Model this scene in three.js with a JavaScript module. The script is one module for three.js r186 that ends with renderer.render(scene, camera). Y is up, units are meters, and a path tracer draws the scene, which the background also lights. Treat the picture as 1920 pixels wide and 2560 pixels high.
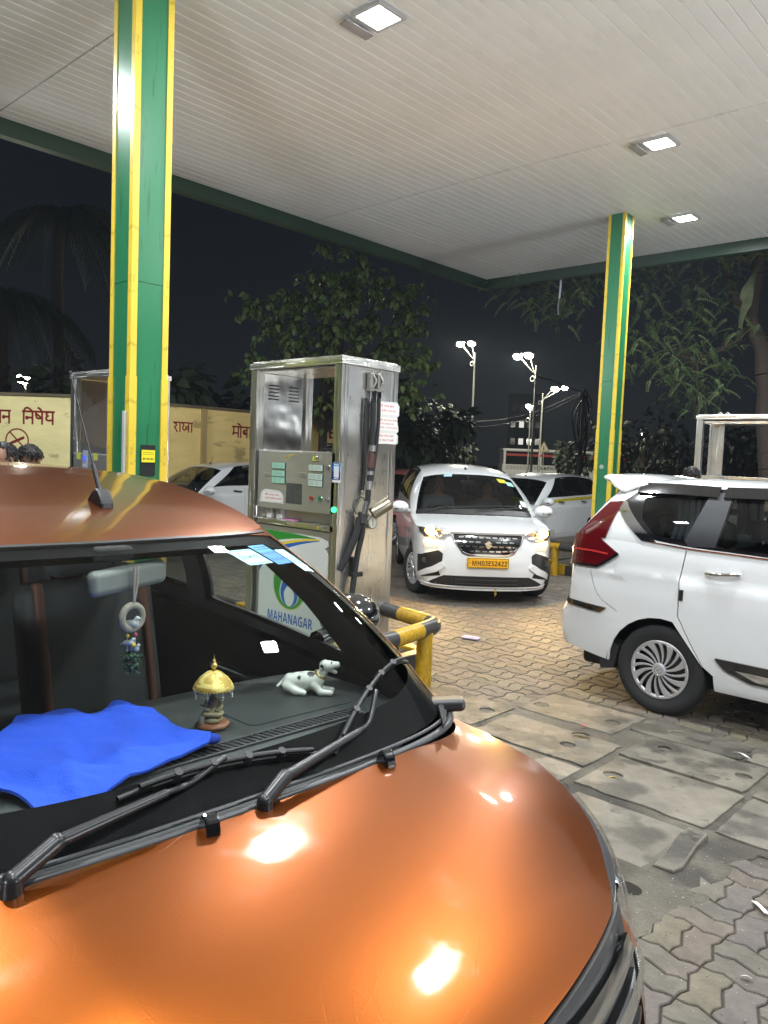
import * as THREE from 'three';
import { RoundedBoxGeometry } from 'three/addons/geometries/RoundedBoxGeometry.js';
import { mergeGeometries, mergeVertices } from 'three/addons/utils/BufferGeometryUtils.js';
import { RectAreaLightUniformsLib } from 'three/addons/lights/RectAreaLightUniformsLib.js';
import { MarchingCubes } from 'three/addons/objects/MarchingCubes.js';

// ---------------------------------------------------------------- camera, sky, exposure
const scene = new THREE.Scene();
const camera = new THREE.PerspectiveCamera(66.65, 768 / 1024, 0.05, 400);
{
  const rad = Math.PI / 180, yaw = 42.6 * rad, pitch = -4.0 * rad, roll = 2.267 * rad;
  const f0 = new THREE.Vector3(-Math.sin(yaw), 0, -Math.cos(yaw)), r0 = new THREE.Vector3(Math.cos(yaw), 0, -Math.sin(yaw));
  const fw = f0.clone().multiplyScalar(Math.cos(pitch)).add(new THREE.Vector3(0, Math.sin(pitch), 0));
  const u0 = new THREE.Vector3().crossVectors(r0, fw);
  const up = u0.clone().multiplyScalar(Math.cos(roll)).addScaledVector(r0, -Math.sin(roll));
  const rt = r0.clone().multiplyScalar(Math.cos(roll)).addScaledVector(u0, Math.sin(roll));
  camera.position.set(0, 1.73, 0);
  camera.quaternion.setFromRotationMatrix(new THREE.Matrix4().makeBasis(rt, up, fw.clone().negate()));
  scene.add(camera);
}
const renderer = new THREE.WebGLRenderer({ antialias: true });
renderer.setSize(768, 1024);
renderer.toneMapping = THREE.LinearToneMapping;
renderer.toneMappingExposure = 1.12;
renderer.shadowMap.enabled = true;
RectAreaLightUniformsLib.init();
{ // night sky: town glow low down, deep blue above
  const w = 64, h = 64, data = new Float32Array(w * h * 4);
  for (let y = 0; y < h; y++) for (let x = 0; x < w; x++) {
    const el = Math.max(0, ((y + 0.5) / h - 0.5) * 2), g = Math.exp(-el * 5.5);
    const i = (y * w + x) * 4;
    data[i] = 0.0014 + 0.0085 * g; data[i + 1] = 0.0030 + 0.0085 * g; data[i + 2] = 0.0062 + 0.0066 * g; data[i + 3] = 1;
  }
  const sky = new THREE.DataTexture(data, w, h, THREE.RGBAFormat, THREE.FloatType);
  sky.mapping = THREE.EquirectangularReflectionMapping; sky.magFilter = THREE.LinearFilter; sky.needsUpdate = true;
  scene.background = sky; scene.environment = sky; scene.environmentIntensity = 1;
}
const moon = new THREE.DirectionalLight(0xbfd0ff, 0.012);
moon.position.set(-20, 40, 10); moon.castShadow = true; moon.shadow.mapSize.set(1024, 1024);
Object.assign(moon.shadow.camera, { left: -30, right: 30, top: 30, bottom: -30, near: 1, far: 120 });
scene.add(moon);
scene.fog = new THREE.FogExp2(0xb4c0d0, 0.0006);

// ---------------------------------------------------------------- small tools
let seed_ = 20240607;
const rnd = () => { seed_ = (seed_ + 0x6d2b79f5) | 0; let t = Math.imul(seed_ ^ (seed_ >>> 15), 1 | seed_); t = (t + Math.imul(t ^ (t >>> 7), 61 | t)) ^ t; return ((t ^ (t >>> 14)) >>> 0) / 4294967296; };
const rr = (a, b) => a + (b - a) * rnd();
const V = (x, y, z) => new THREE.Vector3(x, y, z), V2 = (x, y) => new THREE.Vector2(x, y);
const clamp = (x, a = 0, b = 1) => Math.min(b, Math.max(a, x)), lerp = (a, b, t) => a + (b - a) * t;
const sm = (a, b, x) => { const t = clamp((x - a) / (b - a)); return t * t * (3 - 2 * t); };
const used = {};
function numbered(n) { const k = used[n] = (used[n] ?? -1) + 1; return k ? n + '_' + String(k).padStart(3, '0') : n; }
function tag(o, label, category, group, kind) {
  if (label) o.userData.label = label;
  if (category) o.userData.category = category;
  if (group) o.userData.group = group;
  if (kind) o.userData.kind = kind;
  return o;
}
function thing(name, label, category, pos = [0, 0, 0], turn = 0, group) {
  const o = new THREE.Group(); o.name = numbered(name); o.position.set(...pos); o.rotation.y = turn; scene.add(o);
  return tag(o, label, category, group);
}
const clean = (g) => { if (g.index) g = g.toNonIndexed(); for (const k of Object.keys(g.attributes)) if (!['position', 'normal', 'uv'].includes(k)) g.deleteAttribute(k); if (!g.attributes.uv) g.setAttribute('uv', new THREE.BufferAttribute(new Float32Array(g.attributes.position.count * 2), 2)); g.morphAttributes = {}; return g; };
const merge = (l) => Array.isArray(l) ? (l.length === 1 ? l[0] : mergeGeometries(l.map(clean))) : l;
function mesh(name, geo, mat, parent = scene, label) {
  const m = new THREE.Mesh(merge(geo), mat); m.name = parent === scene ? numbered(name) : name;
  m.castShadow = m.receiveShadow = true; parent.add(m);
  if (label) m.userData.label = label;
  return m;
}
const BX = (w, h, d, x = 0, y = 0, z = 0) => new THREE.BoxGeometry(w, h, d).translate(x, y, z);
const RB = (w, h, d, r, x = 0, y = 0, z = 0, s = 2) => new RoundedBoxGeometry(w, h, d, s, Math.min(r, w / 2.01, h / 2.01, d / 2.01)).translate(x, y, z);
const CY = (r1, r2, h, n = 16, x = 0, y = 0, z = 0) => new THREE.CylinderGeometry(r1, r2, h, n).translate(x, y, z);
const tube = (pts, r, seg = 24, rad = 8, closed = false) => new THREE.TubeGeometry(new THREE.CatmullRomCurve3(pts.map((p) => p.isVector3 ? p : V(...p)), closed, 'centripetal'), seg, r, rad, closed);
const bar = (a, b, r1, r2 = r1, n = 10) => { const A = a.isVector3 ? a : V(...a), B = b.isVector3 ? b : V(...b), d = B.clone().sub(A), L = d.length(); return new THREE.CylinderGeometry(r2, r1, L, n).applyQuaternion(new THREE.Quaternion().setFromUnitVectors(V(0, 1, 0), d.divideScalar(L))).translate((A.x + B.x) / 2, (A.y + B.y) / 2, (A.z + B.z) / 2); };
const lathe = (pts, n = 24) => new THREE.LatheGeometry(pts.map((p) => V2(...p)), n);
const ext = (pts, depth, bev = 0, holes = []) => { const s = new THREE.Shape(pts.map((p) => V2(...p))); for (const h of holes) s.holes.push(new THREE.Path(h.map((p) => V2(...p)))); return new THREE.ExtrudeGeometry(s, { depth, bevelEnabled: bev > 0, bevelSize: bev, bevelThickness: bev, bevelSegments: 2, curveSegments: 8 }); };
// monotone cubic through [x, y] pairs
function tab(pts) {
  const n = pts.length, d = [], m = [];
  for (let i = 0; i < n - 1; i++) d.push((pts[i + 1][1] - pts[i][1]) / (pts[i + 1][0] - pts[i][0]));
  for (let i = 0; i < n; i++) m.push(i === 0 ? d[0] : i === n - 1 ? d[n - 2] : d[i - 1] * d[i] <= 0 ? 0 : 2 * d[i - 1] * d[i] / (d[i - 1] + d[i]));
  return (x) => {
    if (x <= pts[0][0]) return pts[0][1]; if (x >= pts[n - 1][0]) return pts[n - 1][1];
    let i = 0; while (x > pts[i + 1][0]) i++;
    const h = pts[i + 1][0] - pts[i][0], t = (x - pts[i][0]) / h, t2 = t * t, t3 = t2 * t;
    return (2 * t3 - 3 * t2 + 1) * pts[i][1] + (t3 - 2 * t2 + t) * h * m[i] + (-2 * t3 + 3 * t2) * pts[i + 1][1] + (t3 - t2) * h * m[i + 1];
  };
}
const tabs = (pts) => { const f = pts[0].slice(1).map((_, k) => tab(pts.map((p) => [p[0], p[k + 1]]))); return (x) => f.map((g) => g(x)); };
// closed or open smooth 2D polyline
const curve2 = (pts, n = 40, closed = true) => new THREE.CatmullRomCurve3(pts.map((p) => V(p[0], p[1], 0)), closed, 'centripetal').getPoints(n).slice(0, closed ? n : n + 1).map((p) => [p.x, p.y]);
const circ = (x, y, r, n = 24, r2 = r) => Array.from({ length: n }, (_, i) => [x + r * Math.cos(i / n * 2 * Math.PI), y + r2 * Math.sin(i / n * 2 * Math.PI)]);
// polygon with rounded corners
function rpoly(pts, r, n = 4) {
  const out = [];
  for (let i = 0; i < pts.length; i++) {
    const p = V2(...pts[i]), a = V2(...pts[(i + pts.length - 1) % pts.length]).sub(p), b = V2(...pts[(i + 1) % pts.length]).sub(p), k = Math.min(r, a.length() * 0.45, b.length() * 0.45);
    a.setLength(k).add(p); b.setLength(k).add(p);
    for (let j = 0; j <= n; j++) { const t = j / n; out.push([lerp(lerp(a.x, p.x, t), lerp(p.x, b.x, t), t), lerp(lerp(a.y, p.y, t), lerp(p.y, b.y, t), t)]); }
  }
  return out;
}
// a narrow closed strip along a polyline: used for gaps and beads
function strip(pts, w) {
  const L = [], R = [];
  for (let i = 0; i < pts.length; i++) {
    const a = pts[Math.max(0, i - 1)], b = pts[Math.min(pts.length - 1, i + 1)], l = Math.hypot(b[0] - a[0], b[1] - a[1]) || 1, nx = -(b[1] - a[1]) / l * w / 2, ny = (b[0] - a[0]) / l * w / 2;
    L.push([pts[i][0] + nx, pts[i][1] + ny]); R.unshift([pts[i][0] - nx, pts[i][1] - ny]);
  }
  return L.concat(R);
}
// A curved sheet: fn maps (a, b) to a point; the outline and its holes are polygons in (a, b). Cut on a grid so that it bends, with a rolled lip for thickness.
function surf(fn, contour, holes = [], da = 0.06, db = 0.06, o = {}) {
  const C = contour.map((p) => V2(...p)), H = holes.map((h) => h.map((p) => V2(...p)));
  const all = [...C, ...H.flat()], faces = THREE.ShapeUtils.triangulateShape(C, H);
  const cut = (polys, ax, step) => {
    const out = [];
    for (const P of polys) {
      let lo = Infinity, hi = -Infinity; for (const p of P) { lo = Math.min(lo, p[ax]); hi = Math.max(hi, p[ax]); }
      let rest = P;
      for (let k = Math.floor(lo / step + 1e-6) + 1; k * step < hi - 1e-7 && rest.length > 2; k++) {
        const c = k * step, A = [], B = [];
        for (let i = 0; i < rest.length; i++) {
          const p = rest[i], q = rest[(i + 1) % rest.length], dp = p[ax] - c, dq = q[ax] - c;
          if (dp <= 1e-9) A.push(p); if (dp >= -1e-9) B.push(p);
          if ((dp < -1e-9 && dq > 1e-9) || (dp > 1e-9 && dq < -1e-9)) { const t = dp / (dp - dq), m = [lerp(p[0], q[0], t), lerp(p[1], q[1], t)]; m[ax] = c; A.push(m); B.push(m); }
        }
        if (A.length > 2) out.push(A); rest = B;
      }
      if (rest.length > 2) out.push(rest);
    }
    return out;
  };
  const polys = cut(cut(faces.map((f) => f.map((i) => [all[i].x, all[i].y])), 0, da), 1, db);
  const key = new Map(), P = [], N = [], U = [], I = [], off = o.off ?? 0, uvs = o.uv ?? 1, e = 1e-3;
  const ref = o.ref ?? ((p) => [clamp(p[0], -3.5, -0.75), 0.62, 0]);
  const nrm = (a, b, p) => {
    const A = fn(a + e, b), A2 = fn(a - e, b), B = fn(a, b + e), B2 = fn(a, b - e);
    const u = V(A[0] - A2[0], A[1] - A2[1], A[2] - A2[2]), v = V(B[0] - B2[0], B[1] - B2[1], B[2] - B2[2]), n = u.cross(v);
    if (n.lengthSq() < 1e-22) n.set(0, 1, 0); n.normalize();
    const r = ref(p); if (n.x * (p[0] - r[0]) + n.y * (p[1] - r[1]) + n.z * (p[2] - r[2]) < 0) n.negate();
    return n;
  };
  const vert = (q) => {
    const k = Math.round(q[0] * 1e5) + ',' + Math.round(q[1] * 1e5); let i = key.get(k);
    if (i === undefined) { i = P.length / 3; key.set(k, i); const p = fn(q[0], q[1]), n = nrm(q[0], q[1], p); P.push(p[0] + n.x * off, p[1] + n.y * off, p[2] + n.z * off); N.push(n.x, n.y, n.z); U.push(q[0] * uvs, q[1] * uvs); }
    return i;
  };
  const edges = new Map();
  for (const f of polys) {
    const id = f.map(vert);
    for (let j = 1; j + 1 < id.length; j++) {
      let a = id[0], b = id[j], c = id[j + 1]; if (a === b || b === c || a === c) continue;
      const g = (i, k) => P[i * 3 + k], ux = g(b, 0) - g(a, 0), uy = g(b, 1) - g(a, 1), uz = g(b, 2) - g(a, 2), vx = g(c, 0) - g(a, 0), vy = g(c, 1) - g(a, 1), vz = g(c, 2) - g(a, 2);
      const dot = (uy * vz - uz * vy) * N[a * 3] + (uz * vx - ux * vz) * N[a * 3 + 1] + (ux * vy - uy * vx) * N[a * 3 + 2];
      if (dot < 0) [b, c] = [c, b];
      I.push(a, b, c);
      for (const [s, t] of [[a, b], [b, c], [c, a]]) { const k = s < t ? s + '_' + t : t + '_' + s; edges.set(k, edges.has(k) ? null : [s, t]); }
    }
  }
  if (o.lip) for (const v of edges.values()) if (v) {
    const [s, t] = v, base = P.length / 3, q = [s, t, t, s];
    const ex = P[t * 3] - P[s * 3], ey = P[t * 3 + 1] - P[s * 3 + 1], ez = P[t * 3 + 2] - P[s * 3 + 2];
    const n = V(N[s * 3], N[s * 3 + 1], N[s * 3 + 2]), nn = V(ex, ey, ez).cross(n).normalize();
    q.forEach((i, k) => { const d = k > 1 ? o.lip : 0; P.push(P[i * 3] - N[i * 3] * d, P[i * 3 + 1] - N[i * 3 + 1] * d, P[i * 3 + 2] - N[i * 3 + 2] * d); N.push(nn.x, nn.y, nn.z); U.push(U[i * 2], U[i * 2 + 1]); });
    I.push(base, base + 2, base + 1, base, base + 3, base + 2);
  }
  const G = new THREE.BufferGeometry();
  G.setAttribute('position', new THREE.Float32BufferAttribute(P, 3)); G.setAttribute('normal', new THREE.Float32BufferAttribute(N, 3)); G.setAttribute('uv', new THREE.Float32BufferAttribute(U, 2)); G.setIndex(I);
  return G;
}
const flat3 = (fn) => fn;

// ---------------------------------------------------------------- textures
const hash2 = (x, y, s) => { let h = Math.imul(x, 374761393) + Math.imul(y, 668265263) + Math.imul(s, 982451653); h = Math.imul(h ^ (h >>> 13), 1274126177); return ((h ^ (h >>> 16)) >>> 0) / 4294967296; };
function vnoise(u, v, f, s, fy = f) { // tileable value noise, u and v in 0..1
  const x = u * f, y = v * fy, xi = Math.floor(x), yi = Math.floor(y), fx = x - xi, fy2 = y - yi, a = fx * fx * (3 - 2 * fx), b = fy2 * fy2 * (3 - 2 * fy2);
  const h = (i, j) => hash2(((xi + i) % f + f) % f, ((yi + j) % fy + fy) % fy, s);
  return lerp(lerp(h(0, 0), h(1, 0), a), lerp(h(0, 1), h(1, 1), a), b);
}
const fbm = (u, v, f, s, o = 4) => { let r = 0, k = 0.5, t = 0; for (let i = 0; i < o; i++, f *= 2, k *= 0.55) { r += k * vnoise(u, v, f, s + i); t += k; } return r / t; };
function dtex(n, fn, color = true, m = n) {
  const d = new Uint8Array(n * m * 4);
  for (let y = 0; y < m; y++) for (let x = 0; x < n; x++) { const c = fn((x + 0.5) / n, (y + 0.5) / m), i = (y * n + x) * 4; if (typeof c === 'number') d[i] = d[i + 1] = d[i + 2] = clamp(c) * 255; else for (let k = 0; k < 3; k++) d[i + k] = clamp(c[k]) * 255; d[i + 3] = 255; }
  const t = new THREE.DataTexture(d, n, m); t.wrapS = t.wrapT = THREE.RepeatWrapping; t.magFilter = t.minFilter = THREE.LinearFilter; if (color) t.colorSpace = THREE.SRGBColorSpace; t.needsUpdate = true; return t;
}
const rep = (t, u, v = u) => { const c = t.clone(); c.repeat.set(u, v); c.needsUpdate = true; return c; };
function ctex(w, h, draw) { const c = document.createElement('canvas'); c.width = w; c.height = h; draw(c.getContext('2d'), w, h); const t = new THREE.CanvasTexture(c); t.colorSpace = THREE.SRGBColorSpace; t.anisotropy = 4; return t; }
const T = {
  grain: dtex(256, (u, v) => { const n = fbm(u, v, 8, 3, 5), s = hash2(u * 256 | 0, v * 256 | 0, 9); return 0.62 + 0.3 * n + 0.12 * (s - 0.5) - (s > 0.985 ? 0.2 : 0); }),
  grainB: dtex(256, (u, v) => 0.5 * fbm(u, v, 16, 5, 4) + 0.5 * hash2(u * 256 | 0, v * 256 | 0, 11), false),
  conc: dtex(512, (u, v) => { const a = fbm(u, v, 4, 21, 6), b = fbm(u, v, 12, 31, 5), st = sm(0.5, 0.7, fbm(u, v, 5, 41, 6)) + 0.9 * sm(0.68, 0.76, fbm(u, v, 9, 43, 5)), sp = hash2(u * 512 | 0, v * 512 | 0, 7); const k = 0.5 + 0.42 * a + 0.2 * (b - 0.5) + 0.1 * (sp - 0.5) - 0.2 * st; return [k, k * 0.975, k * 0.925]; }),
  concB: dtex(512, (u, v) => 0.6 * fbm(u, v, 10, 51, 6) + 0.25 * hash2(u * 512 | 0, v * 512 | 0, 17) + 0.15 * sm(0.5, 0.8, fbm(u, v, 30, 61, 3)), false),
  wave: dtex(256, (u, v) => fbm(u, v, 3, 71, 3), false),
  brush: dtex(256, (u, v) => 0.45 * vnoise(u, v, 128, 81, 4) + 0.3 * vnoise(u, v, 64, 82, 2) + 0.25 * fbm(u, v, 4, 83, 3), false),
  grime: dtex(256, (u, v) => 0.93 + 0.07 * fbm(u, v, 4, 221, 5) - 0.16 * sm(0.66, 0.82, fbm(u, v, 12, 223, 4)) - (vnoise(u, v, 60, 225, 5) > 0.97 ? 0.07 : 0)),
  brushR: dtex(256, (u, v) => 0.72 + 0.28 * (0.5 * vnoise(u, v, 128, 81, 4) + 0.5 * fbm(u, v, 5, 84, 4)), false),
  dust: dtex(512, (u, v) => { const n = fbm(u, v, 6, 201, 5), d = vnoise(u, v, 40, 203) > 0.93 ? 0.5 : 0, s = hash2(u * 512 | 0, v * 512 | 0, 205) > 0.992 ? 0.6 : 0; return 0.10 + 0.16 * n + 0.2 * sm(0.55, 0.75, n) + 0.25 * d * fbm(u, v, 30, 207, 2) + s * 0.4; }, false),
  scratch: dtex(512, (u, v) => 0.5, false),
  cloth: dtex(256, (u, v) => 0.45 * fbm(u, v, 10, 91, 4) + 0.55 * hash2(u * 256 | 0, v * 256 | 0, 93), false),
  leath: dtex(256, (u, v) => fbm(u, v, 40, 95, 2), false),
  soot: dtex(256, (u, v) => { const k = 0.955 + 0.07 * (fbm(u, v, 3, 101, 5) - 0.5) - 0.02 * sm(0.6, 0.75, fbm(u, v, 6, 107, 5)); return [k, k * 0.998, k * 0.99]; }),
};
{ // hair scratches left by wiping, in every direction
  const n = 512, d = T.scratch.image.data;
  for (let k = 0; k < 900; k++) { let x = rnd() * n, y = rnd() * n, a = rnd() * 6.283, c = rr(-0.02, 0.02), L = rr(20, 110), v = rr(-0.32, 0.32); for (let i = 0; i < L; i++) { x += Math.cos(a); y += Math.sin(a); a += c; const p = (((y | 0) % n + n) % n * n + ((x | 0) % n + n) % n) * 4; for (let q = 0; q < 3; q++) d[p + q] = clamp(d[p + q] / 255 + v) * 255; } }
  T.scratch.needsUpdate = true;
}
const std = (c, r = 0.6, m = 0, x = {}) => new THREE.MeshStandardMaterial({ color: c, roughness: r, metalness: m, ...x });
const phy = (c, r, m, x = {}) => new THREE.MeshPhysicalMaterial({ color: c, roughness: r, metalness: m, ...x });
const lin = (r, g, b) => new THREE.Color().setRGB(r, g, b);
const M = {
  steel: phy(lin(0.66, 0.66, 0.63), 0.34, 0.96, { roughnessMap: rep(T.brushR, 2.2, 2.2), bumpMap: rep(T.wave, 1.1), bumpScale: 0.0075 }),
  steelDull: phy(lin(0.50, 0.50, 0.49), 0.5, 0.9, { bumpMap: rep(T.wave, 1.3), bumpScale: 0.002 }),
  chrome: std(lin(0.8, 0.8, 0.8), 0.08, 1), alloy: std(lin(0.62, 0.63, 0.65), 0.36, 0.7),
  black: std(lin(0.012, 0.012, 0.013), 0.45), blackGloss: phy(lin(0.006, 0.006, 0.007), 0.12, 0, { clearcoat: 1, clearcoatRoughness: 0.04 }), blackSoft: std(lin(0.02, 0.021, 0.021), 0.75, 0, { bumpMap: rep(T.leath, 12), bumpScale: 0.0008 }),
  trim: std(lin(0.035, 0.035, 0.036), 0.38), rubber: std(lin(0.016, 0.016, 0.017), 0.8, 0, { bumpMap: rep(T.grainB, 5), bumpScale: 0.001 }),
  white: phy(lin(0.70, 0.72, 0.725), 0.32, 0, { clearcoat: 1, clearcoatRoughness: 0.05 }),
  orange: phy(lin(0.225, 0.054, 0.0032), 0.34, 0.92, { clearcoat: 0.75, clearcoatRoughness: 0.36, clearcoatRoughnessMap: rep(T.dust, 1.3), bumpMap: rep(T.scratch, 1.7), bumpScale: 0.00022 }),
  red: phy(lin(0.35, 0.03, 0.03), 0.35, 0.2, { clearcoat: 1, clearcoatRoughness: 0.05 }),
  tail: phy(lin(0.085, 0.002, 0.004), 0.12, 0, { clearcoat: 1, clearcoatRoughness: 0.03 }),
  glass: phy(lin(0.80, 0.86, 0.83), 0.0, 0, { transmission: 1, thickness: 0, ior: 1.5, side: THREE.DoubleSide }),
  tint: phy(lin(0.34, 0.37, 0.37), 0.0, 0, { transmission: 1, thickness: 0, ior: 1.5, side: THREE.DoubleSide }),
  tint2: phy(lin(0.5, 0.53, 0.52), 0.0, 0, { transmission: 1, thickness: 0, ior: 1.5, side: THREE.DoubleSide }),
  lens: phy(lin(0.95, 0.95, 0.95), 0.02, 0, { transmission: 1, thickness: 0, ior: 1.5, side: THREE.DoubleSide }),
  yellow: std(lin(0.74, 0.44, 0.018), 0.42, 0, { map: rep(T.grain, 2) }), green: phy(lin(0.023, 0.195, 0.082), 0.3, 0, { map: rep(T.grime, 0.7), clearcoat: 0.6, clearcoatRoughness: 0.15 }),
  yellowTrim: phy(lin(0.80, 0.58, 0.055), 0.35, 0, { map: rep(T.grime, 1.1) }), paper: std(lin(0.62, 0.62, 0.6), 0.8), skin: std(lin(0.30, 0.16, 0.10), 0.55), hair: std(lin(0.010, 0.009, 0.009), 0.5),
  gold: std(lin(0.72, 0.52, 0.16), 0.28, 0.9), bark: std(lin(0.09, 0.07, 0.055), 0.9, 0, { map: rep(T.grain, 3), bumpMap: rep(T.concB, 2), bumpScale: 0.02 }),
};
// ---------------------------------------------------------------- ground, pavers, trench covers
const ground = mesh('ground', new THREE.PlaneGeometry(500, 500).rotateX(-Math.PI / 2).translate(-20, -0.009, -40), std(lin(0.15, 0.138, 0.12), 0.85, 0, { map: rep(T.conc, 160), bumpMap: rep(T.concB, 260), bumpScale: 0.01 }));
tag(ground, null, null, null, 'structure');
const pavement = new THREE.Group(); pavement.name = 'pavement'; tag(pavement, null, null, null, 'structure'); scene.add(pavement);
{
  const m = 0.226, F = [[0, 0], [0.17, 0.002], [0.31, 0.016], [0.5, 0], [0.69, -0.016], [0.83, -0.002], [1, 0]];
  const half = F.slice(0, 4), half2 = F.slice(3);
  const hor = (lower) => {
    const y0 = lower ? 0 : 0.5, g = lower ? half : half2, p = [];
    F.forEach(([t, d]) => p.push([t * m, y0 * m + d]));
    g.slice(1).forEach(([t, d]) => p.push([m + d, t * m]));
    [...F].reverse().slice(1).forEach(([t, d]) => p.push([t * m, (y0 + 0.5) * m + d]));
    [...g].reverse().slice(1, -1).forEach(([t, d]) => p.push([d, t * m]));
    return p;
  };
  const kinds = [hor(true), hor(false)]; kinds.push(kinds[0].map(([x, y]) => [y, x]).reverse(), kinds[1].map(([x, y]) => [y, x]).reverse());
  const inset = (P, d) => P.map((p, i) => { const a = P[(i + P.length - 1) % P.length], b = P[(i + 1) % P.length]; const n1 = V2(p[1] - a[1], a[0] - p[0]).normalize(), n2 = V2(b[1] - p[1], p[0] - b[0]).normalize(); n1.add(n2).normalize(); return [p[0] - n1.x * d, p[1] - n1.y * d]; });
  const cx = [], geos = kinds.map((P, k) => {
    const c = P.reduce((s, p) => [s[0] + p[0] / P.length, s[1] + p[1] / P.length], [0, 0]); cx.push(c);
    const rings = [[inset(P, 0.003), -0.04], [inset(P, 0.0035), -0.006], [inset(P, 0.0065), -0.0015], [inset(P, 0.010), 0]], pos = [], idx = [], n = P.length;
    for (const [R, y] of rings) for (const q of R) pos.push(q[0] - c[0], y, -(q[1] - c[1]));
    for (let r = 0; r < 3; r++) for (let i = 0; i < n; i++) { const a = r * n + i, b = r * n + (i + 1) % n; idx.push(a, b, a + n, b, b + n, a + n); }
    for (const t of THREE.ShapeUtils.triangulateShape(rings[3][0].map((q) => V2(...q)), [])) idx.push(3 * n + t[0], 3 * n + t[1], 3 * n + t[2]);
    const g = new THREE.BufferGeometry(); g.setAttribute('position', new THREE.Float32BufferAttribute(pos, 3)); g.setIndex(idx);
    const uv = []; for (let i = 0; i < pos.length; i += 3) uv.push(pos[i] * 2.2 + k * 0.37, pos[i + 2] * 2.2 + k * 0.61); g.setAttribute('uv', new THREE.Float32BufferAttribute(uv, 2));
    const g2 = g.toNonIndexed(); g2.computeVertexNormals(); return g2;
  });
  const tones = [[0.235, 0.20, 0.175], [0.215, 0.195, 0.165], [0.255, 0.212, 0.18], [0.19, 0.172, 0.15], [0.27, 0.233, 0.172], [0.22, 0.186, 0.175], [0.24, 0.215, 0.178], [0.235, 0.19, 0.16]];
  const mats = tones.map((c) => std(lin(...[c[0] * 0.92, c[1] * 0.93, c[2] * 0.86]), 0.62, 0, { map: T.grain, bumpMap: rep(T.concB, 2), bumpScale: 0.004 }));
  const inTrench = (x, z) => (x > -3.35 && x < 0.9 && z < -3.70 && z > -4.62) || (x > -2.98 && x < 0.9 && z <= -4.6 && z > -5.17) || (x > -3.6 && x < -1.12 - 0.25 * (z + 3.6) * 0.3 && z >= -3.72 && z > -3.72 && z < -2.2 && x + 0.32 * z < -1.93) || (x > -9.25 && x < -3.92 && z > -5.02 && z < -2.98) || (x > -6.55 && x < -3.05 && z < -10.95 && z > -12.05);
  const list = [], pv = new THREE.Vector3();
  for (let i = -46; i < 8; i++) for (let j = -6; j < 76; j++) for (let k = 0; k < 2; k++) {
    const kind = ((i + j) & 1) * 2 + k, x = i * m + cx[kind][0], z = -(j * m + cx[kind][1]);
    if (inTrench(x, z)) continue;
    const dip = 0.006 * (fbm((x + 20) / 9, (z + 30) / 9, 8, 5, 3) - 0.5), q = { x, z, y: dip + rr(-0.002, 0.002), kind, t: Math.min(7, (hash2(i * 2 + k, j, 3) * 8) | 0), r: rr(-0.012, 0.012), tx: rr(-0.012, 0.012), tz: rr(-0.012, 0.012), d: 1e9 };
    pv.set(x, 0, z).project(camera);
    if (Math.abs(pv.x) < 1.02 && Math.abs(pv.y) < 1.02 && pv.z < 1) {
      let hidden = false;
      for (let s = 0.05; s < 1; s += 0.02) { const X = x * s, Z = z * s, Y = 1.73 * (1 - s); if (X < -0.52 && X > -4.2 && Z > -1.72 && Z < -0.1 && Y < 0.95) { hidden = true; break; } }
      if (!hidden) q.d = Math.hypot(x, z);
    }
    list.push(q);
  }
  list.sort((a, b) => a.d - b.d);
  const place = (o, q) => { o.position.set(q.x, q.y, q.z); o.rotation.set(q.tx, q.r, q.tz); };
  for (const q of list.slice(0, 300)) { const o = new THREE.Mesh(geos[q.kind], mats[q.t]); o.name = 'paver'; o.castShadow = o.receiveShadow = true; place(o, q); pavement.add(o); }
  const rest = list.slice(300), dummy = new THREE.Object3D();
  const gm = std(0xffffff, 0.62, 0, { map: T.grain, bumpMap: rep(T.concB, 2), bumpScale: 0.004 });
  for (let kind = 0; kind < 4; kind++) {
    const L = rest.filter((q) => q.kind === kind), im = new THREE.InstancedMesh(geos[kind], gm, L.length);
    L.forEach((q, i) => { place(dummy, q); dummy.updateMatrix(); im.setMatrixAt(i, dummy.matrix); const s = 1.0 * rr(0.9, 1.08); im.setColorAt(i, lin(tones[q.t][0] * s * 0.94, tones[q.t][1] * s * 0.94, tones[q.t][2] * s * 0.87)); });
    im.name = 'paver_field'; im.castShadow = im.receiveShadow = true; tag(im, null, null, null, 'stuff'); pavement.add(im);
  }
  // mortar round the trench, then the covers themselves
  const mortar = std(lin(0.25, 0.237, 0.207), 0.8, 0, { map: rep(T.conc, 0.55), bumpMap: rep(T.concB, 0.9), bumpScale: 0.03 });
  const E = (pts, k = 0.03) => { const o = []; for (let i = 0; i < pts.length; i++) { const a = pts[i], b = pts[(i + 1) % pts.length]; for (let t = 0; t < 6; t++) o.push([lerp(a[0], b[0], t / 6) + rr(-k, k), lerp(a[1], b[1], t / 6) + rr(-k, k)]); } return o; };
  const patch = E([[-3.5, -2.1], [-1.24, -2.35], [-1.12, -2.75], [-1.06, -3.2], [-1.05, -3.72], [0.95, -3.66], [0.95, -5.22], [-3.02, -5.22], [-3.05, -4.68], [-3.6, -4.66]]);
  const pg = ext(patch.map(([x, z]) => [x, -z]), 0.02).rotateX(-Math.PI / 2).translate(0, -0.019, 0);
  mesh('mortar_bed', pg, mortar, pavement);
  const slabMats = [[0.35, 0.33, 0.29], [0.325, 0.31, 0.275], [0.36, 0.34, 0.30], [0.335, 0.32, 0.285]].map((c, i) => std(lin(...c), 0.55, 0, { map: rep(T.conc, 0.8 + 0.1 * i), bumpMap: rep(T.concB, 1.6), bumpScale: 0.012 }));
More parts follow.
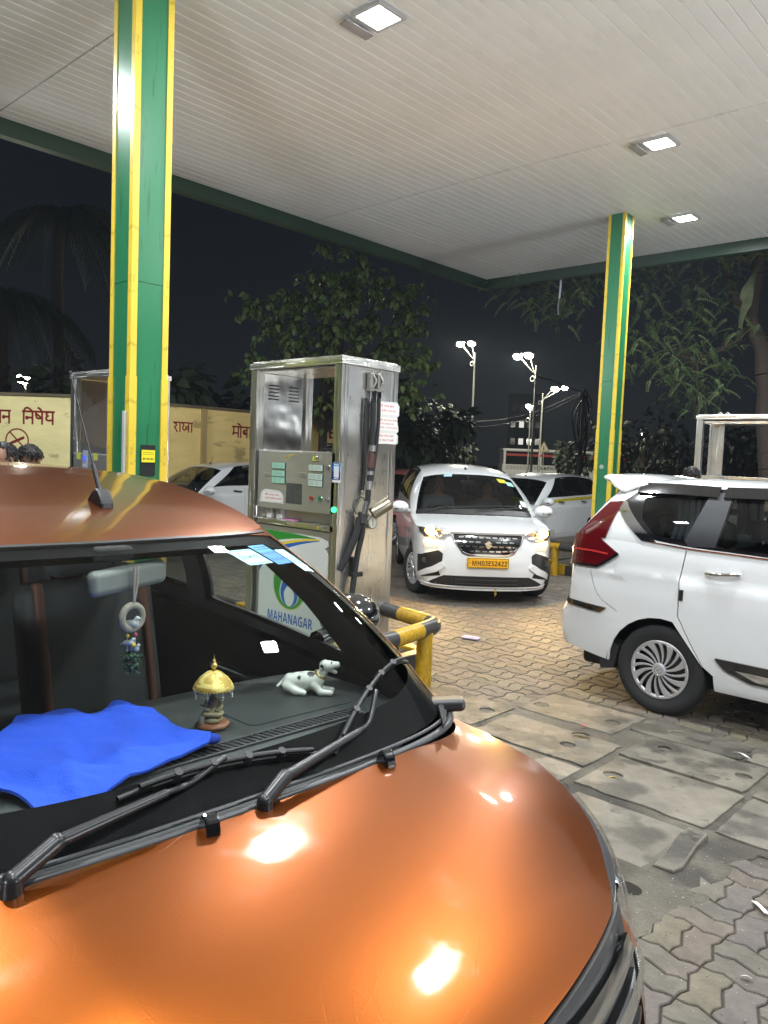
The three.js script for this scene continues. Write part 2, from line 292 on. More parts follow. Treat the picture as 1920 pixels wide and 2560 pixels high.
  const dirt = std(lin(0.03, 0.026, 0.02), 0.9, 0, { bumpMap: rep(T.concB, 3), bumpScale: 0.02 });
  const cover = (x0, x1, z0, z1, y, holes, turn = 0, i = 0) => {
    const w = x1 - x0, d = z1 - z0, P = []; // slightly chipped outline
    const cs = [[-w / 2, -d / 2], [w / 2, -d / 2], [w / 2, d / 2], [-w / 2, d / 2]];
    for (let k = 0; k < 4; k++) { const a = cs[k], b = cs[(k + 1) % 4]; for (let t = 0; t < 8; t++) { const f = t / 8, c = t ? rr(0, 0.006) + (rnd() > 0.9 ? 0.014 : 0) : 0.012; const nx = -(b[1] - a[1]), ny = b[0] - a[0], l = Math.hypot(nx, ny); P.push([lerp(a[0], b[0], f) + nx / l * c, lerp(a[1], b[1], f) + ny / l * c]); } }
    const H = holes.map(([hx, hz, r]) => circ(hx - (x0 + x1) / 2, -(hz - (z0 + z1) / 2), r, 14, r * 0.95).map(([a, b]) => [a + rr(-0.004, 0.004), b + rr(-0.004, 0.004)]).reverse());
    const g = ext(P, 0.05, 0.004, H).rotateX(-Math.PI / 2).translate(0, -0.054, 0), uv = g.attributes.uv, po = g.attributes.position;
    for (let k = 0; k < uv.count; k++) uv.setXY(k, po.getX(k) + x0 * 1.7, po.getZ(k) + z0 * 1.3);
    const s = mesh('concrete_slab', g, slabMats[i % 4], pavement); s.position.set((x0 + x1) / 2, y, (z0 + z1) / 2); s.rotation.set(rr(-0.006, 0.006), turn, rr(-0.006, 0.006));
    for (const [hx, hz, r] of holes) { const b = mesh('lifting_hole', new THREE.CircleGeometry(r * 1.05, 14).rotateX(-Math.PI / 2), dirt, s); b.position.set(hx - (x0 + x1) / 2, -0.026, hz - (z0 + z1) / 2); b.rotation.z = rr(-0.1, 0.1); }
  };
  let n = 0;
  for (const [x0, x1, z0, z1, y, h] of [
    [-2.93, -2.20, -5.15, -4.66, 0.006, [[-2.84, -4.84, 0.06], [-2.31, -4.88, 0.055]]], [-2.17, -1.47, -5.16, -4.84, 0.010, [[-1.92, -5.0, 0.05]]], [-1.44, -0.72, -5.16, -4.84, 0.012, [[-0.9, -5, 0.05]]], [-0.7, 0.0, -5.16, -4.84, 0.010, []],
    [-3.56, -2.92, -4.62, -4.10, 0.010, [[-3.02, -4.42, 0.06]]], [-2.86, -2.06, -4.50, -4.02, 0.012, [[-2.30, -4.26, 0.055]]], [-2.88, -2.06, -3.99, -3.50, 0.008, [[-2.75, -3.8, 0.05]]],
    [-2.01, -1.29, -4.81, -4.35, 0.016, [[-1.37, -4.58, 0.052], [-1.86, -4.66, 0.045]]], [-1.99, -1.28, -4.315, -3.775, 0.012, [[-1.89, -4.03, 0.058]]], [-1.93, -1.34, -3.70, -3.20, 0.002, []],
    [-1.245, -0.58, -4.81, -4.33, 0.014, [[-1.12, -4.5, 0.05]]], [-1.235, -0.56, -4.30, -3.77, 0.012, [[-0.7, -4.0, 0.05]]], [-0.54, 0.12, -4.8, -4.3, 0.01, []], [-0.53, 0.13, -4.28, -3.78, 0.012, []]]) cover(x0, x1, z0, z1, y, h, rr(-0.012, 0.012), n++);
  // a broken edging stone and two drain sumps nearer the camera
  const kerbP = [[-0.045, -0.21], [0.03, -0.215], [0.05, -0.16], [0.042, 0.05], [0.05, 0.2], [-0.03, 0.215], [-0.05, 0.14], [-0.042, -0.05]];
  const kb = mesh('edging_stone', ext(kerbP, 0.05, 0.008).rotateX(-Math.PI / 2), slabMats[1], pavement); kb.position.set(-1.275, -0.036, -3.47); kb.rotation.set(0.03, 0.08, 0.05);
  const sump = mesh('lifting_hole', new THREE.CircleGeometry(0.062, 16).rotateX(-Math.PI / 2), dirt, pavement); sump.position.set(-1.315, 0.003, -3.0); sump.scale.z = 0.75;
}

// ---------------------------------------------------------------- canopy
const CH = 5.6;
const canopy = thing('canopy', 'wide flat station canopy with white strip ceiling and green fascia', 'canopy');
tag(canopy, null, null, null, 'structure'); delete canopy.userData.category; delete canopy.userData.label;
{
  const X0 = -10.02, X1 = 7.4, Z0 = -13.82, Z1 = 6.35, pitch = 0.1453;
  mesh('roof_deck', BX(X1 - X0 + 0.2, 0.5, Z1 - Z0 + 0.2, (X0 + X1) / 2, CH + 0.29, (Z0 + Z1) / 2), std(lin(0.16, 0.16, 0.16), 0.9), canopy);
  const white = std(lin(0.85, 0.86, 0.87), 0.5, 0, { map: rep(T.soot, 1, 0.4) }), white2 = std(lin(0.84, 0.85, 0.86), 0.5, 0, { map: rep(T.soot, 1.3, 0.5) }), white3 = std(lin(0.85, 0.855, 0.86), 0.5, 0, { map: rep(T.soot, 0.8, 0.3) });
  const w = pitch - 0.005, prof = [[-w / 2, 0.03], [-w / 2, 0.006], [-w / 2 + 0.008, 0], [w / 2 - 0.008, 0], [w / 2, 0.006], [w / 2, 0.03]];
  const rows = [[-13.8, -8.83], [-8.82, -3.77], [-3.76, 1.29], [1.3, 6.33]];
  const geo = rows.map(([a, b]) => ext(prof, b - a - 0.006).translate(0, 0, 0));
  const far = [];
  for (let i = 0; X0 + 0.02 + (i + 1) * pitch < X1; i++) for (let r = 0; r < 4; r++) {
    const x = X0 + 0.02 + (i + 0.5) * pitch, near = x < -0.6 && r < 3;
    const lift = rr(-0.0012, 0.0012) + (hash2(i, r, 77) > 0.97 ? -0.004 : 0);
    if (near && far.n < 296 | !far.n) { far.n = (far.n || 0) + 1; const p = mesh('ceiling_panel', geo[r], [white, white2, white3][(hash2(i, r, 5) * 3) | 0], canopy); p.position.set(x, CH + lift, rows[r][0] + 0.003); p.rotation.z = rr(-0.0018, 0.0018); }
    else far.push(geo[r].clone().translate(x, CH + lift, rows[r][0] + 0.003));
  }
  tag(mesh('ceiling_panel_field', far.slice(), white, canopy), null, null, null, 'stuff');
  const gr = phy(lin(0.016, 0.05, 0.028), 0.4, 0, { clearcoat: 0.4, clearcoatRoughness: 0.3 });
  mesh('fascia', [BX(0.14, 0.82, Z1 - Z0 + 0.6, X0 - 0.06, CH + 0.22, (Z0 + Z1) / 2)], gr, canopy);
  mesh('fascia', [BX(X1 - X0 + 0.4, 0.82, 0.14, (X0 + X1) / 2 + 0.2, CH + 0.22, Z0 - 0.06)], gr, canopy);
  mesh('fascia', [BX(0.14, 0.82, Z1 - Z0 + 0.6, X1 + 0.07, CH + 0.22, (Z0 + Z1) / 2)], gr, canopy);
  mesh('fascia', [BX(X1 - X0 + 0.4, 0.82, 0.14, (X0 + X1) / 2 + 0.2, CH + 0.22, Z1 + 0.07)], gr, canopy);
}
// lamps under the canopy: the fitting, its glowing panel and an area light of the same size
{
  const frame = std(lin(0.5, 0.5, 0.5), 0.5), glow = std(0x000000, 0.5, 0, { emissive: lin(0.93, 0.97, 1), emissiveIntensity: 26 });
  const lamp = (x, z, label, group, turn = 0) => {
    const t = thing('canopy_lamp', label, 'lamp', [x, CH - 0.004, z], turn, group), s = 0.28;
    const P = [[-0.17, -0.17], [0.17, -0.17], [0.17, 0.17], [-0.17, 0.17]], H = [[-0.143, -0.143], [-0.143, 0.143], [0.143, 0.143], [0.143, -0.143]];
    mesh('frame', ext(P, 0.03, 0.004, [H]).rotateX(Math.PI / 2).translate(0, -0.002, 0), frame, t);
    mesh('lamp_panel', BX(s - 0.006, 0.02, s - 0.006, 0, -0.02, 0), glow, t);
    mesh('access_flap', BX(0.1, 0.006, 0.34, -0.27, -0.012, 0).rotateZ(0.12), std(lin(0.3, 0.28, 0.26), 0.35, 0.6), t);
    const L = new THREE.RectAreaLight(lin(0.93, 0.97, 1), 600, s, s); L.position.set(0, -0.036, 0); L.rotation.x = -Math.PI / 2; L.castShadow = true; t.add(L);
  };
  lamp(-4.97, -5.08, 'square white canopy lamp nearest the camera, at the top edge of the ceiling');
  lamp(-4.17, -9.11, 'square white canopy lamp beside the ceiling joint, between the other two lit lamps');
  lamp(-5.02, -12.01, 'farthest square white canopy lamp, right of the slim far column head');
  for (const [x, z] of [[-1.75, -4.75], [-1.55, -0.95], [-4.9, -0.75], [-8.3, -2.2], [1.9, -4.4], [1.6, -8.9], [1.7, -0.4]]) lamp(x, z, 'square white lamp set in the canopy ceiling above the frame', 'canopy lamps out of the frame');
}
// ---------------------------------------------------------------- columns
function column(x, z, s, label) {
  const t = thing('canopy_column', label, 'column', [x, 0, z]), h = CH - 0.002, c = s * 0.16;
  mesh('core', BX(s - 0.05, h, s - 0.05, 0, h / 2, 0), M.black, t);
  for (let k = 0; k < 4; k++) {
    const g = new THREE.Group(), a = k * Math.PI / 2, R = new THREE.Matrix4().makeRotationY(a);
    const seam = 3.05;
    mesh('green_panel', [BX(s - 2 * c + 0.01, seam - 0.004, 0.02, 0, seam / 2, s / 2 - 0.018).applyMatrix4(R), BX(s - 2 * c + 0.01, h - seam - 0.004, 0.02, 0, (seam + h) / 2, s / 2 - 0.0175).applyMatrix4(R)], M.green, t);
    const e = s / 2, up = ext([[e - c, e - 0.012], [e - c, e], [e - 0.004, e], [e, e - 0.004], [e, e - c], [e - 0.012, e - c], [e - 0.012, e - 0.012]], h - 2.27).rotateX(-Math.PI / 2).translate(0, 2.27, 0).applyMatrix4(R);
    const E2 = e + 0.006, lo = ext([[e - c - 0.004, e - 0.012], [e - c - 0.004, E2], [E2 - 0.004, E2], [E2, E2 - 0.004], [E2, e - c - 0.004], [e - 0.012, e - c - 0.004], [e - 0.012, e - 0.012]], 2.3).rotateX(-Math.PI / 2).applyMatrix4(R);
    mesh('corner_trim', up, M.yellowTrim, t); mesh('corner_guard', lo, M.yellowTrim, t, k === 3 ? undefined : undefined);
  }
  mesh('base_plate', RB(s + 0.08, 0.06, s + 0.08, 0.01, 0, 0.18, 0), M.trim, t);
  return t;
}
const colA = column(-5.91, -3.37, 0.34, 'near thick green canopy column with yellow corner trims behind the orange car');
const colB = column(-5.78, -11.44, 0.285, 'far slim green canopy column with yellow corner trims behind the rightmost white car');
{ // what is stuck on the near column
  const s = ctex(128, 96, (g, w, h) => { g.fillStyle = '#e9dc2a'; g.fillRect(0, 0, w, h); g.fillStyle = '#8d8820'; g.fillRect(14, 18, 100, 4); g.fillRect(14, 32, 100, 4); g.fillStyle = '#1b1a10'; for (let i = 0; i < 9; i++) g.fillRect(12 + i * 12, 62, 8 - (i % 3) * 2, 16); });
  const pad = mesh('torn_tape', [BX(0.004, 0.25, 0.13, 0.174, 1.63, 0.0)], std(lin(0.02, 0.022, 0.02), 0.8, 0, { map: T.grain }), colA);
  mesh('sticker', BX(0.004, 0.1, 0.12, 0.178, 1.665, 0.0), std(0xffffff, 0.5, 0, { map: s }), colA);
  mesh('cable_cover', RB(0.035, 1.2, 0.025, 0.006, 0.125, 1.42, 0.188), std(lin(0.45, 0.47, 0.47), 0.5), colA);
  mesh('torn_tape', [BX(0.05, 0.2, 0.004, -0.05, 1.6, 0.158)], std(lin(0.03, 0.05, 0.035), 0.8, 0, { map: T.grain }), colA);
  mesh('sticker', CY(0.035, 0.035, 0.004, 12).rotateX(Math.PI / 2).translate(-0.02, 1.72, 0.138), std(lin(0.4, 0.42, 0.36), 0.6), colB);
}
// islands under the pumps
function island(x0, x1, z0, z1) {
  const t = new THREE.Group(); t.name = numbered('pump_island'); tag(t, null, null, null, 'structure'); scene.add(t);
  mesh('concrete_top', RB(x1 - x0 - 0.2, 0.15, z1 - z0 - 0.2, 0.02, (x0 + x1) / 2, 0.076, (z0 + z1) / 2), std(lin(0.24, 0.23, 0.2), 0.8, 0, { map: rep(T.conc, 2), bumpMap: rep(T.concB, 3), bumpScale: 0.01 }), t);
  const ring = [[x0, z0, x1, z0], [x0, z1, x1, z1], [x0, z0, x0, z1], [x1, z0, x1, z1]]; let k = 0;
  for (const [a, b, c, d] of ring) { const L = Math.hypot(c - a, d - b), n = Math.max(2, Math.round(L / 0.5)); for (let i = 0; i < n; i++) { const f = (i + 0.5) / n, along = Math.abs(c - a) > 0.1; mesh('kerb_stone', RB(along ? L / n - 0.008 : 0.11, 0.16, along ? 0.11 : L / n - 0.008, 0.012, lerp(a, c, f), 0.08, lerp(b, d, f)), k++ % 2 ? M.yellow : M.trim, t); } }
}
island(-9.1, -4.02, -4.95, -3.05); island(-6.6, -3.0, -12.0, -10.9);
// ---------------------------------------------------------------- boundary wall with painted warnings
// letters as brush strokes; each is [advance, strokes in a box one unit high hung from its head line]
const DEV = {
  pa: [0.75, [[[0.6, 0], [0.6, 1]], [[0.12, 0], [0.12, 0.3], [0.2, 0.52], [0.4, 0.58], [0.6, 0.5]]]], aa: [0.35, [[[0.2, 0], [0.2, 1]]]],
  na: [0.75, [[[0.6, 0], [0.6, 1]], [[0.6, 0.48], [0.25, 0.48], [0.12, 0.4], [0.06, 0.5], [0.14, 0.6], [0.24, 0.5]]]],
  ni: [1.0, [[[0.12, 0], [0.12, 1]], [[0.12, 0], [0.2, -0.26], [0.5, -0.3], [0.85, 0]], [[0.85, 0], [0.85, 1]], [[0.85, 0.48], [0.5, 0.48], [0.36, 0.4], [0.3, 0.5], [0.38, 0.6], [0.48, 0.5]]]],
  she: [0.85, [[[0.65, 0], [0.65, 1]], [[0.12, 0], [0.12, 0.36], [0.28, 0.56], [0.65, 0.48]], [[0.14, 0.14], [0.62, 0.5]], [[0.65, 0], [0.5, -0.2], [0.28, -0.32]]]],
  dha: [0.85, [[[0.68, 0], [0.68, 1]], [[0.34, 0.02], [0.14, 0.08], [0.16, 0.26], [0.34, 0.3], [0.12, 0.4], [0.14, 0.62], [0.4, 0.7], [0.68, 0.6]]]],
  ra: [0.6, [[[0.1, 0.06], [0.4, 0.14], [0.38, 0.38], [0.12, 0.44], [0.3, 0.66], [0.5, 1]], [[0.3, 0], [0.36, 0.14]]]], kha: [1.05, [[[0.08, 0.06], [0.32, 0.16], [0.3, 0.4], [0.1, 0.46], [0.3, 0.8], [0.5, 0.74], [0.62, 0.5]], [[0.88, 0.42], [0.62, 0.34], [0.5, 0.5], [0.66, 0.66], [0.88, 0.58]], [[0.88, 0], [0.88, 1]]]],
  mo: [1.1, [[[0.7, 0], [0.7, 1]], [[0.2, 0], [0.2, 0.72], [0.08, 0.66], [0.16, 0.56], [0.7, 0.58]], [[0.98, 0], [0.98, 1]], [[0.98, 0], [0.84, -0.22], [0.58, -0.3]]]],
  ba: [0.72, [[[0.58, 0], [0.58, 1]], [[0.58, 0.3], [0.3, 0.26], [0.1, 0.46], [0.3, 0.68], [0.58, 0.6]], [[0.2, 0.34], [0.46, 0.62]]]],
  ii: [0.8, [[[0.4, 0], [0.4, 0.14], [0.14, 0.22], [0.18, 0.42], [0.5, 0.46], [0.62, 0.66], [0.3, 0.78], [0.5, 1.08]], [[0.42, 0], [0.3, -0.22], [0.5, -0.36], [0.62, -0.24]]]],
  la: [0.9, [[[0.72, 0], [0.72, 1]], [[0.72, 0.4], [0.5, 0.28], [0.38, 0.6], [0.24, 0.3], [0.08, 0.5], [0.18, 0.8]]]],
  va: [0.7, [[[0.56, 0], [0.56, 1]], [[0.56, 0.3], [0.3, 0.28], [0.12, 0.48], [0.3, 0.66], [0.56, 0.6]]]],
};
function devWord(g, word, x, y, h, lw = 0.13, bar = true) {
  g.lineWidth = h * lw; g.lineCap = 'butt'; g.lineJoin = 'round'; const x0 = x;
  for (const k of word) { const [adv, st] = DEV[k]; for (const s of st) { g.beginPath(); s.forEach((p, i) => { const X = x + p[0] * h, Y = y + p[1] * h; if (!i) g.moveTo(X, Y); else if (s.length > 3 && i < s.length - 1) { const q = s[i + 1]; g.quadraticCurveTo(X, Y, x + (p[0] + q[0]) / 2 * h, y + (p[1] + q[1]) / 2 * h); } else g.lineTo(X, Y); }); g.stroke(); } x += adv * h; }
  if (bar) { g.beginPath(); g.moveTo(x0 - h * 0.02, y); g.lineTo(x, y); g.stroke(); }
  return x;
}
{
  const plaster = (g, w, h, base, s) => { g.fillStyle = base; g.fillRect(0, 0, w, h); const im = g.getImageData(0, 0, w, h), d = im.data; for (let y = 0; y < h; y++) for (let x = 0; x < w; x++) { const k = 0.9 + 0.16 * fbm(x / w, y / h, 8, s, 5) + 0.03 * (hash2(x, y, s) - 0.5) - 0.22 * sm(0.66, 0.8, fbm(x / w, y / h, 14, s + 3, 4)), i = (y * w + x) * 4; d[i] *= k; d[i + 1] *= k; d[i + 2] *= k * 0.97; } g.putImageData(im, 0, 0); };
  const H = 2.6, red = '#7d1410';
  // left length, seen nearly square on: metres from the corner run to the left
  const LW = 5, a = ctex(1024, 512, (g, w, h) => { const px = w / LW, py = h / H; plaster(g, w, h, '#f6e9ae', 301); g.strokeStyle = red; g.fillStyle = red; const X = (m) => w - m * px, Y = (m) => (H - m) * py; devWord(g, ['pa', 'aa', 'na'], X(1.62), Y(2.31), 0.235 * px, 0.15); devWord(g, ['ni', 'she', 'dha'], X(0.96), Y(2.31), 0.235 * px, 0.15); g.lineWidth = 0.025 * px; g.beginPath(); g.ellipse(X(1.06), Y(1.745), 0.22 * px, 0.22 * py, 0, 0, 7); g.moveTo(X(1.2), Y(1.9)); g.lineTo(X(0.9), Y(1.59)); g.stroke(); g.lineWidth = 0.05 * px; g.beginPath(); g.moveTo(X(1.2), Y(1.68)); g.lineTo(X(0.92), Y(1.81)); g.stroke(); });
  const RW = 7.6, b = ctex(1536, 512, (g, w, h) => { const px = w / RW, py = h / H; plaster(g, w, h, '#f7da94', 331); g.strokeStyle = red; g.fillStyle = red; const X = (z) => (z - 6.65) * px, Y = (m) => (H - m) * py; devWord(g, ['ba', 'aa'], X(8.36), Y(2.27), 0.2 * px, 0.14); devWord(g, ['ra', 'aa', 'kha', 'aa'], X(8.78), Y(2.27), 0.2 * px, 0.14); devWord(g, ['mo', 'ba', 'aa', 'ii', 'la'], X(10.24), Y(2.26), 0.24 * px, 0.14); g.font = 'bold ' + Math.round(0.4 * py) + 'px sans-serif'; g.fillText('E', X(13.1), Y(2.12)); });
  const cap = std(lin(0.35, 0.30, 0.2), 0.8, 0, { map: rep(T.conc, 2) });
  const wallMat = (t, c) => std(c, 0.8, 0, { map: t, bumpMap: rep(T.concB, 3), bumpScale: 0.01 });
  const face = (w, t) => { const g = new THREE.PlaneGeometry(w, H); return g; };
  const cx = -14.0, cz = -6.65, dx = -0.807, dz = 0.59;
  const K = 1.06;
  const wl = thing('boundary_wall', 'pale yellow boundary wall with red painted no smoking warning, left of the near column', 'wall', [(cx + dx * LW / 2) * K, 0, (cz + dz * LW / 2) * K], Math.atan2(-dz, dx) + Math.PI);
  mesh('masonry', BX(LW, H, 0.2, 0, H / 2, -0.104), wallMat(null, lin(0.5, 0.42, 0.2)), wl); mesh('painted_face', face(LW).translate(0, H / 2, 0), wallMat(a, 0xffffff), wl); mesh('coping', RB(LW + 0.05, 0.06, 0.3, 0.012, 0, H + 0.031, -0.1), cap, wl);
  const wr = thing('boundary_wall', 'deep yellow boundary wall with red painted lettering, right of the near column', 'wall', [cx * K, 0, (cz - RW / 2) * K], Math.PI / 2); wl.scale.set(K, 1.02, 1); wr.scale.set(K, 1.02, 1);
  mesh('masonry', BX(RW, H, 0.2, 0, H / 2, -0.104), wallMat(null, lin(0.5, 0.36, 0.14)), wr); mesh('painted_face', face(RW).translate(0, H / 2, 0), wallMat(b, 0xffffff), wr); mesh('coping', RB(RW + 0.05, 0.06, 0.3, 0.012, 0, H + 0.031, -0.1), cap, wr);
  for (const x of [-0.95, 2.4]) mesh("pilaster", BX(0.12, H, 0.06, x, H / 2, 0.03), wallMat(null, lin(0.45, 0.33, 0.13)), wr);
}
// ---------------------------------------------------------------- cars
// A car is built from its plan outline, inset by height profiles at nose, flank and tail; glasshouse and roof stand on the belt line.
// Own axes: nose at x = 0, tail at negative x, y up, left side at negative z. s is the distance behind the nose, w the distance from the middle.
function outlineOf(pts, n = 500) {
  const P = new THREE.CatmullRomCurve3(pts.map((p) => V(p[0], p[1], 0)), false, 'centripetal').getPoints(n), S = [0];
  for (let i = 1; i <= n; i++) S.push(S[i - 1] + P[i].distanceTo(P[i - 1]));
  const at = (p) => { let lo = 0, hi = n; p = clamp(p, 0, S[n]); while (hi - lo > 1) { const m = (lo + hi) >> 1; if (S[m] <= p) lo = m; else hi = m; } const t = (p - S[lo]) / (S[hi] - S[lo] || 1); return [lerp(P[lo].x, P[hi].x, t), lerp(P[lo].y, P[hi].y, t)]; };
  return { P: S[n], at: (p) => { const q = Math.abs(p), [s, w] = at(q), a = at(q - 0.03), b = at(q + 0.03); let ns = -(b[1] - a[1]), nw = b[0] - a[0]; if (q < 0.03) { ns = -1; nw = q / 0.03 * nw; } if (q > S[n] - 0.03) { ns = 1; } const l = Math.hypot(ns, nw) || 1; return [s, w, ns / l, nw / l]; } };
}
function carForm(sp) {
  const O = outlineOf(sp.outline), [ks, kw, kh] = sp.scale ?? [1, 1, 1];
  const wts = (ns) => { const f = sm(0.25, 0.9, -ns), r = sm(0.25, 0.9, ns); return [f, r, 1 - f - r]; };
  const raw = (p, h) => { const [s, w, ns, nw] = O.at(p), [f, r, d] = wts(ns), i = f * sp.fi(h) + r * sp.ri(h) + d * sp.si(h, s), g = p < 0 ? -1 : 1; return [s - ns * i, (w - nw * i) * g]; };
  const out = (s, w, h) => [-s * ks, h * kh, -w * kw];
  const tub = (p, h) => { const [s, w] = raw(p, h); return out(s, w, h); };
  const hoodH = sp.hood, cowlP = (() => { let lo = 0, hi = O.P / 2; for (let k = 0; k < 40; k++) { const m = (lo + hi) / 2; if (O.at(m)[0] < sp.cowlS) lo = m; else hi = m; } return lo; })();
  const pOf = (s) => { let lo = cowlP * 0.2, hi = O.P - 0.3; for (let k = 0; k < 40; k++) { const m = (lo + hi) / 2; if (O.at(m)[0] < s) lo = m; else hi = m; } return lo; };
  const topH = (p) => { const q = Math.abs(p); if (q >= cowlP) return sp.belt(O.at(q)[0]); let h = sp.belt(sp.cowlS); for (let k = 0; k < 8; k++) { const [s, w] = raw(q, h); h = hoodH(s, Math.abs(w)); } return h; };
  const B = (t) => { const g = t < 0 ? -1 : 1, a = Math.abs(t); if (a < 0.25) { const [s, w, h] = sp.cowl(a); return [s, w * g, h]; } const p = cowlP + (O.P - cowlP) * (a - 0.25) / 0.75, h = topH(p), [s, w] = raw(p, h); return [s, w * g, h]; };
  const R = (t) => { const g = t < 0 ? -1 : 1, [s, w] = sp.roofEdge(Math.abs(t)); return [s, w * g, sp.roof(s, w)]; };
  const ghRaw = (t, v) => { const b = B(t), r = R(t), k = sp.bulge * 4 * v * (1 - v), a = Math.abs(t), f = 1 - sm(0.2, 0.27, a), re = sm(0.8, 0.95, a), sd = 1 - f - re, g = t < 0 ? -1 : 1; return [lerp(b[0], r[0], v) - k * f * 0.55 + k * re, lerp(b[1], r[1], v) + k * sd * g, lerp(b[2], r[2], v) + k * f * 0.9]; };
  const gh = (t, v) => out(...ghRaw(t, v));
  const tv = (s, h) => { // flank point by distance and height
    let t = 0.5, v = 0.5;
    for (let k = 0; k < 12; k++) { let lo = 0.25, hi = 0.84; for (let j = 0; j < 26; j++) { const m = (lo + hi) / 2; if (ghRaw(m, v)[0] < s) lo = m; else hi = m; } t = lo; const b = B(t)[2], r = R(t)[2]; v = (h - b) / (r - b); }
    return [t, v];
  };
  return { O, tub, raw, out, topH, B, R, gh, ghRaw, tv, pOf, cowlP, sp, roofFn: (s, w) => out(s, w, sp.roof(s, Math.abs(w))), hoodFn: (s, w) => out(s, w, hoodH(s, Math.abs(w))), ks, kw, kh };
}
const mirrorP = (poly) => poly.map(([a, b]) => [-a, b]).reverse();
function wheelPart(car, x, z, r, steer, w, blades, side) {
  const g = new THREE.Group(); g.name = 'wheel'; g.position.set(x, r, z); g.rotation.y = steer; car.add(g);
  const hw = w / 2, P = [[r * 0.66, -hw * 0.8], [r * 0.8, -hw], [r * 0.93, -hw * 0.96], [r * 0.985, -hw * 0.78], [r, -hw * 0.45], [r, hw * 0.45], [r * 0.985, hw * 0.78], [r * 0.93, hw * 0.96], [r * 0.8, hw], [r * 0.66, hw * 0.8]];
  const tyre = [lathe(P, 48).rotateX(Math.PI / 2)];
  for (const y of [-0.28, 0, 0.28]) tyre.push(new THREE.TorusGeometry(r * 1.0, 0.004, 4, 48).translate(0, 0, y * hw * 1.6));
  mesh('tyre', tyre, M.rubber, g);
  const rr_ = r * 0.665, cap = [lathe([[rr_ * 0.985, -0.01], [rr_, 0.0], [rr_ * 0.985, 0.014], [rr_ * 0.9, 0.012], [rr_ * 0.87, 0.0]], 40).rotateX(Math.PI / 2), CY(rr_ * 0.2, rr_ * 0.24, 0.02, 20).rotateX(Math.PI / 2).translate(0, 0, 0.016)];
  for (let k = 0; k < blades; k++) { // swept blades, alternately broad and slim
    const a = k / blades * 2 * Math.PI, wd = k % 2 ? 0.085 : 0.2, sweep = 0.42, arc = (f, o) => { const th = a + sweep * f + o; const R_ = lerp(rr_ * 0.18, rr_ * 0.9, f); return [R_ * Math.cos(th), R_ * Math.sin(th)]; };
    const p = []; for (let f = 0; f <= 4; f++) p.push(arc(f / 4, -wd * (0.35 + 0.65 * f / 4) * 0.62)); for (let f = 4; f >= 0; f--) p.push(arc(f / 4, wd * (0.35 + 0.65 * f / 4) * 0.62));
    cap.push(ext(p, 0.012, 0.003).translate(0, 0, -0.002));
  }
  const hc = mesh('hubcap', merge(cap).translate(0, 0, hw * 0.72), M.alloy, g); hc.rotation.y = side < 0 ? Math.PI : 0;
  const em = mesh('hub_emblem', [new THREE.TorusGeometry(rr_ * 0.12, 0.003, 4, 16).translate(0, 0, hw * 0.72 + 0.028), BX(rr_ * 0.1, 0.006, 0.004, 0, 0, hw * 0.72 + 0.027).rotateZ(0.6)], M.chrome, g); em.rotation.y = hc.rotation.y;
  const d = mesh('brake_drum', CY(rr_ * 0.8, rr_ * 0.8, hw * 0.5, 20).rotateX(Math.PI / 2), M.trim, g); d.position.z = side < 0 ? -0.01 : 0.01;
  return g;
}
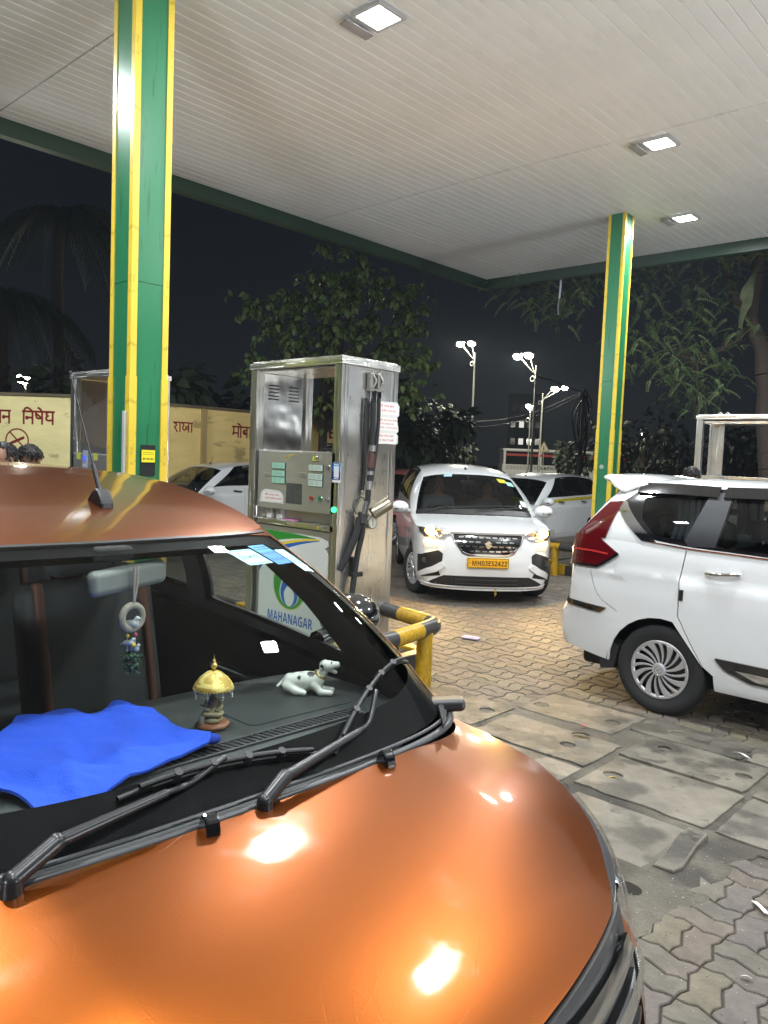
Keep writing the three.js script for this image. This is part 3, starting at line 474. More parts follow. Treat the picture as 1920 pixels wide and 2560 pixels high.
// the family of white minivans and hatchbacks; option flags say what the photograph shows of each
function makeCar(name, label, pos, turn, o) {
  const car = thing(name, label, 'car', pos, turn, o.group), F = carForm(o.sp), { O, tub, gh, tv, topH, pOf, out, sp } = F, paint = o.paint ?? M.white, glass = o.glass ?? M.tint;
  const wr = 0.315, fa = sp.fa, ra = sp.ra, pf = pOf(fa), pr = pOf(ra), arch = (p, r, k = 0) => { const a = []; for (let i = 0; i <= 14; i++) { const t = Math.PI * (1 - i / 14); a.push([p + (r + k) * Math.cos(t), 0.30 + (r + k) * Math.sin(t) * 1.0]); } return a; };
  const hb = (p) => { const s = O.at(p)[0]; return s < fa - 0.36 ? lerp(0.2, 0.24, s) : s > ra + 0.34 ? lerp(0.3, 0.36, clamp((s - ra - 0.34) / 0.4)) : 0.25; };
  const AR = 0.385, pD0 = pOf(sp.door[0]), pD1 = pOf(sp.door[1]), rearDoor = sp.rearDoor.map(([s, h]) => [pOf(s), h]), pR0 = rearDoor[0][0];
  const N = 26, seg = (a, b, f) => Array.from({ length: N + 1 }, (_, i) => { const p = lerp(a, b, i / N); return [p, f(p)]; });
  const bodyL = [...seg(0.0, pf - AR, hb), ...arch(pf, AR).slice(1, -1), [pf + AR, 0.25], [pr - AR, 0.25], ...arch(pr, AR).slice(1, -1), ...seg(pr + AR, O.P, hb), ...seg(O.P, pR0 + 0.004, topH), ...rearDoor.slice(1).map(([p, h]) => [p + 0.004, h]), [pD0 + 0.03, 0.345], [pD0 - 0.004, 0.375], ...seg(pD0 - 0.004, 0.0, topH)];
  const lip = { lip: 0.014 };
  const seamF = strip([[pOf(0.48), 0.70], [pOf(0.42), 0.6], [pOf(fa - 0.36), 0.56]], 0.005), seamR = o.rear ? strip(curve2([[pOf(ra + 0.57), 0.955], [pOf(ra + 0.49), 0.78], [pOf(ra + 0.33), 0.68]], 10, false), 0.006) : null;
  const body = [];
  for (const g of [1, -1]) { const H = [seamF, ...(seamR ? [seamR] : [])]; body.push(surf(tub, g > 0 ? bodyL : mirrorP(bodyL), g > 0 ? H : H.map(mirrorP), 0.07, 0.05, lip)); }
  // hood, out to the top edge of the tub
  const hp = []; for (let i = 0; i <= 24; i++) { const p = F.cowlP * i / 24, [s, w] = F.raw(p, topH(p)); hp.push([s, w]); } for (let i = 1; i <= 8; i++) { const [s, w] = sp.cowl(0.25 * (1 - i / 8)); hp.push([s, w]); }
  const half = (pts) => [...pts, ...pts.slice().reverse().filter((q) => q[1] > 1e-6).map(([s, w]) => [s, -w])];
  const hoodPoly = half([...hp]); mesh('body', body, paint, car);
  mesh('hood', surf(F.hoodFn, hoodPoly, [], 0.07, 0.07, lip), paint, car);
  for (const g of [1, -1]) {
    const pB = pOf(sp.door[2] ?? 2.3), dF = [...seg(pD0, pB - 0.004, topH), [pB - 0.004, 0.35], [pD0 + 0.03, 0.35]], dR = [...seg(pB + 0.002, pR0 - 0.004, topH), ...rearDoor.slice(1).map(([p, h]) => [p - 0.004, h]), [pB + 0.002, 0.35]];
    for (const [d, hs] of [[dF, (sp.door[2] ?? 2.3) - 0.2], [dR, sp.handle ?? ra - 0.5]]) {
      const m = mesh('door', surf(tub, g > 0 ? d : mirrorP(d), [], 0.09, 0.06, lip), paint, car), hy = sp.handleH ?? 1.05, c = (s, h, w) => { const q = tub(pOf(s), h); return V(q[0], q[1], (q[2] - w) * g); };
      mesh('handle', [tube([c(hs - 0.12, hy + 0.012, 0.012), c(hs - 0.06, hy + 0.008, 0.032), c(hs + 0.04, hy - 0.004, 0.032), c(hs + 0.1, hy - 0.006, 0.012)], 0.014, 14, 8)], o.chrome === false ? M.trim : M.chrome, m);
    }
    // side glass with its black frame
    const D = sp.dlo.map(([s, h]) => tv(s, h)), dl = rpoly(D, 0.02, 3), flip = (q) => g > 0 ? q : mirrorP(q), inner = sp.windows.map((w) => rpoly(w.map(([s, h]) => tv(s, h)), 0.02, 3));
    const tw = sp.tw, paintPoly = [[tw, 0], ...Array.from({ length: 30 }, (_, i) => [tw + (1 - tw) * (i + 1) / 30, 0]), ...Array.from({ length: 31 }, (_, i) => [1 - i / 30, 1]), [0, sp.vh], [tw * 0.8, sp.vh], [tw, sp.vh - 0.03]];
    const rg = rpoly([[0.86, 0.16], [1.0, 0.14], [1.0, 0.9], [0.87, 0.88]], 0.01, 2);
    mesh('pillar', surf(gh, flip(paintPoly), [flip(dl)], 0.03, 0.12, { lip: 0.012, ref: (p) => [p[0] * 0.7 - 0.7, 0.9, 0] }), paint, car);
    mesh('window_frame', surf(gh, flip(dl), inner.map(flip), 0.03, 0.12, { lip: 0.012, off: 0.002, ref: (p) => [p[0] * 0.7 - 0.7, 0.9, 0] }), M.blackGloss, car);
    for (const w of inner) mesh('window', surf(gh, flip(w), [], 0.04, 0.15, { off: -0.005, ref: (p) => [p[0] * 0.7 - 0.7, 0.9, 0] }), glass, car);
    mesh('tailgate_glass', surf(gh, flip(rg), [], 0.03, 0.12, { off: 0.004, ref: (p) => [p[0] * 0.7 - 0.7, 0.9, 0] }), M.blackGloss, car);
    if (o.chromeBelt) mesh('belt_moulding', surf(gh, flip(strip(sp.chrome.map(([s, h]) => tv(s, h)), 0.022)), [], 0.03, 0.05, { off: 0.008, lip: 0.006, ref: (p) => [p[0] * 0.7 - 0.7, 0.9, 0] }), M.chrome, car);
    if (o.visor) for (const [a, b] of sp.visor) mesh('rain_visor', surf(gh, flip([tv(a, 1.535), tv(b, 1.535), tv(b, 1.605), tv(a, 1.605)].map(([t, v]) => [t, v])), [], 0.03, 0.03, { off: 0.022, lip: 0.012, ref: (p) => [p[0] * 0.7 - 0.7, 0.9, 0] }), M.blackGloss, car);
    // arch liner, mirror, wheels
    for (const [p, s] of [[pf, fa], [pr, ra]]) { const q = tub(p, 0.5), lin_ = new THREE.CylinderGeometry(AR + 0.012, AR + 0.012, 0.3, 28, 1, true, Math.PI / 2, Math.PI).rotateX(Math.PI / 2).rotateZ(Math.PI / 2 * 0); lin_.translate(-s * F.ks, 0.30 * F.kh, 0); const m2 = mesh('arch_liner', lin_, M.black, car); m2.position.z = (q[2] + 0.17) * g; }
    const zw = tub(pf, 0.4)[2] + 0.1; wheelPart(car, -fa * F.ks, zw * g, wr * F.kh, o.steer ?? 0, 0.19, 16, -g); wheelPart(car, -ra * F.ks, (tub(pr, 0.4)[2] + 0.1) * g, wr * F.kh, 0, 0.19, 16, -g);
    const mb = F.B(0.27), mp = out(mb[0] + 0.12, mb[1], mb[2] + 0.06), mi = new THREE.SphereGeometry(1, 24, 16); { const pa = mi.attributes.position; for (let i = 0; i < pa.count; i++) { const x = pa.getX(i); if (x < -0.35) pa.setX(i, -0.35); } mi.computeVertexNormals(); mi.scale(0.11, 0.085, 0.125).translate(mp[0] + 0.02, mp[1], (mp[2] - 0.14) * g); }
    const mm = mesh('mirror', [mi, bar([mp[0], mp[1] - 0.05, (mp[2] + 0.02) * g], [mp[0] + 0.02, mp[1] - 0.04, (mp[2] - 0.1) * g], 0.03, 0.025)], paint, car); mesh('turn_signal', RB(0.02, 0.018, 0.12, 0.006, mp[0] + 0.115, mp[1] - 0.02, (mp[2] - 0.16) * g), M.trim, mm);
    if (o.ribbon) mesh('side_stripe', surf(tub, flip([[pD0 - 0.2, 0], [pR0 + 0.5, 0]].flatMap(([p]) => [p]).length ? [...seg(pD0 - 0.1, pR0 + 0.3, (p) => topH(p) - 0.075), ...seg(pR0 + 0.3, pD0 - 0.1, (p) => topH(p) - 0.015)] : []), [], 0.1, 0.05, { off: 0.004 }), std(lin(0.5, 0.42, 0.02), 0.4), car);
    if (o.skirt) { const sk = mesh('door_moulding', surf(tub, flip(rpoly([[pOf(ra - 0.38), 0.485], [pOf(1.25), 0.46], [pOf(1.25), 0.35], [pOf(ra - 0.62), 0.36], [pOf(ra - 0.45), 0.415]].map(([a, b]) => [a, b]), 0.02)), [], 0.1, 0.04, { off: 0.014, lip: 0.014 }), M.blackGloss, car); mesh('chrome_strip', surf(tub, flip(rpoly([[pOf(ra - 0.52), 0.43], [pOf(1.3), 0.41], [pOf(1.3), 0.375], [pOf(ra - 0.66), 0.38]], 0.012)), [], 0.1, 0.04, { off: 0.02, lip: 0.008 }), M.chrome, sk); }
  }
  // roof
  const re = []; for (let i = 0; i <= 40; i++) { const [s, w] = sp.roofEdge(i / 40); re.push([s, w]); }
  mesh('roof', surf(F.roofFn, half(re.filter((q, i) => i === 0 || i === 40 || q[1] > 0.01)), [], 0.09, 0.07, { lip: 0.01 }), paint, car);
  const ws = [...Array.from({ length: 17 }, (_, i) => [-sp.tw + 2 * sp.tw * i / 16, 0.015]), ...rpoly([[sp.tw, 0.015], [sp.tw - 0.004, sp.vh - 0.03], [sp.tw * 0.78, sp.vh]], 0.01).slice(6), ...Array.from({ length: 15 }, (_, i) => [sp.tw * 0.75 * (1 - 2 * i / 14), sp.vh]), [-sp.tw + 0.004, sp.vh - 0.03]];
  const screen = mesh('windshield', surf(gh, ws, [], 0.02, 0.1, { off: -0.004, ref: (p) => [p[0] - 0.8, 0.5, 0] }), o.frontGlass ?? glass, car);
  const frit = [...Array.from({ length: 17 }, (_, i) => [-sp.tw + 2 * sp.tw * i / 16, 0.012]), ...Array.from({ length: 17 }, (_, i) => [sp.tw - 2 * sp.tw * i / 16, 0.10])];
  mesh('cowl_band', surf(gh, frit, [], 0.02, 0.1, { off: 0.002, ref: (p) => [p[0] - 0.8, 0.5, 0] }), M.black, car);
  // wipers, aerial
  for (const [a, b, c] of [[-0.10, 0.02, 0.14], [0.06, 0.05, 0.2]]) { const q = (t, v, u) => { const r = gh(t, v); return V(r[0] + 0.01, r[1] + u, r[2]); }; mesh('wiper', [tube([q(a - 0.06, b, 0.02), q(a, 0.09, 0.02), q(c, 0.17, 0.018)], 0.007, 10, 6), tube([q(a + 0.02, 0.1, 0.012), q(c + 0.03, 0.14, 0.012)], 0.006, 8, 6)], M.black, car); }
  if (o.aerial) { const s = sp.roofEdge(0)[0] + 0.22, q = out(s, 0, sp.roof(s, 0)); mesh('aerial', [CY(0.012, 0.025, 0.035, 10, q[0], q[1] + 0.014, q[2]), bar([q[0], q[1] + 0.02, q[2]], [q[0] - 0.07, q[1] + 0.17, q[2]], 0.004, 0.003, 6)], M.black, car); }
  // underbody, floor, dashboard, seats, wheel
  const L = O.at(O.P)[0]; mesh('underbody', [RB(L * F.ks - 0.5, 0.14, 1.3 * F.kw, 0.04, -L * F.ks / 2, 0.27, 0), RB(0.5, 0.2, 1.1, 0.05, -0.45, 0.28, 0)], M.black, car);
  const seatM = o.seat ?? std(lin(0.10, 0.09, 0.075), 0.85), y0 = 0.42;
  mesh('cabin_floor', BX((L - 1.4) * F.ks, 0.03, 1.4 * F.kw, -(L / 2 + 0.5) * F.ks, 0.38, 0), M.blackSoft, car);
  mesh('dashboard', [RB(0.42, 0.34, 1.36 * F.kw, 0.08, -(sp.cowlS + 0.34) * F.ks, (sp.belt(sp.cowlS) - 0.2) * F.kh, 0), RB(0.3, 0.05, 1.3 * F.kw, 0.03, -(sp.cowlS + 0.22) * F.ks, (sp.belt(sp.cowlS) - 0.03) * F.kh, 0)], M.blackSoft, car);
  const seat = (s, w, wd) => { const x = -s * F.ks, z = w * F.kw; const g = mesh('seat', [RB(0.5, 0.16, wd, 0.07, x, y0 + 0.14, z), RB(0.14, 0.58, wd * 0.96, 0.06).rotateZ(0.22).translate(x - 0.26, y0 + 0.46, z)], seatM, car); for (const k of wd > 0.7 ? [-0.36, 0.36] : [0]) mesh('headrest', [RB(0.09, 0.17, 0.25, 0.045).rotateZ(0.18).translate(x - 0.35, y0 + 0.85, z + k), bar([x - 0.34, y0 + 0.7, z + k], [x - 0.35, y0 + 0.84, z + k], 0.02)], seatM, g); };
  seat(2.15, 0.36, 0.5); seat(2.15, -0.36, 0.5); if (L * F.ks > 3) seat(3.0, 0, 1.2); if (o.third) seat(3.75, 0, 1.1);
  { const x = -(sp.cowlS + 0.62) * F.ks, z = 0.36 * F.kw; const g = new THREE.TorusGeometry(0.18, 0.016, 8, 28).rotateY(Math.PI / 2).rotateZ(0.42).translate(x, 0.93 * F.kh, z); mesh('steering_wheel', [g, bar([x, 0.93 * F.kh, z - 0.17], [x, 0.93 * F.kh, z + 0.17], 0.014), bar([x, 0.93 * F.kh, z], [x + 0.2, 0.84 * F.kh, z], 0.04)], M.black, car); }
  mesh('inner_mirror', [RB(0.03, 0.06, 0.22, 0.015, -(sp.roofEdge(0)[0] - 0.06) * F.ks, (sp.roof(sp.roofEdge(0)[0], 0) - 0.13) * F.kh, 0), bar([-(sp.roofEdge(0)[0] - 0.05) * F.ks, (sp.roof(sp.roofEdge(0)[0], 0) - 0.13) * F.kh, 0], [-(sp.roofEdge(0)[0] - 0.02) * F.ks, (sp.roof(sp.roofEdge(0)[0], 0) - 0.02) * F.kh, 0], 0.012)], M.black, car);
  if (!o.plainNose) { for (const g of [1, -1]) { const flip = (q) => g > 0 ? q : mirrorP(q); mesh('headlight', surf(tub, flip(rpoly([[0.47, 0.655], [0.60, 0.69], [0.80, 0.735], [1.02, 0.83], [0.92, 0.705], [0.80, 0.64], [0.62, 0.615]], 0.02)), [], 0.05, 0.03, { off: 0.004 }), M.alloy, car); if (!o.front) mesh('bumper_vent', surf(tub, flip(rpoly([[0.5, 0.46], [0.86, 0.5], [0.84, 0.34], [0.62, 0.34]], 0.02)), [], 0.05, 0.03, { off: 0.004 }), M.black, car); } mesh('grille', surf(tub, rpoly([[-0.46, 0.69], [0.46, 0.69], [0.34, 0.53], [-0.34, 0.53]], 0.02), [], 0.06, 0.04, { off: 0.004 }), M.black, car); }
  if (!o.rear) for (const g of [1, -1]) { const P = O.P, q = [[P - 0.55, 1.0], [P - 0.95, 1.06], [P - 0.62, 0.86]]; mesh('tail_lamp', surf(tub, g > 0 ? rpoly(q, 0.03) : mirrorP(rpoly(q, 0.03)), [], 0.05, 0.04, { off: 0.006 }), o.tailMat ?? M.tail, car); }
  car.userData.form = undefined; delete car.userData.form;
  return [car, F];
}
const ERT = {
  outline: [[0, 0], [0.008, 0.28], [0.035, 0.52], [0.1, 0.69], [0.22, 0.79], [0.45, 0.845], [0.8, 0.86], [1.3, 0.866], [2.4, 0.868], [3.3, 0.866], [3.85, 0.858], [4.2, 0.832], [4.38, 0.775], [4.48, 0.64], [4.525, 0.38], [4.535, 0]],
  fi: tab([[0.2, 0.075], [0.26, 0.02], [0.34, 0.012], [0.42, 0.0], [0.52, 0.0], [0.62, 0.01], [0.72, 0.028], [0.8, 0.05], [0.86, 0.08], [0.9, 0.12], [0.96, 0.2], [1.3, 0.4]]),
  ri: tab([[0.28, 0.05], [0.36, 0.03], [0.46, 0.0], [0.58, 0.0], [0.64, 0.02], [0.74, 0.065], [0.85, 0.08], [0.98, 0.075], [1.12, 0.1], [1.25, 0.13]]),
  si: (h, s) => { const base = tab([[0.22, 0.06], [0.3, 0.028], [0.42, 0.012], [0.58, 0.004], [0.8, 0.0], [0.94, 0.006], [1.0, 0.016], [1.1, 0.022], [1.25, 0.05]])(h); return base - 0.010 * Math.exp(-(((h - 0.955) / 0.025) ** 2)) * sm(1.2, 2.2, s) * (1 - sm(3.9, 4.2, s)); },
  hood: (s, w) => tab([[0.0, 0.84], [0.08, 0.87], [0.16, 0.89], [0.3, 0.92], [0.55, 0.965], [0.85, 1.0], [1.15, 1.03]])(s) - 0.035 * Math.pow(w / 0.85, 4),
  belt: tab([[1.0, 0.93], [1.25, 1.02], [1.6, 1.085], [2.2, 1.135], [3.0, 1.165], [3.6, 1.18], [4.2, 1.2], [4.4, 1.2]]), cowlS: 1.12,
  cowl: (t) => { const k = t / 0.25; return [1.02 + 0.12 * k ** 2.2, 0.775 * Math.sin(k * Math.PI / 2) ** 1 * (0.999) + 0.03 * k ** 8, lerp(1.02, 0.975, k ** 3)]; },
  roofEdge: tabs([[0, 1.84, 0], [0.12, 1.852, 0.33], [0.2, 1.89, 0.555], [0.25, 1.97, 0.632], [0.35, 2.3, 0.645], [0.5, 2.85, 0.645], [0.62, 3.3, 0.638], [0.74, 3.78, 0.61], [0.8, 3.98, 0.57], [0.85, 4.06, 0.5], [0.92, 4.09, 0.28], [1, 4.1, 0]]),
  roof: (s, w) => tab([[1.8, 1.545], [2.1, 1.61], [2.5, 1.655], [3.0, 1.672], [3.5, 1.67], [4.1, 1.635]])(s) - 0.075 * Math.pow(w / 0.64, 2.8),
  bulge: 0.05, tw: 0.232, vh: 0.965, fa: 0.85, ra: 3.59, door: [1.36, 2.3, 2.36], rearDoor: [[3.45, 1.18], [3.475, 0.98], [3.47, 0.72], [3.38, 0.56], [3.28, 0.40], [3.2, 0.345]], handle: 3.2, handleH: 1.045,
  dlo: [[1.5, 1.13], [2.3, 1.165], [3.42, 1.20], [3.70, 1.225], [3.84, 1.33], [3.99, 1.48], [3.91, 1.55], [3.3, 1.605], [2.6, 1.6], [2.22, 1.565]],
  windows: [[[1.72, 1.165], [2.24, 1.19], [2.28, 1.545], [2.18, 1.51]], [[2.42, 1.195], [3.25, 1.215], [3.21, 1.575], [2.42, 1.57]], [[3.47, 1.245], [3.68, 1.255], [3.80, 1.36], [3.83, 1.515], [3.37, 1.56]]],
  chrome: [[1.5, 1.12], [2.3, 1.155], [3.42, 1.188], [3.72, 1.21], [3.86, 1.32], [4.0, 1.475]], visor: [[2.4, 3.27], [3.31, 3.9]],
};
const hatch = (k) => ({ ...ERT, scale: k });
// ---------------------------------------------------------------- the two minivans of the forecourt
const [frontCar, FF] = makeCar('minivan', 'white minivan facing the camera with lit headlamps and yellow number plate', [-5.335, 0, -7.67], -0.775, { sp: ERT, front: true, aerial: true, third: true, steer: 0.3, frontGlass: M.tint2, plainNose: true });
const [rearCar, RF] = makeCar('minivan', 'white minivan at the right edge, seen from behind with red tail lamp and roof spoiler', [-2.2 + 3.59, 0, -6.146], 0, { sp: ERT, rear: true, chromeBelt: true, visor: true, skirt: true, third: true });
{ // nose of the front minivan
  const e = (h) => h < 0.22 ? h : h < 0.7 ? 0.22 + (h - 0.22) * 1.405 : 0.894 + (h - 0.7) * 0.16, tub = (p, h) => FF.tub(p, h), car = frontCar, S = (poly, off, lip, da = 0.05, db = 0.03) => surf(tub, poly.map(([a, b]) => [a, e(b)]), [], da, db, { off, lip });
  const grille = mesh('grille', S(rpoly([[-0.43, 0.665], [0.43, 0.665], [0.40, 0.60], [0.30, 0.525], [0.24, 0.505], [-0.24, 0.505], [-0.30, 0.525], [-0.40, 0.60]], 0.02), 0.003), M.blackGloss, car);
  const bits = [], bitsB = [];
  for (let r = 0; r < 4; r++) for (let k = -5; k <= 5; k++) { // rows of short faceted chrome dashes
    const y = 0.642 - r * 0.037, x = (k + (r % 2) * 0.5) * 0.082, lim = 0.40 - r * 0.035; if (Math.abs(x) > lim || Math.abs(x) < 0.065 && r > 0 && r < 3) continue;
    const d = x < 0 ? -1 : 1; bits.push(S([[x - 0.034, y + 0.003 * d], [x - 0.026, y + 0.006], [x + 0.024, y + 0.006], [x + 0.034, y - 0.003 * d], [x + 0.022, y - 0.006], [x - 0.022, y - 0.006]], 0.012, 0.01)); bitsB.push(bits.pop());
  }
  mesh('grille_dash', bitsB, M.chrome, grille);
  mesh('chrome_surround', [S(strip([[-0.47, 0.672], [-0.2, 0.672], [0.2, 0.672], [0.47, 0.672]], 0.014), 0.014, 0.012), S(strip([[-0.45, 0.66], [-0.40, 0.6], [-0.31, 0.515], [-0.24, 0.496], [0, 0.493], [0.24, 0.496], [0.31, 0.515], [0.40, 0.6], [0.45, 0.66]], 0.012), 0.012, 0.012)], M.chrome, grille);
  const em = ext([[0.045, 0.012], [0.0, 0.05], [-0.05, 0.012], [-0.012, -0.016], [-0.03, -0.016], [-0.045, -0.008], [-0.002, -0.05], [0.048, -0.012], [0.012, 0.014], [0.026, 0.016]], 0.008, 0.002).rotateY(Math.PI / 2); mesh('emblem', em.translate(-0.006, 0.735, 0), M.chrome, grille);
  mesh('lower_intake', S(rpoly([[-0.52, 0.315], [0.52, 0.315], [0.72, 0.25], [0.68, 0.235], [0.4, 0.225], [-0.4, 0.225], [-0.68, 0.235], [-0.72, 0.25]], 0.015), 0.003), M.black, car);
  for (const y of [0.25, 0.285]) mesh('intake_bar', S(strip([[-0.38, y], [0, y - 0.004], [0.38, y]], 0.008), 0.012, 0.008), M.trim, car);
  mesh('bumper_lip', S([...Array.from({ length: 21 }, (_, i) => [-0.92 + 1.84 * i / 20, 0.222 + 0.02 * (i / 10 - 1) ** 2]), ...Array.from({ length: 21 }, (_, i) => [0.92 - 1.84 * i / 20, 0.172 + 0.03 * (i / 10 - 1) ** 2])], 0.014, 0.03), M.white, car);
  for (const g of [1, -1]) {
    const fl = (q) => g > 0 ? q : mirrorP(q);
    const hl = mesh('headlight', S(fl(rpoly([[0.445, 0.655], [0.52, 0.683], [0.70, 0.715], [0.86, 0.765], [0.99, 0.83], [0.985, 0.75], [0.93, 0.675], [0.82, 0.63], [0.66, 0.615], [0.54, 0.62]], 0.014)), 0.003), std(lin(0.28, 0.26, 0.24), 0.22, 0.9), car);
    const at = (p, h, k) => { const q = tub(p * g, e(h)); return V(q[0] + k, q[1], q[2]); };
    mesh('reflector', [lathe([[0.0, -0.02], [0.03, -0.016], [0.052, 0.0], [0.058, 0.016], [0.062, 0.016], [0.062, 0.0]], 24).rotateZ(-Math.PI / 2).translate(...at(0.78, 0.69, 0.02).toArray())], M.chrome, hl); mesh('reflector', [lathe([[0.0, -0.02], [0.03, -0.012], [0.045, 0.008]], 20).rotateZ(-Math.PI / 2).translate(...at(0.63, 0.66, 0.02).toArray())], M.chrome, hl);
    const bp = at(0.78, 0.69, 0.055), bulb = mesh('headlight_bulb', new THREE.SphereGeometry(0.056, 16, 12).scale(0.5, 1, 1).translate(...bp.toArray()), std(0, 0.5, 0, { emissive: lin(1, 0.52, 0.10), emissiveIntensity: 14 }), hl);
    mesh('side_light', new THREE.SphereGeometry(0.012, 10, 8).translate(...at(0.66, 0.665, 0.03).toArray()), std(0, 0.5, 0, { emissive: lin(1, 0.55, 0.15), emissiveIntensity: 22 }), hl);
    mesh('headlight_cover', S(fl(rpoly([[0.445, 0.655], [0.52, 0.683], [0.70, 0.715], [0.86, 0.765], [0.99, 0.83], [0.985, 0.75], [0.93, 0.675], [0.82, 0.63], [0.66, 0.615], [0.54, 0.62]], 0.014)), 0.05, 0.045), M.lens, hl);
    const sl = new THREE.SpotLight(lin(1, 0.70, 0.3), 7, 0, 1.15, 0.95); sl.position.copy(bp).add(V(0.035, 0, 0)); sl.target.position.copy(bp).add(V(3, -0.2, -0.25 * g)); sl.shadow.radius = 1.5; car.add(sl, sl.target); const pl = new THREE.PointLight(lin(1, 0.58, 0.15), 6); pl.position.copy(bp); pl.castShadow = true; car.add(pl);
    const fr = mesh('fog_recess', S(fl(rpoly([[0.54, 0.50], [0.60, 0.525], [0.86, 0.475], [0.84, 0.44], [0.66, 0.385], [0.60, 0.29], [0.98, 0.27], [1.0, 0.5], [0.9, 0.53]].slice(0, 3).concat([[0.95, 0.47], [0.97, 0.30], [0.86, 0.28], [0.56, 0.31], [0.60, 0.37], [0.545, 0.44]]), 0.012)), 0.003), M.black, car);
    mesh('bumper_blade', S(fl(rpoly([[0.50, 0.395], [0.56, 0.43], [0.66, 0.385], [0.95, 0.305], [0.86, 0.285], [0.60, 0.345]].map(([a, b]) => [a, b]), 0.01)), 0.02, 0.018), M.white, fr);
    mesh('fog_lamp', CY(0.035, 0.035, 0.02, 18).rotateZ(Math.PI / 2).translate(...at(0.78, 0.43, 0.006).toArray()), M.trim, fr);
    mesh('reflective_tape', S(fl([[0.62, 0.585], [0.84, 0.572], [0.84, 0.54], [0.60, 0.555]]), 0.004), std(g > 0 ? lin(0.5, 0.42, 0.4) : lin(0.55, 0.5, 0.48), 0.5), car);
  }
  const pt = ctex(512, 128, (c, w, h) => { c.fillStyle = '#e3a51b'; c.fillRect(0, 0, w, h); c.strokeStyle = '#3a2a08'; c.lineWidth = 5; c.strokeRect(5, 5, w - 10, h - 10); c.fillStyle = '#16120c'; c.font = 'bold 92px sans-serif'; c.textBaseline = 'middle'; c.save(); c.translate(52, 68); c.scale(0.80, 1.0); c.fillText('MH03ES2422', 0, 0); c.restore(); c.font = 'bold 20px sans-serif'; c.fillStyle = '#7a5a18'; c.fillText('IND', 14, 64); });
  mesh('number_plate', RB(0.014, 0.125, 0.505, 0.006, 0.02, 0.52, 0), std(lin(0.5, 0.33, 0.02), 0.5), car); mesh('plate_print', new THREE.PlaneGeometry(0.495, 0.115).rotateY(Math.PI / 2).translate(0.029, 0.52, 0), std(0xffffff, 0.4, 0, { map: pt }), car);
  mesh('charm', [tube([[0.02, 0.22, -0.1], [0.03, 0.17, -0.105], [0.022, 0.12, -0.1]], 0.006, 8, 6), new THREE.SphereGeometry(0.02, 10, 8).translate(0.03, 0.19, -0.1), new THREE.SphereGeometry(0.016, 10, 8).translate(0.028, 0.155, -0.105)], std(lin(0.3, 0.22, 0.04), 0.7), car);
  const sq = (t, v, c, k) => mesh('sticker', surf(FF.gh, rpoly([[t - 0.02, v], [t + 0.02, v], [t + 0.02, v + 0.12], [t - 0.02, v + 0.12]], 0.006), [], 0.01, 0.05, { off: 0.004, ref: (p) => [p[0] - 0.8, 0.5, 0] }), std(c, 0.5), car, k);
  sq(0.15, 0.74, lin(0.5, 0.45, 0.02), 'yellow windshield sticker'); sq(0.185, 0.68, lin(0.25, 0.55, 0.5), 'pale green windshield sticker'); sq(-0.1, 0.86, lin(0.35, 0.5, 0.55), 'small pale windshield sticker'); sq(0.2, 0.2, lin(0.5, 0.55, 0.52), 'white card behind the windshield corner');
}
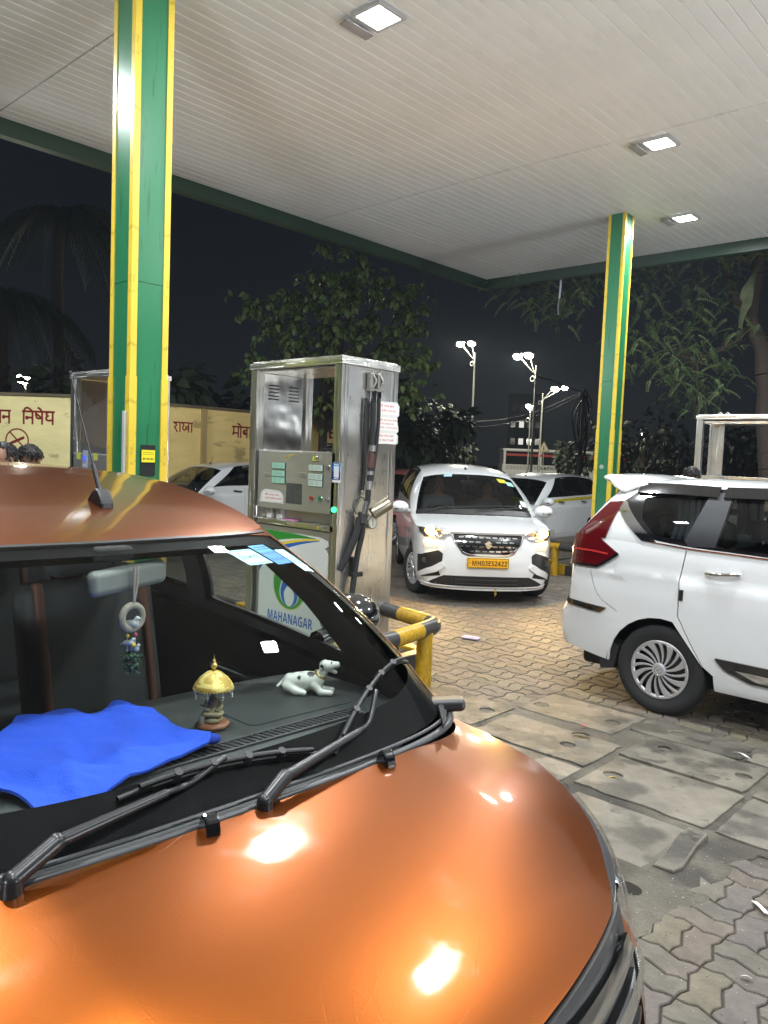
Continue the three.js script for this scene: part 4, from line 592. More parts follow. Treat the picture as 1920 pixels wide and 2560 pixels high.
{ // tail and flank of the right minivan
  const { tub, gh, tv, pOf } = RF, car = rearCar, ref = (p) => [p[0] * 0.7 - 0.7, 0.9, 0], P = RF.O.P;
  for (const g of [1, -1]) {
    const fl = (q) => g > 0 ? q : mirrorP(q), pp = (s) => pOf(s);
    // tail lamp: a red lens that wraps the corner, with a slim arm climbing the rear pillar
    const pc = pOf(4.12), low = rpoly([[pp(3.94), 1.10], [pp(4.13), 1.215], [P - 0.42, 1.20], [P - 0.40, 1.0], [P - 0.52, 0.985], [pp(4.10), 0.99]], 0.02);
    const tl = mesh('tail_lamp', surf(tub, fl(low), [], 0.04, 0.03, { off: 0.016, lip: 0.02 }), M.tail, car);
    const arm = [tv(4.10, 1.205), tv(4.17, 1.22), tv(4.10, 1.36), tv(4.045, 1.50), tv(4.0, 1.48), tv(4.04, 1.36)];
    mesh('tail_lamp_arm', surf(gh, fl(rpoly([tv(4.06, 1.20), [0.838, 0.01], [0.832, 0.35], [0.825, 0.66], tv(3.99, 1.47), tv(4.02, 1.36)], 0.01)), [], 0.02, 0.08, { off: 0.012, lip: 0.014, ref }), M.tail, tl);
    mesh('lamp_edge', surf(tub, fl(strip([[pp(3.94), 1.10], [pp(4.05), 1.02], [pp(4.10), 0.988], [P - 0.5, 0.982]], 0.02)), [], 0.04, 0.02, { off: 0.018, lip: 0.01 }), M.blackGloss, tl);
    mesh('light_strip', [surf(tub, fl(strip([[pp(4.02), 1.09], [pp(4.15), 1.10], [P - 0.44, 1.095]], 0.012)), [], 0.04, 0.02, { off: 0.02, lip: 0.006 }), surf(tub, fl(strip([[P - 0.5, 1.18], [P - 0.55, 1.03]], 0.014)), [], 0.04, 0.02, { off: 0.02, lip: 0.006 })], std(lin(0.5, 0.03, 0.03), 0.15, 0), tl);
    mesh('bumper_reflector', surf(tub, fl(rpoly([[pp(4.0), 0.695], [P - 0.48, 0.735], [P - 0.47, 0.70], [pp(4.05), 0.655]], 0.01)), [], 0.04, 0.03, { off: 0.012, lip: 0.012 }), M.blackGloss, car);
    const q = tub(pOf(3.98) * g, 0.33); mesh('mud_flap', ext([[0, 0], [0.1, 0.02], [0.13, 0.18], [0.05, 0.22], [-0.03, 0.14]], 0.16, 0.004).translate(q[0] - 0.06, 0.235, q[2] + (g > 0 ? 0.02 : -0.18)), M.rubber, car);
    const st = tub(pOf(3.455) * g, 0.87); mesh('door_stop', RB(0.03, 0.075, 0.014, 0.006, st[0], 0.87, st[2] - 0.004 * g), M.black, car);
    mesh('quarter_trim', surf(gh, fl([tv(3.44, 1.205), tv(3.47, 1.24), tv(3.37, 1.57), tv(3.22, 1.58), tv(3.26, 1.215)]), [], 0.02, 0.06, { off: 0.006, ref }), std(lin(0.02, 0.022, 0.026), 0.5), car);
    mesh('curtain', tube([[-3.5, 1.5, -0.60 * g], [-3.49, 1.36, -0.64 * g], [-3.51, 1.22, -0.66 * g]], 0.035, 10, 8).scale(1, 1, 1), std(lin(0.16, 0.18, 0.2), 0.9), car);
    const cu = []; for (let k = 0; k < 5; k++) cu.push(tube([[-3.42 - k * 0.045, 1.52, -0.60 * g], [-3.43 - k * 0.04, 1.36, (-0.64 - 0.012 * (k % 2)) * g], [-3.44 - k * 0.045, 1.21, -0.67 * g]], 0.022, 10, 6)); mesh('curtain', cu, std(lin(0.15, 0.17, 0.19), 0.9), car);
  }
  // spoiler over the tailgate
  const spn = (s, w) => { const k = clamp((s - 3.86) / 0.36); return [-s, 1.64 + 0.028 * k - 0.05 * Math.pow(Math.abs(w) / 0.62, 3) + 0.012 * Math.sin(k * 3.1), -w]; };
  const top = [[3.86, -0.5], [4.1, -0.6], [4.17, -0.57], [4.205, -0.3], [4.215, 0], [4.205, 0.3], [4.17, 0.57], [4.1, 0.6], [3.86, 0.5]];
  const bot = (s, w) => { const q = spn(s, w); return [q[0], q[1] - 0.055 * (1 - clamp((s - 3.86) / 0.36) ** 4), q[2]]; };
  mesh('spoiler', [surf(spn, top, [], 0.05, 0.06, { off: 0.012, lip: 0.05, ref: (p) => [p[0], 1, 0] }), surf(bot, top, [], 0.05, 0.06, { ref: (p) => [p[0], 3, 0] })], M.white, car);
  for (const g of [1, -1]) mesh('spoiler_cheek', ext(curve2([[-4.2, 1.645], [-4.15, 1.66], [-3.9, 1.63], [-3.86, 1.6], [-3.95, 1.575], [-4.02, 1.545], [-4.09, 1.575], [-4.15, 1.625]], 30), 0.05, 0.012).translate(0, -1.62, -0.025).rotateX(0.3 * g).translate(0, 1.615, -0.575 * g), M.white, car);
}
// ---------------------------------------------------------------- the orange car in the foreground
const BRZ = {
  outline: [[0.158, 0], [0.172, 0.13], [0.196, 0.26], [0.225, 0.36], [0.265, 0.45], [0.31, 0.53], [0.365, 0.606], [0.43, 0.668], [0.53, 0.732], [0.64, 0.775], [0.76, 0.802], [0.95, 0.832], [1.3, 0.857], [2.0, 0.87], [3.0, 0.87], [3.5, 0.85], [3.75, 0.78], [3.9, 0.6], [3.95, 0.3], [3.96, 0]],
  fi: tab([[0.2, 0.0], [0.3, -0.05], [0.5, -0.075], [0.66, -0.07], [0.78, -0.05], [0.86, -0.026], [0.92, 0.0], [1.1, 0.03]]), ri: tab([[0.25, 0.05], [0.5, 0], [0.8, 0.03], [1.2, 0.1]]),
  si: tab([[0.22, 0.05], [0.4, 0.0], [0.75, 0.0], [0.92, 0.004], [0.98, 0.012], [1.1, 0.03], [1.25, 0.06]]),
  wE: tab([[0.08, 0.58], [0.3, 0.58], [0.36, 0.615], [0.43, 0.668], [0.53, 0.732], [0.64, 0.775], [0.76, 0.802], [0.95, 0.832], [1.3, 0.857]]),
  hc: tab([[0.08, 0.866], [0.13, 0.898], [0.18, 0.922], [0.25, 0.945], [0.35, 0.97], [0.5, 1.0], [0.65, 1.025], [0.8, 1.042], [1.05, 1.055]]),
  hood: (s, w) => { const e = BRZ.wE(s), k = Math.min(1.1, w / e), f = sm(0.3, 0.55, s), u = w - 0.43, sp = 0.012 * Math.log(1 + Math.exp(u / 0.012)); return BRZ.hc(s) - 0.036 * k ** 4.5 - 0.03 * k * k * (1 - f) - 0.085 * f * sp; },
  belt: tab([[0.95, 1.0], [1.15, 1.025], [1.4, 1.05], [1.9, 1.09], [2.4, 1.115], [3.2, 1.15], [4, 1.2]]), cowlS: 1.02,
  cowl: (t) => { const k = t / 0.25; return [0.815 + 0.205 * k ** 2.3, 0.735 * Math.sin(k * Math.PI / 2) + 0.06 * k ** 8, lerp(1.05, 1.035, k ** 2)]; },
  roofEdge: tabs([[0, 1.52, 0], [0.12, 1.528, 0.3], [0.2, 1.55, 0.48], [0.25, 1.6, 0.575], [0.35, 1.95, 0.605], [0.5, 2.5, 0.62], [0.65, 3.1, 0.615], [0.78, 3.6, 0.585], [0.85, 3.72, 0.5], [0.92, 3.76, 0.28], [1, 3.78, 0]]),
  roof: (s, w) => tab([[1.5, 1.482], [1.6, 1.512], [1.8, 1.56], [2.0, 1.594], [2.3, 1.628], [2.7, 1.647], [3.2, 1.65], [3.8, 1.6]])(s) - 0.018 * Math.pow(Math.abs(w) / 0.6, 4),
  bulge: 0.045, tw: 0.236, vh: 0.975,
};
const suv = thing('compact_suv', 'burnt orange compact car with raised blue cloth on its dashboard, nearest the camera', 'car', [-0.3785, 0, -0.931], -0.03);
suv.userData.label = 'burnt orange compact car filling the foreground, seen across its hood';
const BF = carForm(BRZ), toWorld = (s, h, w) => V(-s, h, -w).applyAxisAngle(V(0, 1, 0), -0.03).add(suv.position);
const glassAt = (s, w) => { let t = 0, v = 0.1; for (let k = 0; k < 30; k++) { let lo = -0.25, hi = 0.25; for (let j = 0; j < 24; j++) { const m = (lo + hi) / 2; if (BF.ghRaw(m, v)[1] < w) lo = m; else hi = m; } t = lo; lo = -0.1; hi = 1; for (let j = 0; j < 24; j++) { const m = (lo + hi) / 2; if (BF.ghRaw(t, m)[0] < s) lo = m; else hi = m; } v = lo; } return [t, v]; };
{
  const { tub, gh, tv, topH, pOf, O, raw } = BF, car = suv, sp = BRZ, N = 40, refG = (p) => [p[0] - 0.8, 0.5, 0], refS = (p) => [p[0] * 0.7 - 0.7, 0.9, 0], refH = (p) => [p[0], 0.3, 0];
  const fa = 0.86, ra = 3.36, wr = 0.33, AR = 0.40, pf = pOf(fa), pr = pOf(ra);
  const seg = (a, b, f, n = N) => Array.from({ length: n + 1 }, (_, i) => { const p = lerp(a, b, i / n); return [p, f(p)]; });
  const arch = (p) => Array.from({ length: 17 }, (_, i) => { const t = Math.PI * (1 - i / 16); return [p + AR * Math.cos(t), 0.32 + AR * Math.sin(t)]; });
  const pL0 = 0.42, pL1 = pOf(0.66), pD0 = pOf(1.28), pB = pOf(2.3), pR0 = pOf(3.25), lampLow = tab([[pL0, 0.76], [lerp(pL0, pL1, 0.5), 0.745], [pL1 - 0.02, 0.80], [pL1, 0.86]]);
  // paint below the belt: nose without grille and lamps, fenders, rear quarters
  const skin = [...seg(0, pf - AR, () => 0.24), ...arch(pf).slice(1, -1), [pf + AR, 0.24], [pr - AR, 0.24], ...arch(pr).slice(1, -1), ...seg(pr + AR, O.P, () => 0.3), ...seg(O.P, pR0 + 0.004, topH), [pR0 + 0.004, 0.55], [pR0 - 0.2, 0.36], [pD0 + 0.03, 0.36], [pD0 - 0.004, 0.42], ...seg(pD0 - 0.004, pL1 + 0.004, topH), ...seg(pL1 + 0.004, pL0, (p) => lampLow(p) - 0.004), [pL0, 0.62], [0, 0.62]];
  const flips = (q, g) => g > 0 ? q : mirrorP(q);
  mesh('body', [1, -1].map((g) => surf(tub, flips(skin, g), [], 0.03, 0.04, { lip: 0.014 })), M.orange, car);
  const hoodEdge = [...Array.from({ length: 7 }, (_, i) => { const [s, w] = raw(0.385 * i / 6, topH(0.385 * i / 6)); return [s + 0.003, w]; }), [0.297, 0.475], [0.40, 0.608], [0.505, 0.693], [0.655, 0.778]];
  const rear = []; for (let i = 0; i <= 16; i++) { const [s, w] = sp.cowl(0.25 * (1 - i / 16)); rear.push([s - 0.035 - 0.025 * (w / 0.75) ** 2, w]); }
  const side = []; for (let i = 1; i <= 10; i++) { const p = lerp(pL1, BF.cowlP, i / 10), [s, w] = raw(p, topH(p)); side.push([s, w]); }
  const he = curve2(hoodEdge, 40, false), right = [...he, ...side.map((q) => q), ...rear.slice(1)];
  const both = (pts) => [...pts, ...pts.slice().reverse().filter((q) => q[1] > 1e-6).map(([s, w]) => [s, -w])];
  mesh('hood', surf(BF.hoodFn, both(right), [], 0.025, 0.025, { lip: 0.02, ref: refH, uv: 1 }), M.orange, car);
  // black grille with two bright bars
  const topF = (p) => topH(p);
  const gr = mesh('grille', surf(tub, [...seg(-pL0, pL0, () => 0.625), ...seg(pL0, -pL0, topF)], [], 0.04, 0.04, { off: -0.012, lip: 0.02 }), M.black, car);
  mesh('hood_seal', surf(tub, [...seg(-pL0, pL0, (p) => topH(p) - 0.02), ...seg(pL0, -pL0, (p) => topH(p) - 0.004)], [], 0.03, 0.02, { off: 0.004, lip: 0.01 }), M.trim, gr);
  for (const [h, a] of [[0.872, 0.375], [0.812, 0.44]]) mesh('chrome_bar', surf(tub, [...seg(-a, a, () => h - 0.014), ...seg(a, -a, () => h + 0.014)], [], 0.03, 0.010, { off: 0.014, lip: 0.03 }), M.chrome, gr);
  const ribs = []; for (const h of [0.842, 0.775, 0.74, 0.70, 0.665]) ribs.push(surf(tub, [...seg(-0.4, 0.4, () => h - 0.005), ...seg(0.4, -0.4, () => h + 0.005)], [], 0.04, 0.02, { off: 0.0, lip: 0.02 })); mesh('grille_rib', ribs, M.trim, gr);
  for (const g of [1, -1]) {
    const F = (q) => flips(q, g), sgn = (l) => l.map(([s, w]) => [s, w * g]);
    const bowl = mesh('headlight', surf(tub, F([...seg(pL0, pL1, lampLow), ...seg(pL1, pL0, (p) => topH(p))]), [], 0.03, 0.03, { off: -0.02 }), std(lin(0.05, 0.05, 0.055), 0.3, 0.6), car);
    const capP = [...he.filter(([s, w]) => w > 0.372).map(([s, w]) => [s - 0.002, w + 0.001]), ...seg(pL1, 0.40, (p) => 0).map(([p]) => raw(p, topH(p)))];
    mesh('lamp_rim', surf(BF.hoodFn, sgn(capP), [], 0.02, 0.02, { off: -0.006, ref: refH }), std(lin(0.10, 0.10, 0.105), 0.25, 0.5), bowl);
    mesh('lamp_cover', [surf(tub, F([...seg(pL0, pL1, lampLow), ...seg(pL1, pL0, (p) => topH(p))]), [], 0.03, 0.03, { off: 0.004 }), surf(BF.hoodFn, sgn(capP), [], 0.02, 0.02, { off: 0.004, ref: refH })], M.lens, bowl);
    const q = tub(g * 0.66, 0.80); mesh('projector', [lathe([[0, 0.02], [0.03, 0.012], [0.042, -0.006], [0.05, -0.006], [0.05, -0.03]], 24).rotateZ(-Math.PI / 2).rotateY(0.5 * g).translate(q[0] - 0.02, q[1], q[2])], M.chrome, bowl);
    mesh('light_guide', surf(tub, F(strip(seg(pL0 + 0.03, pL1 - 0.1, (p) => topH(p) - 0.02, 12), 0.01)), [], 0.03, 0.02, { off: -0.012, lip: 0.006 }), std(lin(0.6, 0.6, 0.6), 0.3), bowl);
    mesh('bumper_grille', surf(tub, F(rpoly([[0.05, 0.58], [0.5, 0.58], [0.42, 0.36], [0.05, 0.36]], 0.03)), [], 0.04, 0.04, { off: 0.004 }), M.black, car);
    // doors with cards, glass, pillars
    for (const [a, b] of [[pD0, pB - 0.003], [pB + 0.003, pR0 - 0.003]]) { const d = mesh('door', surf(tub, F([...seg(a, b, topH, 16), [b, b > pB ? 0.56 : 0.36], ...(b > pB ? [[b - 0.2, 0.36]] : []), [a, 0.36]]), [], 0.1, 0.06, { lip: 0.014 }), M.orange, car); const hp = tub(lerp(a, b, 0.86), 0.94); mesh('handle', tube([[hp[0] + 0.1, 0.94, (hp[2] - 0.01) * g], [hp[0] + 0.05, 0.945, (hp[2] - 0.035) * g], [hp[0] - 0.05, 0.945, (hp[2] - 0.035) * g], [hp[0] - 0.1, 0.94, (hp[2] - 0.01) * g]], 0.013, 12, 8), M.orange, d); }
    const D = [[1.31, 1.055], [2.3, 1.122], [3.45, 1.2], [3.4, 1.5], [2.6, 1.565], [2.1, 1.545], [1.76, 1.445]].map((q) => tv(...q)), dl = rpoly(D, 0.015, 3);
    const W = [[[1.405, 1.075], [2.25, 1.14], [2.27, 1.53], [2.0, 1.50], [1.78, 1.405], [1.58, 1.255]], [[2.38, 1.172], [3.02, 1.2], [3.06, 1.505], [2.38, 1.53]], [[3.12, 1.205], [3.36, 1.23], [3.31, 1.455], [3.14, 1.49]]].map((w) => rpoly(w.map((q) => tv(...q)), 0.015, 3));
    const ppoly = [[sp.tw, 0], ...Array.from({ length: 40 }, (_, i) => [sp.tw + (1 - sp.tw) * (i + 1) / 40, 0]), ...Array.from({ length: 41 }, (_, i) => [1 - i / 40, 1]), [0, sp.vh], [sp.tw * 0.8, sp.vh], [sp.tw - 0.004, sp.vh - 0.03]];
    mesh('pillar', surf(gh, F(ppoly), [F(dl)], 0.02, 0.08, { lip: 0.012, ref: refS }), M.orange, car);
    mesh('window_frame', surf(gh, F(dl), W.map(F), 0.02, 0.1, { lip: 0.012, off: 0.002, ref: refS }), M.trim, car);
    mesh('window', surf(gh, F(W[0]), [], 0.03, 0.1, { off: -0.005, ref: refS }), M.glass, car); mesh('window', surf(gh, F(W[1]), [], 0.03, 0.1, { off: -0.005, ref: refS }), M.tint, car); mesh('window', surf(gh, F(W[2]), [], 0.03, 0.1, { off: -0.005, ref: refS }), M.tint, car);
    const ip = [[sp.tw - 0.012, -0.02], ...Array.from({ length: 36 }, (_, i) => [sp.tw + (1 - sp.tw) * (i + 1) / 36, -0.02]), ...Array.from({ length: 37 }, (_, i) => [1 - i / 36, 0.985]), [0, 0.94], [sp.tw * 0.8, 0.94], [sp.tw - 0.02, 0.9]];
    mesh('pillar_trim', surf(gh, F(ip), W.map(F), 0.03, 0.08, { off: -0.04, lip: -0.03, ref: refS }), M.blackSoft, car);
    const card = mesh('door_card', surf(tub, F([...seg(pOf(1.08), pOf(3.3), (p) => topH(p) - 0.006), [pOf(3.3), 0.4], [pOf(1.08), 0.4]]), [], 0.1, 0.08, { off: -0.075, lip: -0.07 }), M.blackSoft, car);
    const pu = tub(pOf(1.9), 0.9); mesh('door_pull', [RB(0.5, 0.07, 0.06, 0.025, pu[0], 0.88, (pu[2] + 0.1) * g)], M.trim, card);
    const lin_ = new THREE.CylinderGeometry(AR + 0.012, AR + 0.012, 0.26, 28, 1, true, Math.PI / 2, Math.PI).rotateX(Math.PI / 2); for (const [p, s] of [[pf, fa], [pr, ra]]) { const m = mesh('arch_liner', lin_, M.black, car); m.position.set(-s, 0.32, (tub(p, 0.5)[2] + 0.16) * g); wheelPart(car, -s, (tub(p, 0.4)[2] + 0.11) * g, wr, 0, 0.2, 10, -g); }
    // black door mirror
    const mg = new THREE.SphereGeometry(1, 28, 20); { const a = mg.attributes.position; for (let i = 0; i < a.count; i++) if (a.getX(i) < -0.45) a.setX(i, -0.45); mg.computeVertexNormals(); } mesh('side_mirror', [mg.clone().scale(0.1, 0.085, 0.12).translate(-1.62, 1.15, -1.0 * g), bar([-1.6, 1.09, -0.83 * g], [-1.62, 1.11, -0.95 * g], 0.035, 0.03)], M.blackGloss, car);
  }
  mesh('roof', surf(BF.roofFn, both(Array.from({ length: 61 }, (_, i) => sp.roofEdge(i / 60)).map(([s, w]) => [s, Math.max(w, i_(w))]).filter((q, i, A) => i === 0 || i === A.length - 1 || q[1] > 0.005)), [], 0.05, 0.05, { lip: 0.012, ref: refH }), M.orange, car);
  mesh('headliner', surf((s, w) => { const q = BF.roofFn(s, w); return [q[0], q[1] - 0.045, q[2]]; }, both(Array.from({ length: 31 }, (_, i) => { const [s, w] = sp.roofEdge(i / 30); return [s + (i < 8 ? 0.03 : 0), w * 0.97]; }).filter((q, i, A) => i === 0 || i === A.length - 1 || q[1] > 0.005)), [], 0.1, 0.1, { ref: (p) => [p[0], 3, 0] }), std(lin(0.06, 0.06, 0.056), 0.9), car);
  // windshield: pane, printed black edge inside it, rubber and bright top seam
  const tw = sp.tw, wsP = [...Array.from({ length: 33 }, (_, i) => [-tw + 2 * tw * i / 32, 0.0]), [tw - 0.003, sp.vh - 0.05], [tw - 0.012, sp.vh - 0.015], ...Array.from({ length: 29 }, (_, i) => [(tw - 0.02) * (1 - 2 * i / 28), sp.vh - 0.005]), [-tw + 0.012, sp.vh - 0.015], [-tw + 0.003, sp.vh - 0.05]];
  const clear = [...Array.from({ length: 33 }, (_, i) => { const t = -tw + 0.024 + 2 * (tw - 0.024) * i / 32; return [t, 0.105 + 0.10 * Math.abs(t / tw) ** 3]; }), [tw - 0.024, 0.4], [tw - 0.025, 0.8], [tw - 0.03, 0.87], [tw - 0.042, 0.9], ...Array.from({ length: 17 }, (_, i) => [(tw - 0.05) * (1 - 2 * i / 16), 0.905]), [-tw + 0.042, 0.9], [-tw + 0.03, 0.87], [-tw + 0.025, 0.8], [-tw + 0.024, 0.4]];
  const pane = mesh('windshield', surf(gh, wsP, [], 0.012, 0.06, { ref: refG }), phy(lin(0.93, 0.97, 0.955), 0, 0, { transmission: 1, thickness: 0, ior: 1.5, specularIntensity: 0.3, side: THREE.DoubleSide }), car);
  mesh('black_edge', surf(gh, wsP, [clear], 0.012, 0.06, { off: -0.004, ref: refG }), phy(lin(0.003, 0.003, 0.0035), 0.5, 0, { specularIntensity: 0.08 }), pane);
  mesh('top_seam', surf(gh, strip(Array.from({ length: 31 }, (_, i) => [(tw - 0.006) * (2 * i / 30 - 1), sp.vh + 0.004]), 0.014), [], 0.02, 0.03, { off: 0.003, lip: 0.006, ref: refG }), M.trim, car);
  const fitUV = (g) => { const u = g.attributes.uv; let a = 9, b = -9, c = 9, d = -9; for (let i = 0; i < u.count; i++) { a = Math.min(a, u.getX(i)); b = Math.max(b, u.getX(i)); c = Math.min(c, u.getY(i)); d = Math.max(d, u.getY(i)); } for (let i = 0; i < u.count; i++) u.setXY(i, (u.getX(i) - a) / (b - a), (u.getY(i) - c) / (d - c)); return g; };
  const stick = (t0, t1, v0, v1, sk, tex, label) => mesh('sticker', fitUV(surf(gh, [[t0, v0], [t1, v0], [t1 - sk, v1], [t0 - sk, v1]], [], 0.005, 0.03, { off: -0.0025, ref: refG })), std(0xffffff, 0.5, 0, { map: tex }), pane, label);
  stick(0.128, 0.166, 0.775, 0.875, 0.006, ctex(128, 96, (g, w, h) => { g.fillStyle = '#a9dfe0'; g.fillRect(0, 0, w, h); g.strokeStyle = '#5fb6c4'; g.lineWidth = 5; g.strokeRect(8, 8, w - 16, h - 16); g.fillStyle = '#7d9b98'; g.beginPath(); g.moveTo(20, 30); g.lineTo(64, 42); g.lineTo(108, 30); g.lineTo(108, 66); g.lineTo(64, 54); g.lineTo(20, 66); g.fill(); g.fillStyle = '#111'; g.fillRect(60, 44, 8, 8); }), 'pale green tax sticker, leftmost on the windshield');
  stick(0.170, 0.200, 0.76, 0.895, 0.006, ctex(128, 128, (g, w, h) => { g.fillStyle = '#3d8fc4'; g.fillRect(0, 0, w, h); g.fillStyle = '#3f7fd6'; g.fillRect(0, 60, w, 68); g.fillStyle = '#12324f'; g.fillRect(20, 12, 88, 6); g.fillRect(20, 26, 88, 5); g.font = 'bold 19px sans-serif'; g.fillText('MH46BZ6023', 8, 62); g.fillText('07-05-2027', 22, 104); }), 'blue registration sticker on the windshield');
  stick(0.204, 0.226, 0.70, 0.85, 0.005, ctex(128, 96, (g, w, h) => { g.fillStyle = '#b9ecec'; g.fillRect(0, 0, w, h); g.font = '44px sans-serif'; g.fillStyle = '#1c2b2b'; g.save(); g.translate(10, 62); g.fillText('CNG', 0, 0); g.restore(); }), 'pale sticker reading CNG at the windshield corner');
  // cowl strip, end caps, washer jets
  const cw = []; for (let i = -16; i <= 16; i++) { const t = 0.25 * i / 16, g = t < 0 ? -1 : 1, [s, w, h] = sp.cowl(Math.abs(t)); cw.push([s, w * g, h]); }
  const off = (d, y, n) => cw.map(([s, w, h]) => V(-(s - d - 0.02 * (w / 0.75) ** 2), h + y, -w));
  mesh('cowl_strip', [tube(off(0.0, -0.004), 0.005, 60, 8), tube(off(0.018, -0.016), 0.010, 60, 8)], std(lin(0.05, 0.052, 0.055), 0.35), car);
  for (const g of [1, -1]) mesh('cowl_cap', RB(0.15, 0.035, 0.07, 0.014).rotateY(0.75 * g).rotateZ(0.12).translate(-0.975, 1.042, -0.745 * g), std(lin(0.03, 0.031, 0.033), 0.4), car);
  const slats = []; for (let k = 0; k < 9; k++) slats.push(RB(0.003, 0.012, 0.05, 0.001).rotateY(0.5).translate(-0.855 - k * 0.012, 1.047, -0.63 - k * 0.012)); tag(mesh('cowl_slat', slats, M.trim, car), null, null, null, 'stuff');
  for (const w of [-0.14, 0.33]) { const j = ext(curve2([[-0.017, 0], [-0.014, 0.02], [0, 0.032], [0.012, 0.022], [0.017, 0]], 18), 0.018, 0.005).translate(0, 0, -0.009); const m = mesh('washer_jet', j, M.blackGloss, car); m.position.set(-0.765 - 0.1 * w * w, 1.035, -w); m.rotation.y = -0.2; }
  // wipers on the glass
  const G = (s, w, d) => { const [t, v] = glassAt(s, w), q = gh(t, v); return V(q[0] + d * 0.55, q[1] + d * 0.83, q[2]); };
  const wiper = (a, b) => {
    const w = new THREE.Group(); w.name = 'wiper'; car.add(w);
    mesh('wiper_arm', [tube([V(-a[0][0], a[0][2], -a[0][1]), V(-a[1][0] - 0.0, a[1][2], -a[1][1])], 0.0155, 8, 10), bar(V(-a[1][0], a[1][2], -a[1][1]), V(-a[2][0], a[2][2], -a[2][1]), 0.0125, 0.0085, 8), tube([V(-a[2][0], a[2][2], -a[2][1]), V(-a[3][0], a[3][2], -a[3][1]), G(b[2][0], b[2][1], 0.03)], 0.0065, 12, 6), new THREE.SphereGeometry(0.0158, 14, 10).translate(-a[0][0], a[0][2], -a[0][1]), new THREE.SphereGeometry(0.0154, 14, 10).translate(-a[1][0], a[1][2], -a[1][1]), CY(0.016, 0.018, 0.03, 16, -a[0][0], a[0][2] - 0.012, -a[0][1])], std(lin(0.016, 0.0165, 0.018), 0.32), w);
    const m = [lerp(b[0][0], b[1][0], 0.5) + b[3], lerp(b[0][1], b[1][1], 0.5)], pts = []; for (let i = 0; i <= 12; i++) { const f = i / 12; pts.push([lerp(b[0][0], b[1][0], f) + b[3] * 4 * f * (1 - f), lerp(b[0][1], b[1][1], f)]); }
    mesh('wiper_blade', [tube(pts.map((q) => G(q[0], q[1], 0.008)), 0.006, 30, 6), tube(pts.slice(1, -1).map((q) => G(q[0], q[1], 0.022)), 0.0055, 24, 6), ...[3, 5, 7, 9].map((i) => bar(G(...pts[i], 0.006), G(...pts[i], 0.028), 0.011, 0.009, 8))], M.black, w);
  };
  wiper([[0.80, -0.475, 1.055], [0.815, -0.40, 1.085], [0.835, -0.19, 1.10], [0.855, -0.13, 1.095]], [[0.87, -0.27], [0.84, 0.20], [0.87, -0.05], 0.012]);
  wiper([[0.775, -0.01, 1.052], [0.79, 0.05, 1.08], [0.845, 0.31, 1.10], [0.875, 0.37, 1.10]], [[0.835, 0.22], [1.055, 0.69], [0.93, 0.43], 0.012]);
  // aerial
  { const h = sp.roof(1.8, 0.14); mesh('aerial', [ext(curve2([[-0.05, 0], [-0.035, 0.02], [0, 0.042], [0.02, 0.03], [0.035, 0]], 20), 0.026, 0.008).translate(-1.8, h - 0.004, -0.153), bar([-1.805, h + 0.03, -0.14], [-1.855, h + 0.115, -0.14], 0.008, 0.006), bar([-1.855, h + 0.115, -0.14], [-2.02, h + 0.395, -0.14], 0.0028, 0.0022, 6), new THREE.SphereGeometry(0.005, 8, 6).translate(-2.02, h + 0.396, -0.14)], M.black, car); }
  // cabin
  const dashTop = (s, w) => { const k = sm(0.84, 1.0, s); return [-s, lerp(0.99, 1.034, k) + 0.004 * Math.sin(s * 7) - 0.10 * sm(1.52, 1.72, s) - 0.012 * Math.pow(Math.abs(w) / 0.7, 4), -w]; };
  const dp = both([[0.83, 0], [0.84, 0.3], [0.9, 0.52], [1.02, 0.69], [1.2, 0.735], [1.5, 0.75], [1.74, 0.75], [1.74, 0.4], [1.74, 0]]);
  const dash = mesh('dashboard', [surf(dashTop, dp, [], 0.04, 0.06, { lip: 0.02, ref: refH }), RB(0.12, 0.4, 1.48, 0.03, -1.69, 0.74, 0), RB(0.5, 0.1, 1.4, 0.03, -1.4, 0.9, 0)], std(lin(0.032, 0.038, 0.036), 0.55, 0, { bumpMap: rep(T.leath, 14), bumpScale: 0.0006 }), car);
  const vs = []; for (let k = 0; k < 46; k++) vs.push(RB(0.045, 0.006, 0.006, 0.002).rotateY(0.25).translate(-1.085, 1.039, 0.27 - k * 0.0175)); for (let k = 0; k < 2; k++) vs.push(RB(0.006, 0.008, 0.82, 0.002, -1.06 - k * 0.05, 1.04, -0.12));
  mesh('defroster_slot', BX(0.055, 0.004, 0.82, -1.085, 1.0365, -0.12), M.black, dash); tag(mesh('defroster_slat', vs, M.trim, dash), null, null, null, 'stuff');
  mesh('airbag_lid', surf((a, b) => { const q = dashTop(a, b); return [q[0], q[1] + 0.0025, q[2]]; }, rpoly([[1.16, 0.24], [1.42, 0.24], [1.42, 0.62], [1.16, 0.6]], 0.03), [], 0.04, 0.06, { lip: 0.004, ref: refH }), std(lin(0.036, 0.043, 0.041), 0.45, 0, { bumpMap: rep(T.leath, 14), bumpScale: 0.0005 }), dash);
  mesh('cabin_floor', BX(2.7, 0.03, 1.5, -2.3, 0.36, 0), M.blackSoft, car); mesh('underbody', [RB(3.2, 0.14, 1.3, 0.04, -2.0, 0.28, 0), RB(0.65, 0.5, 1.0, 0.05, -0.72, 0.55, 0)], M.black, car); mesh('bulkhead', BX(0.03, 0.62, 1.46, -1.06, 0.68, 0), M.black, car);
  const sm_ = std(lin(0.05, 0.056, 0.058), 0.5, 0, { bumpMap: rep(T.leath, 10), bumpScale: 0.001 }), tan = std(lin(0.14, 0.05, 0.028), 0.6);
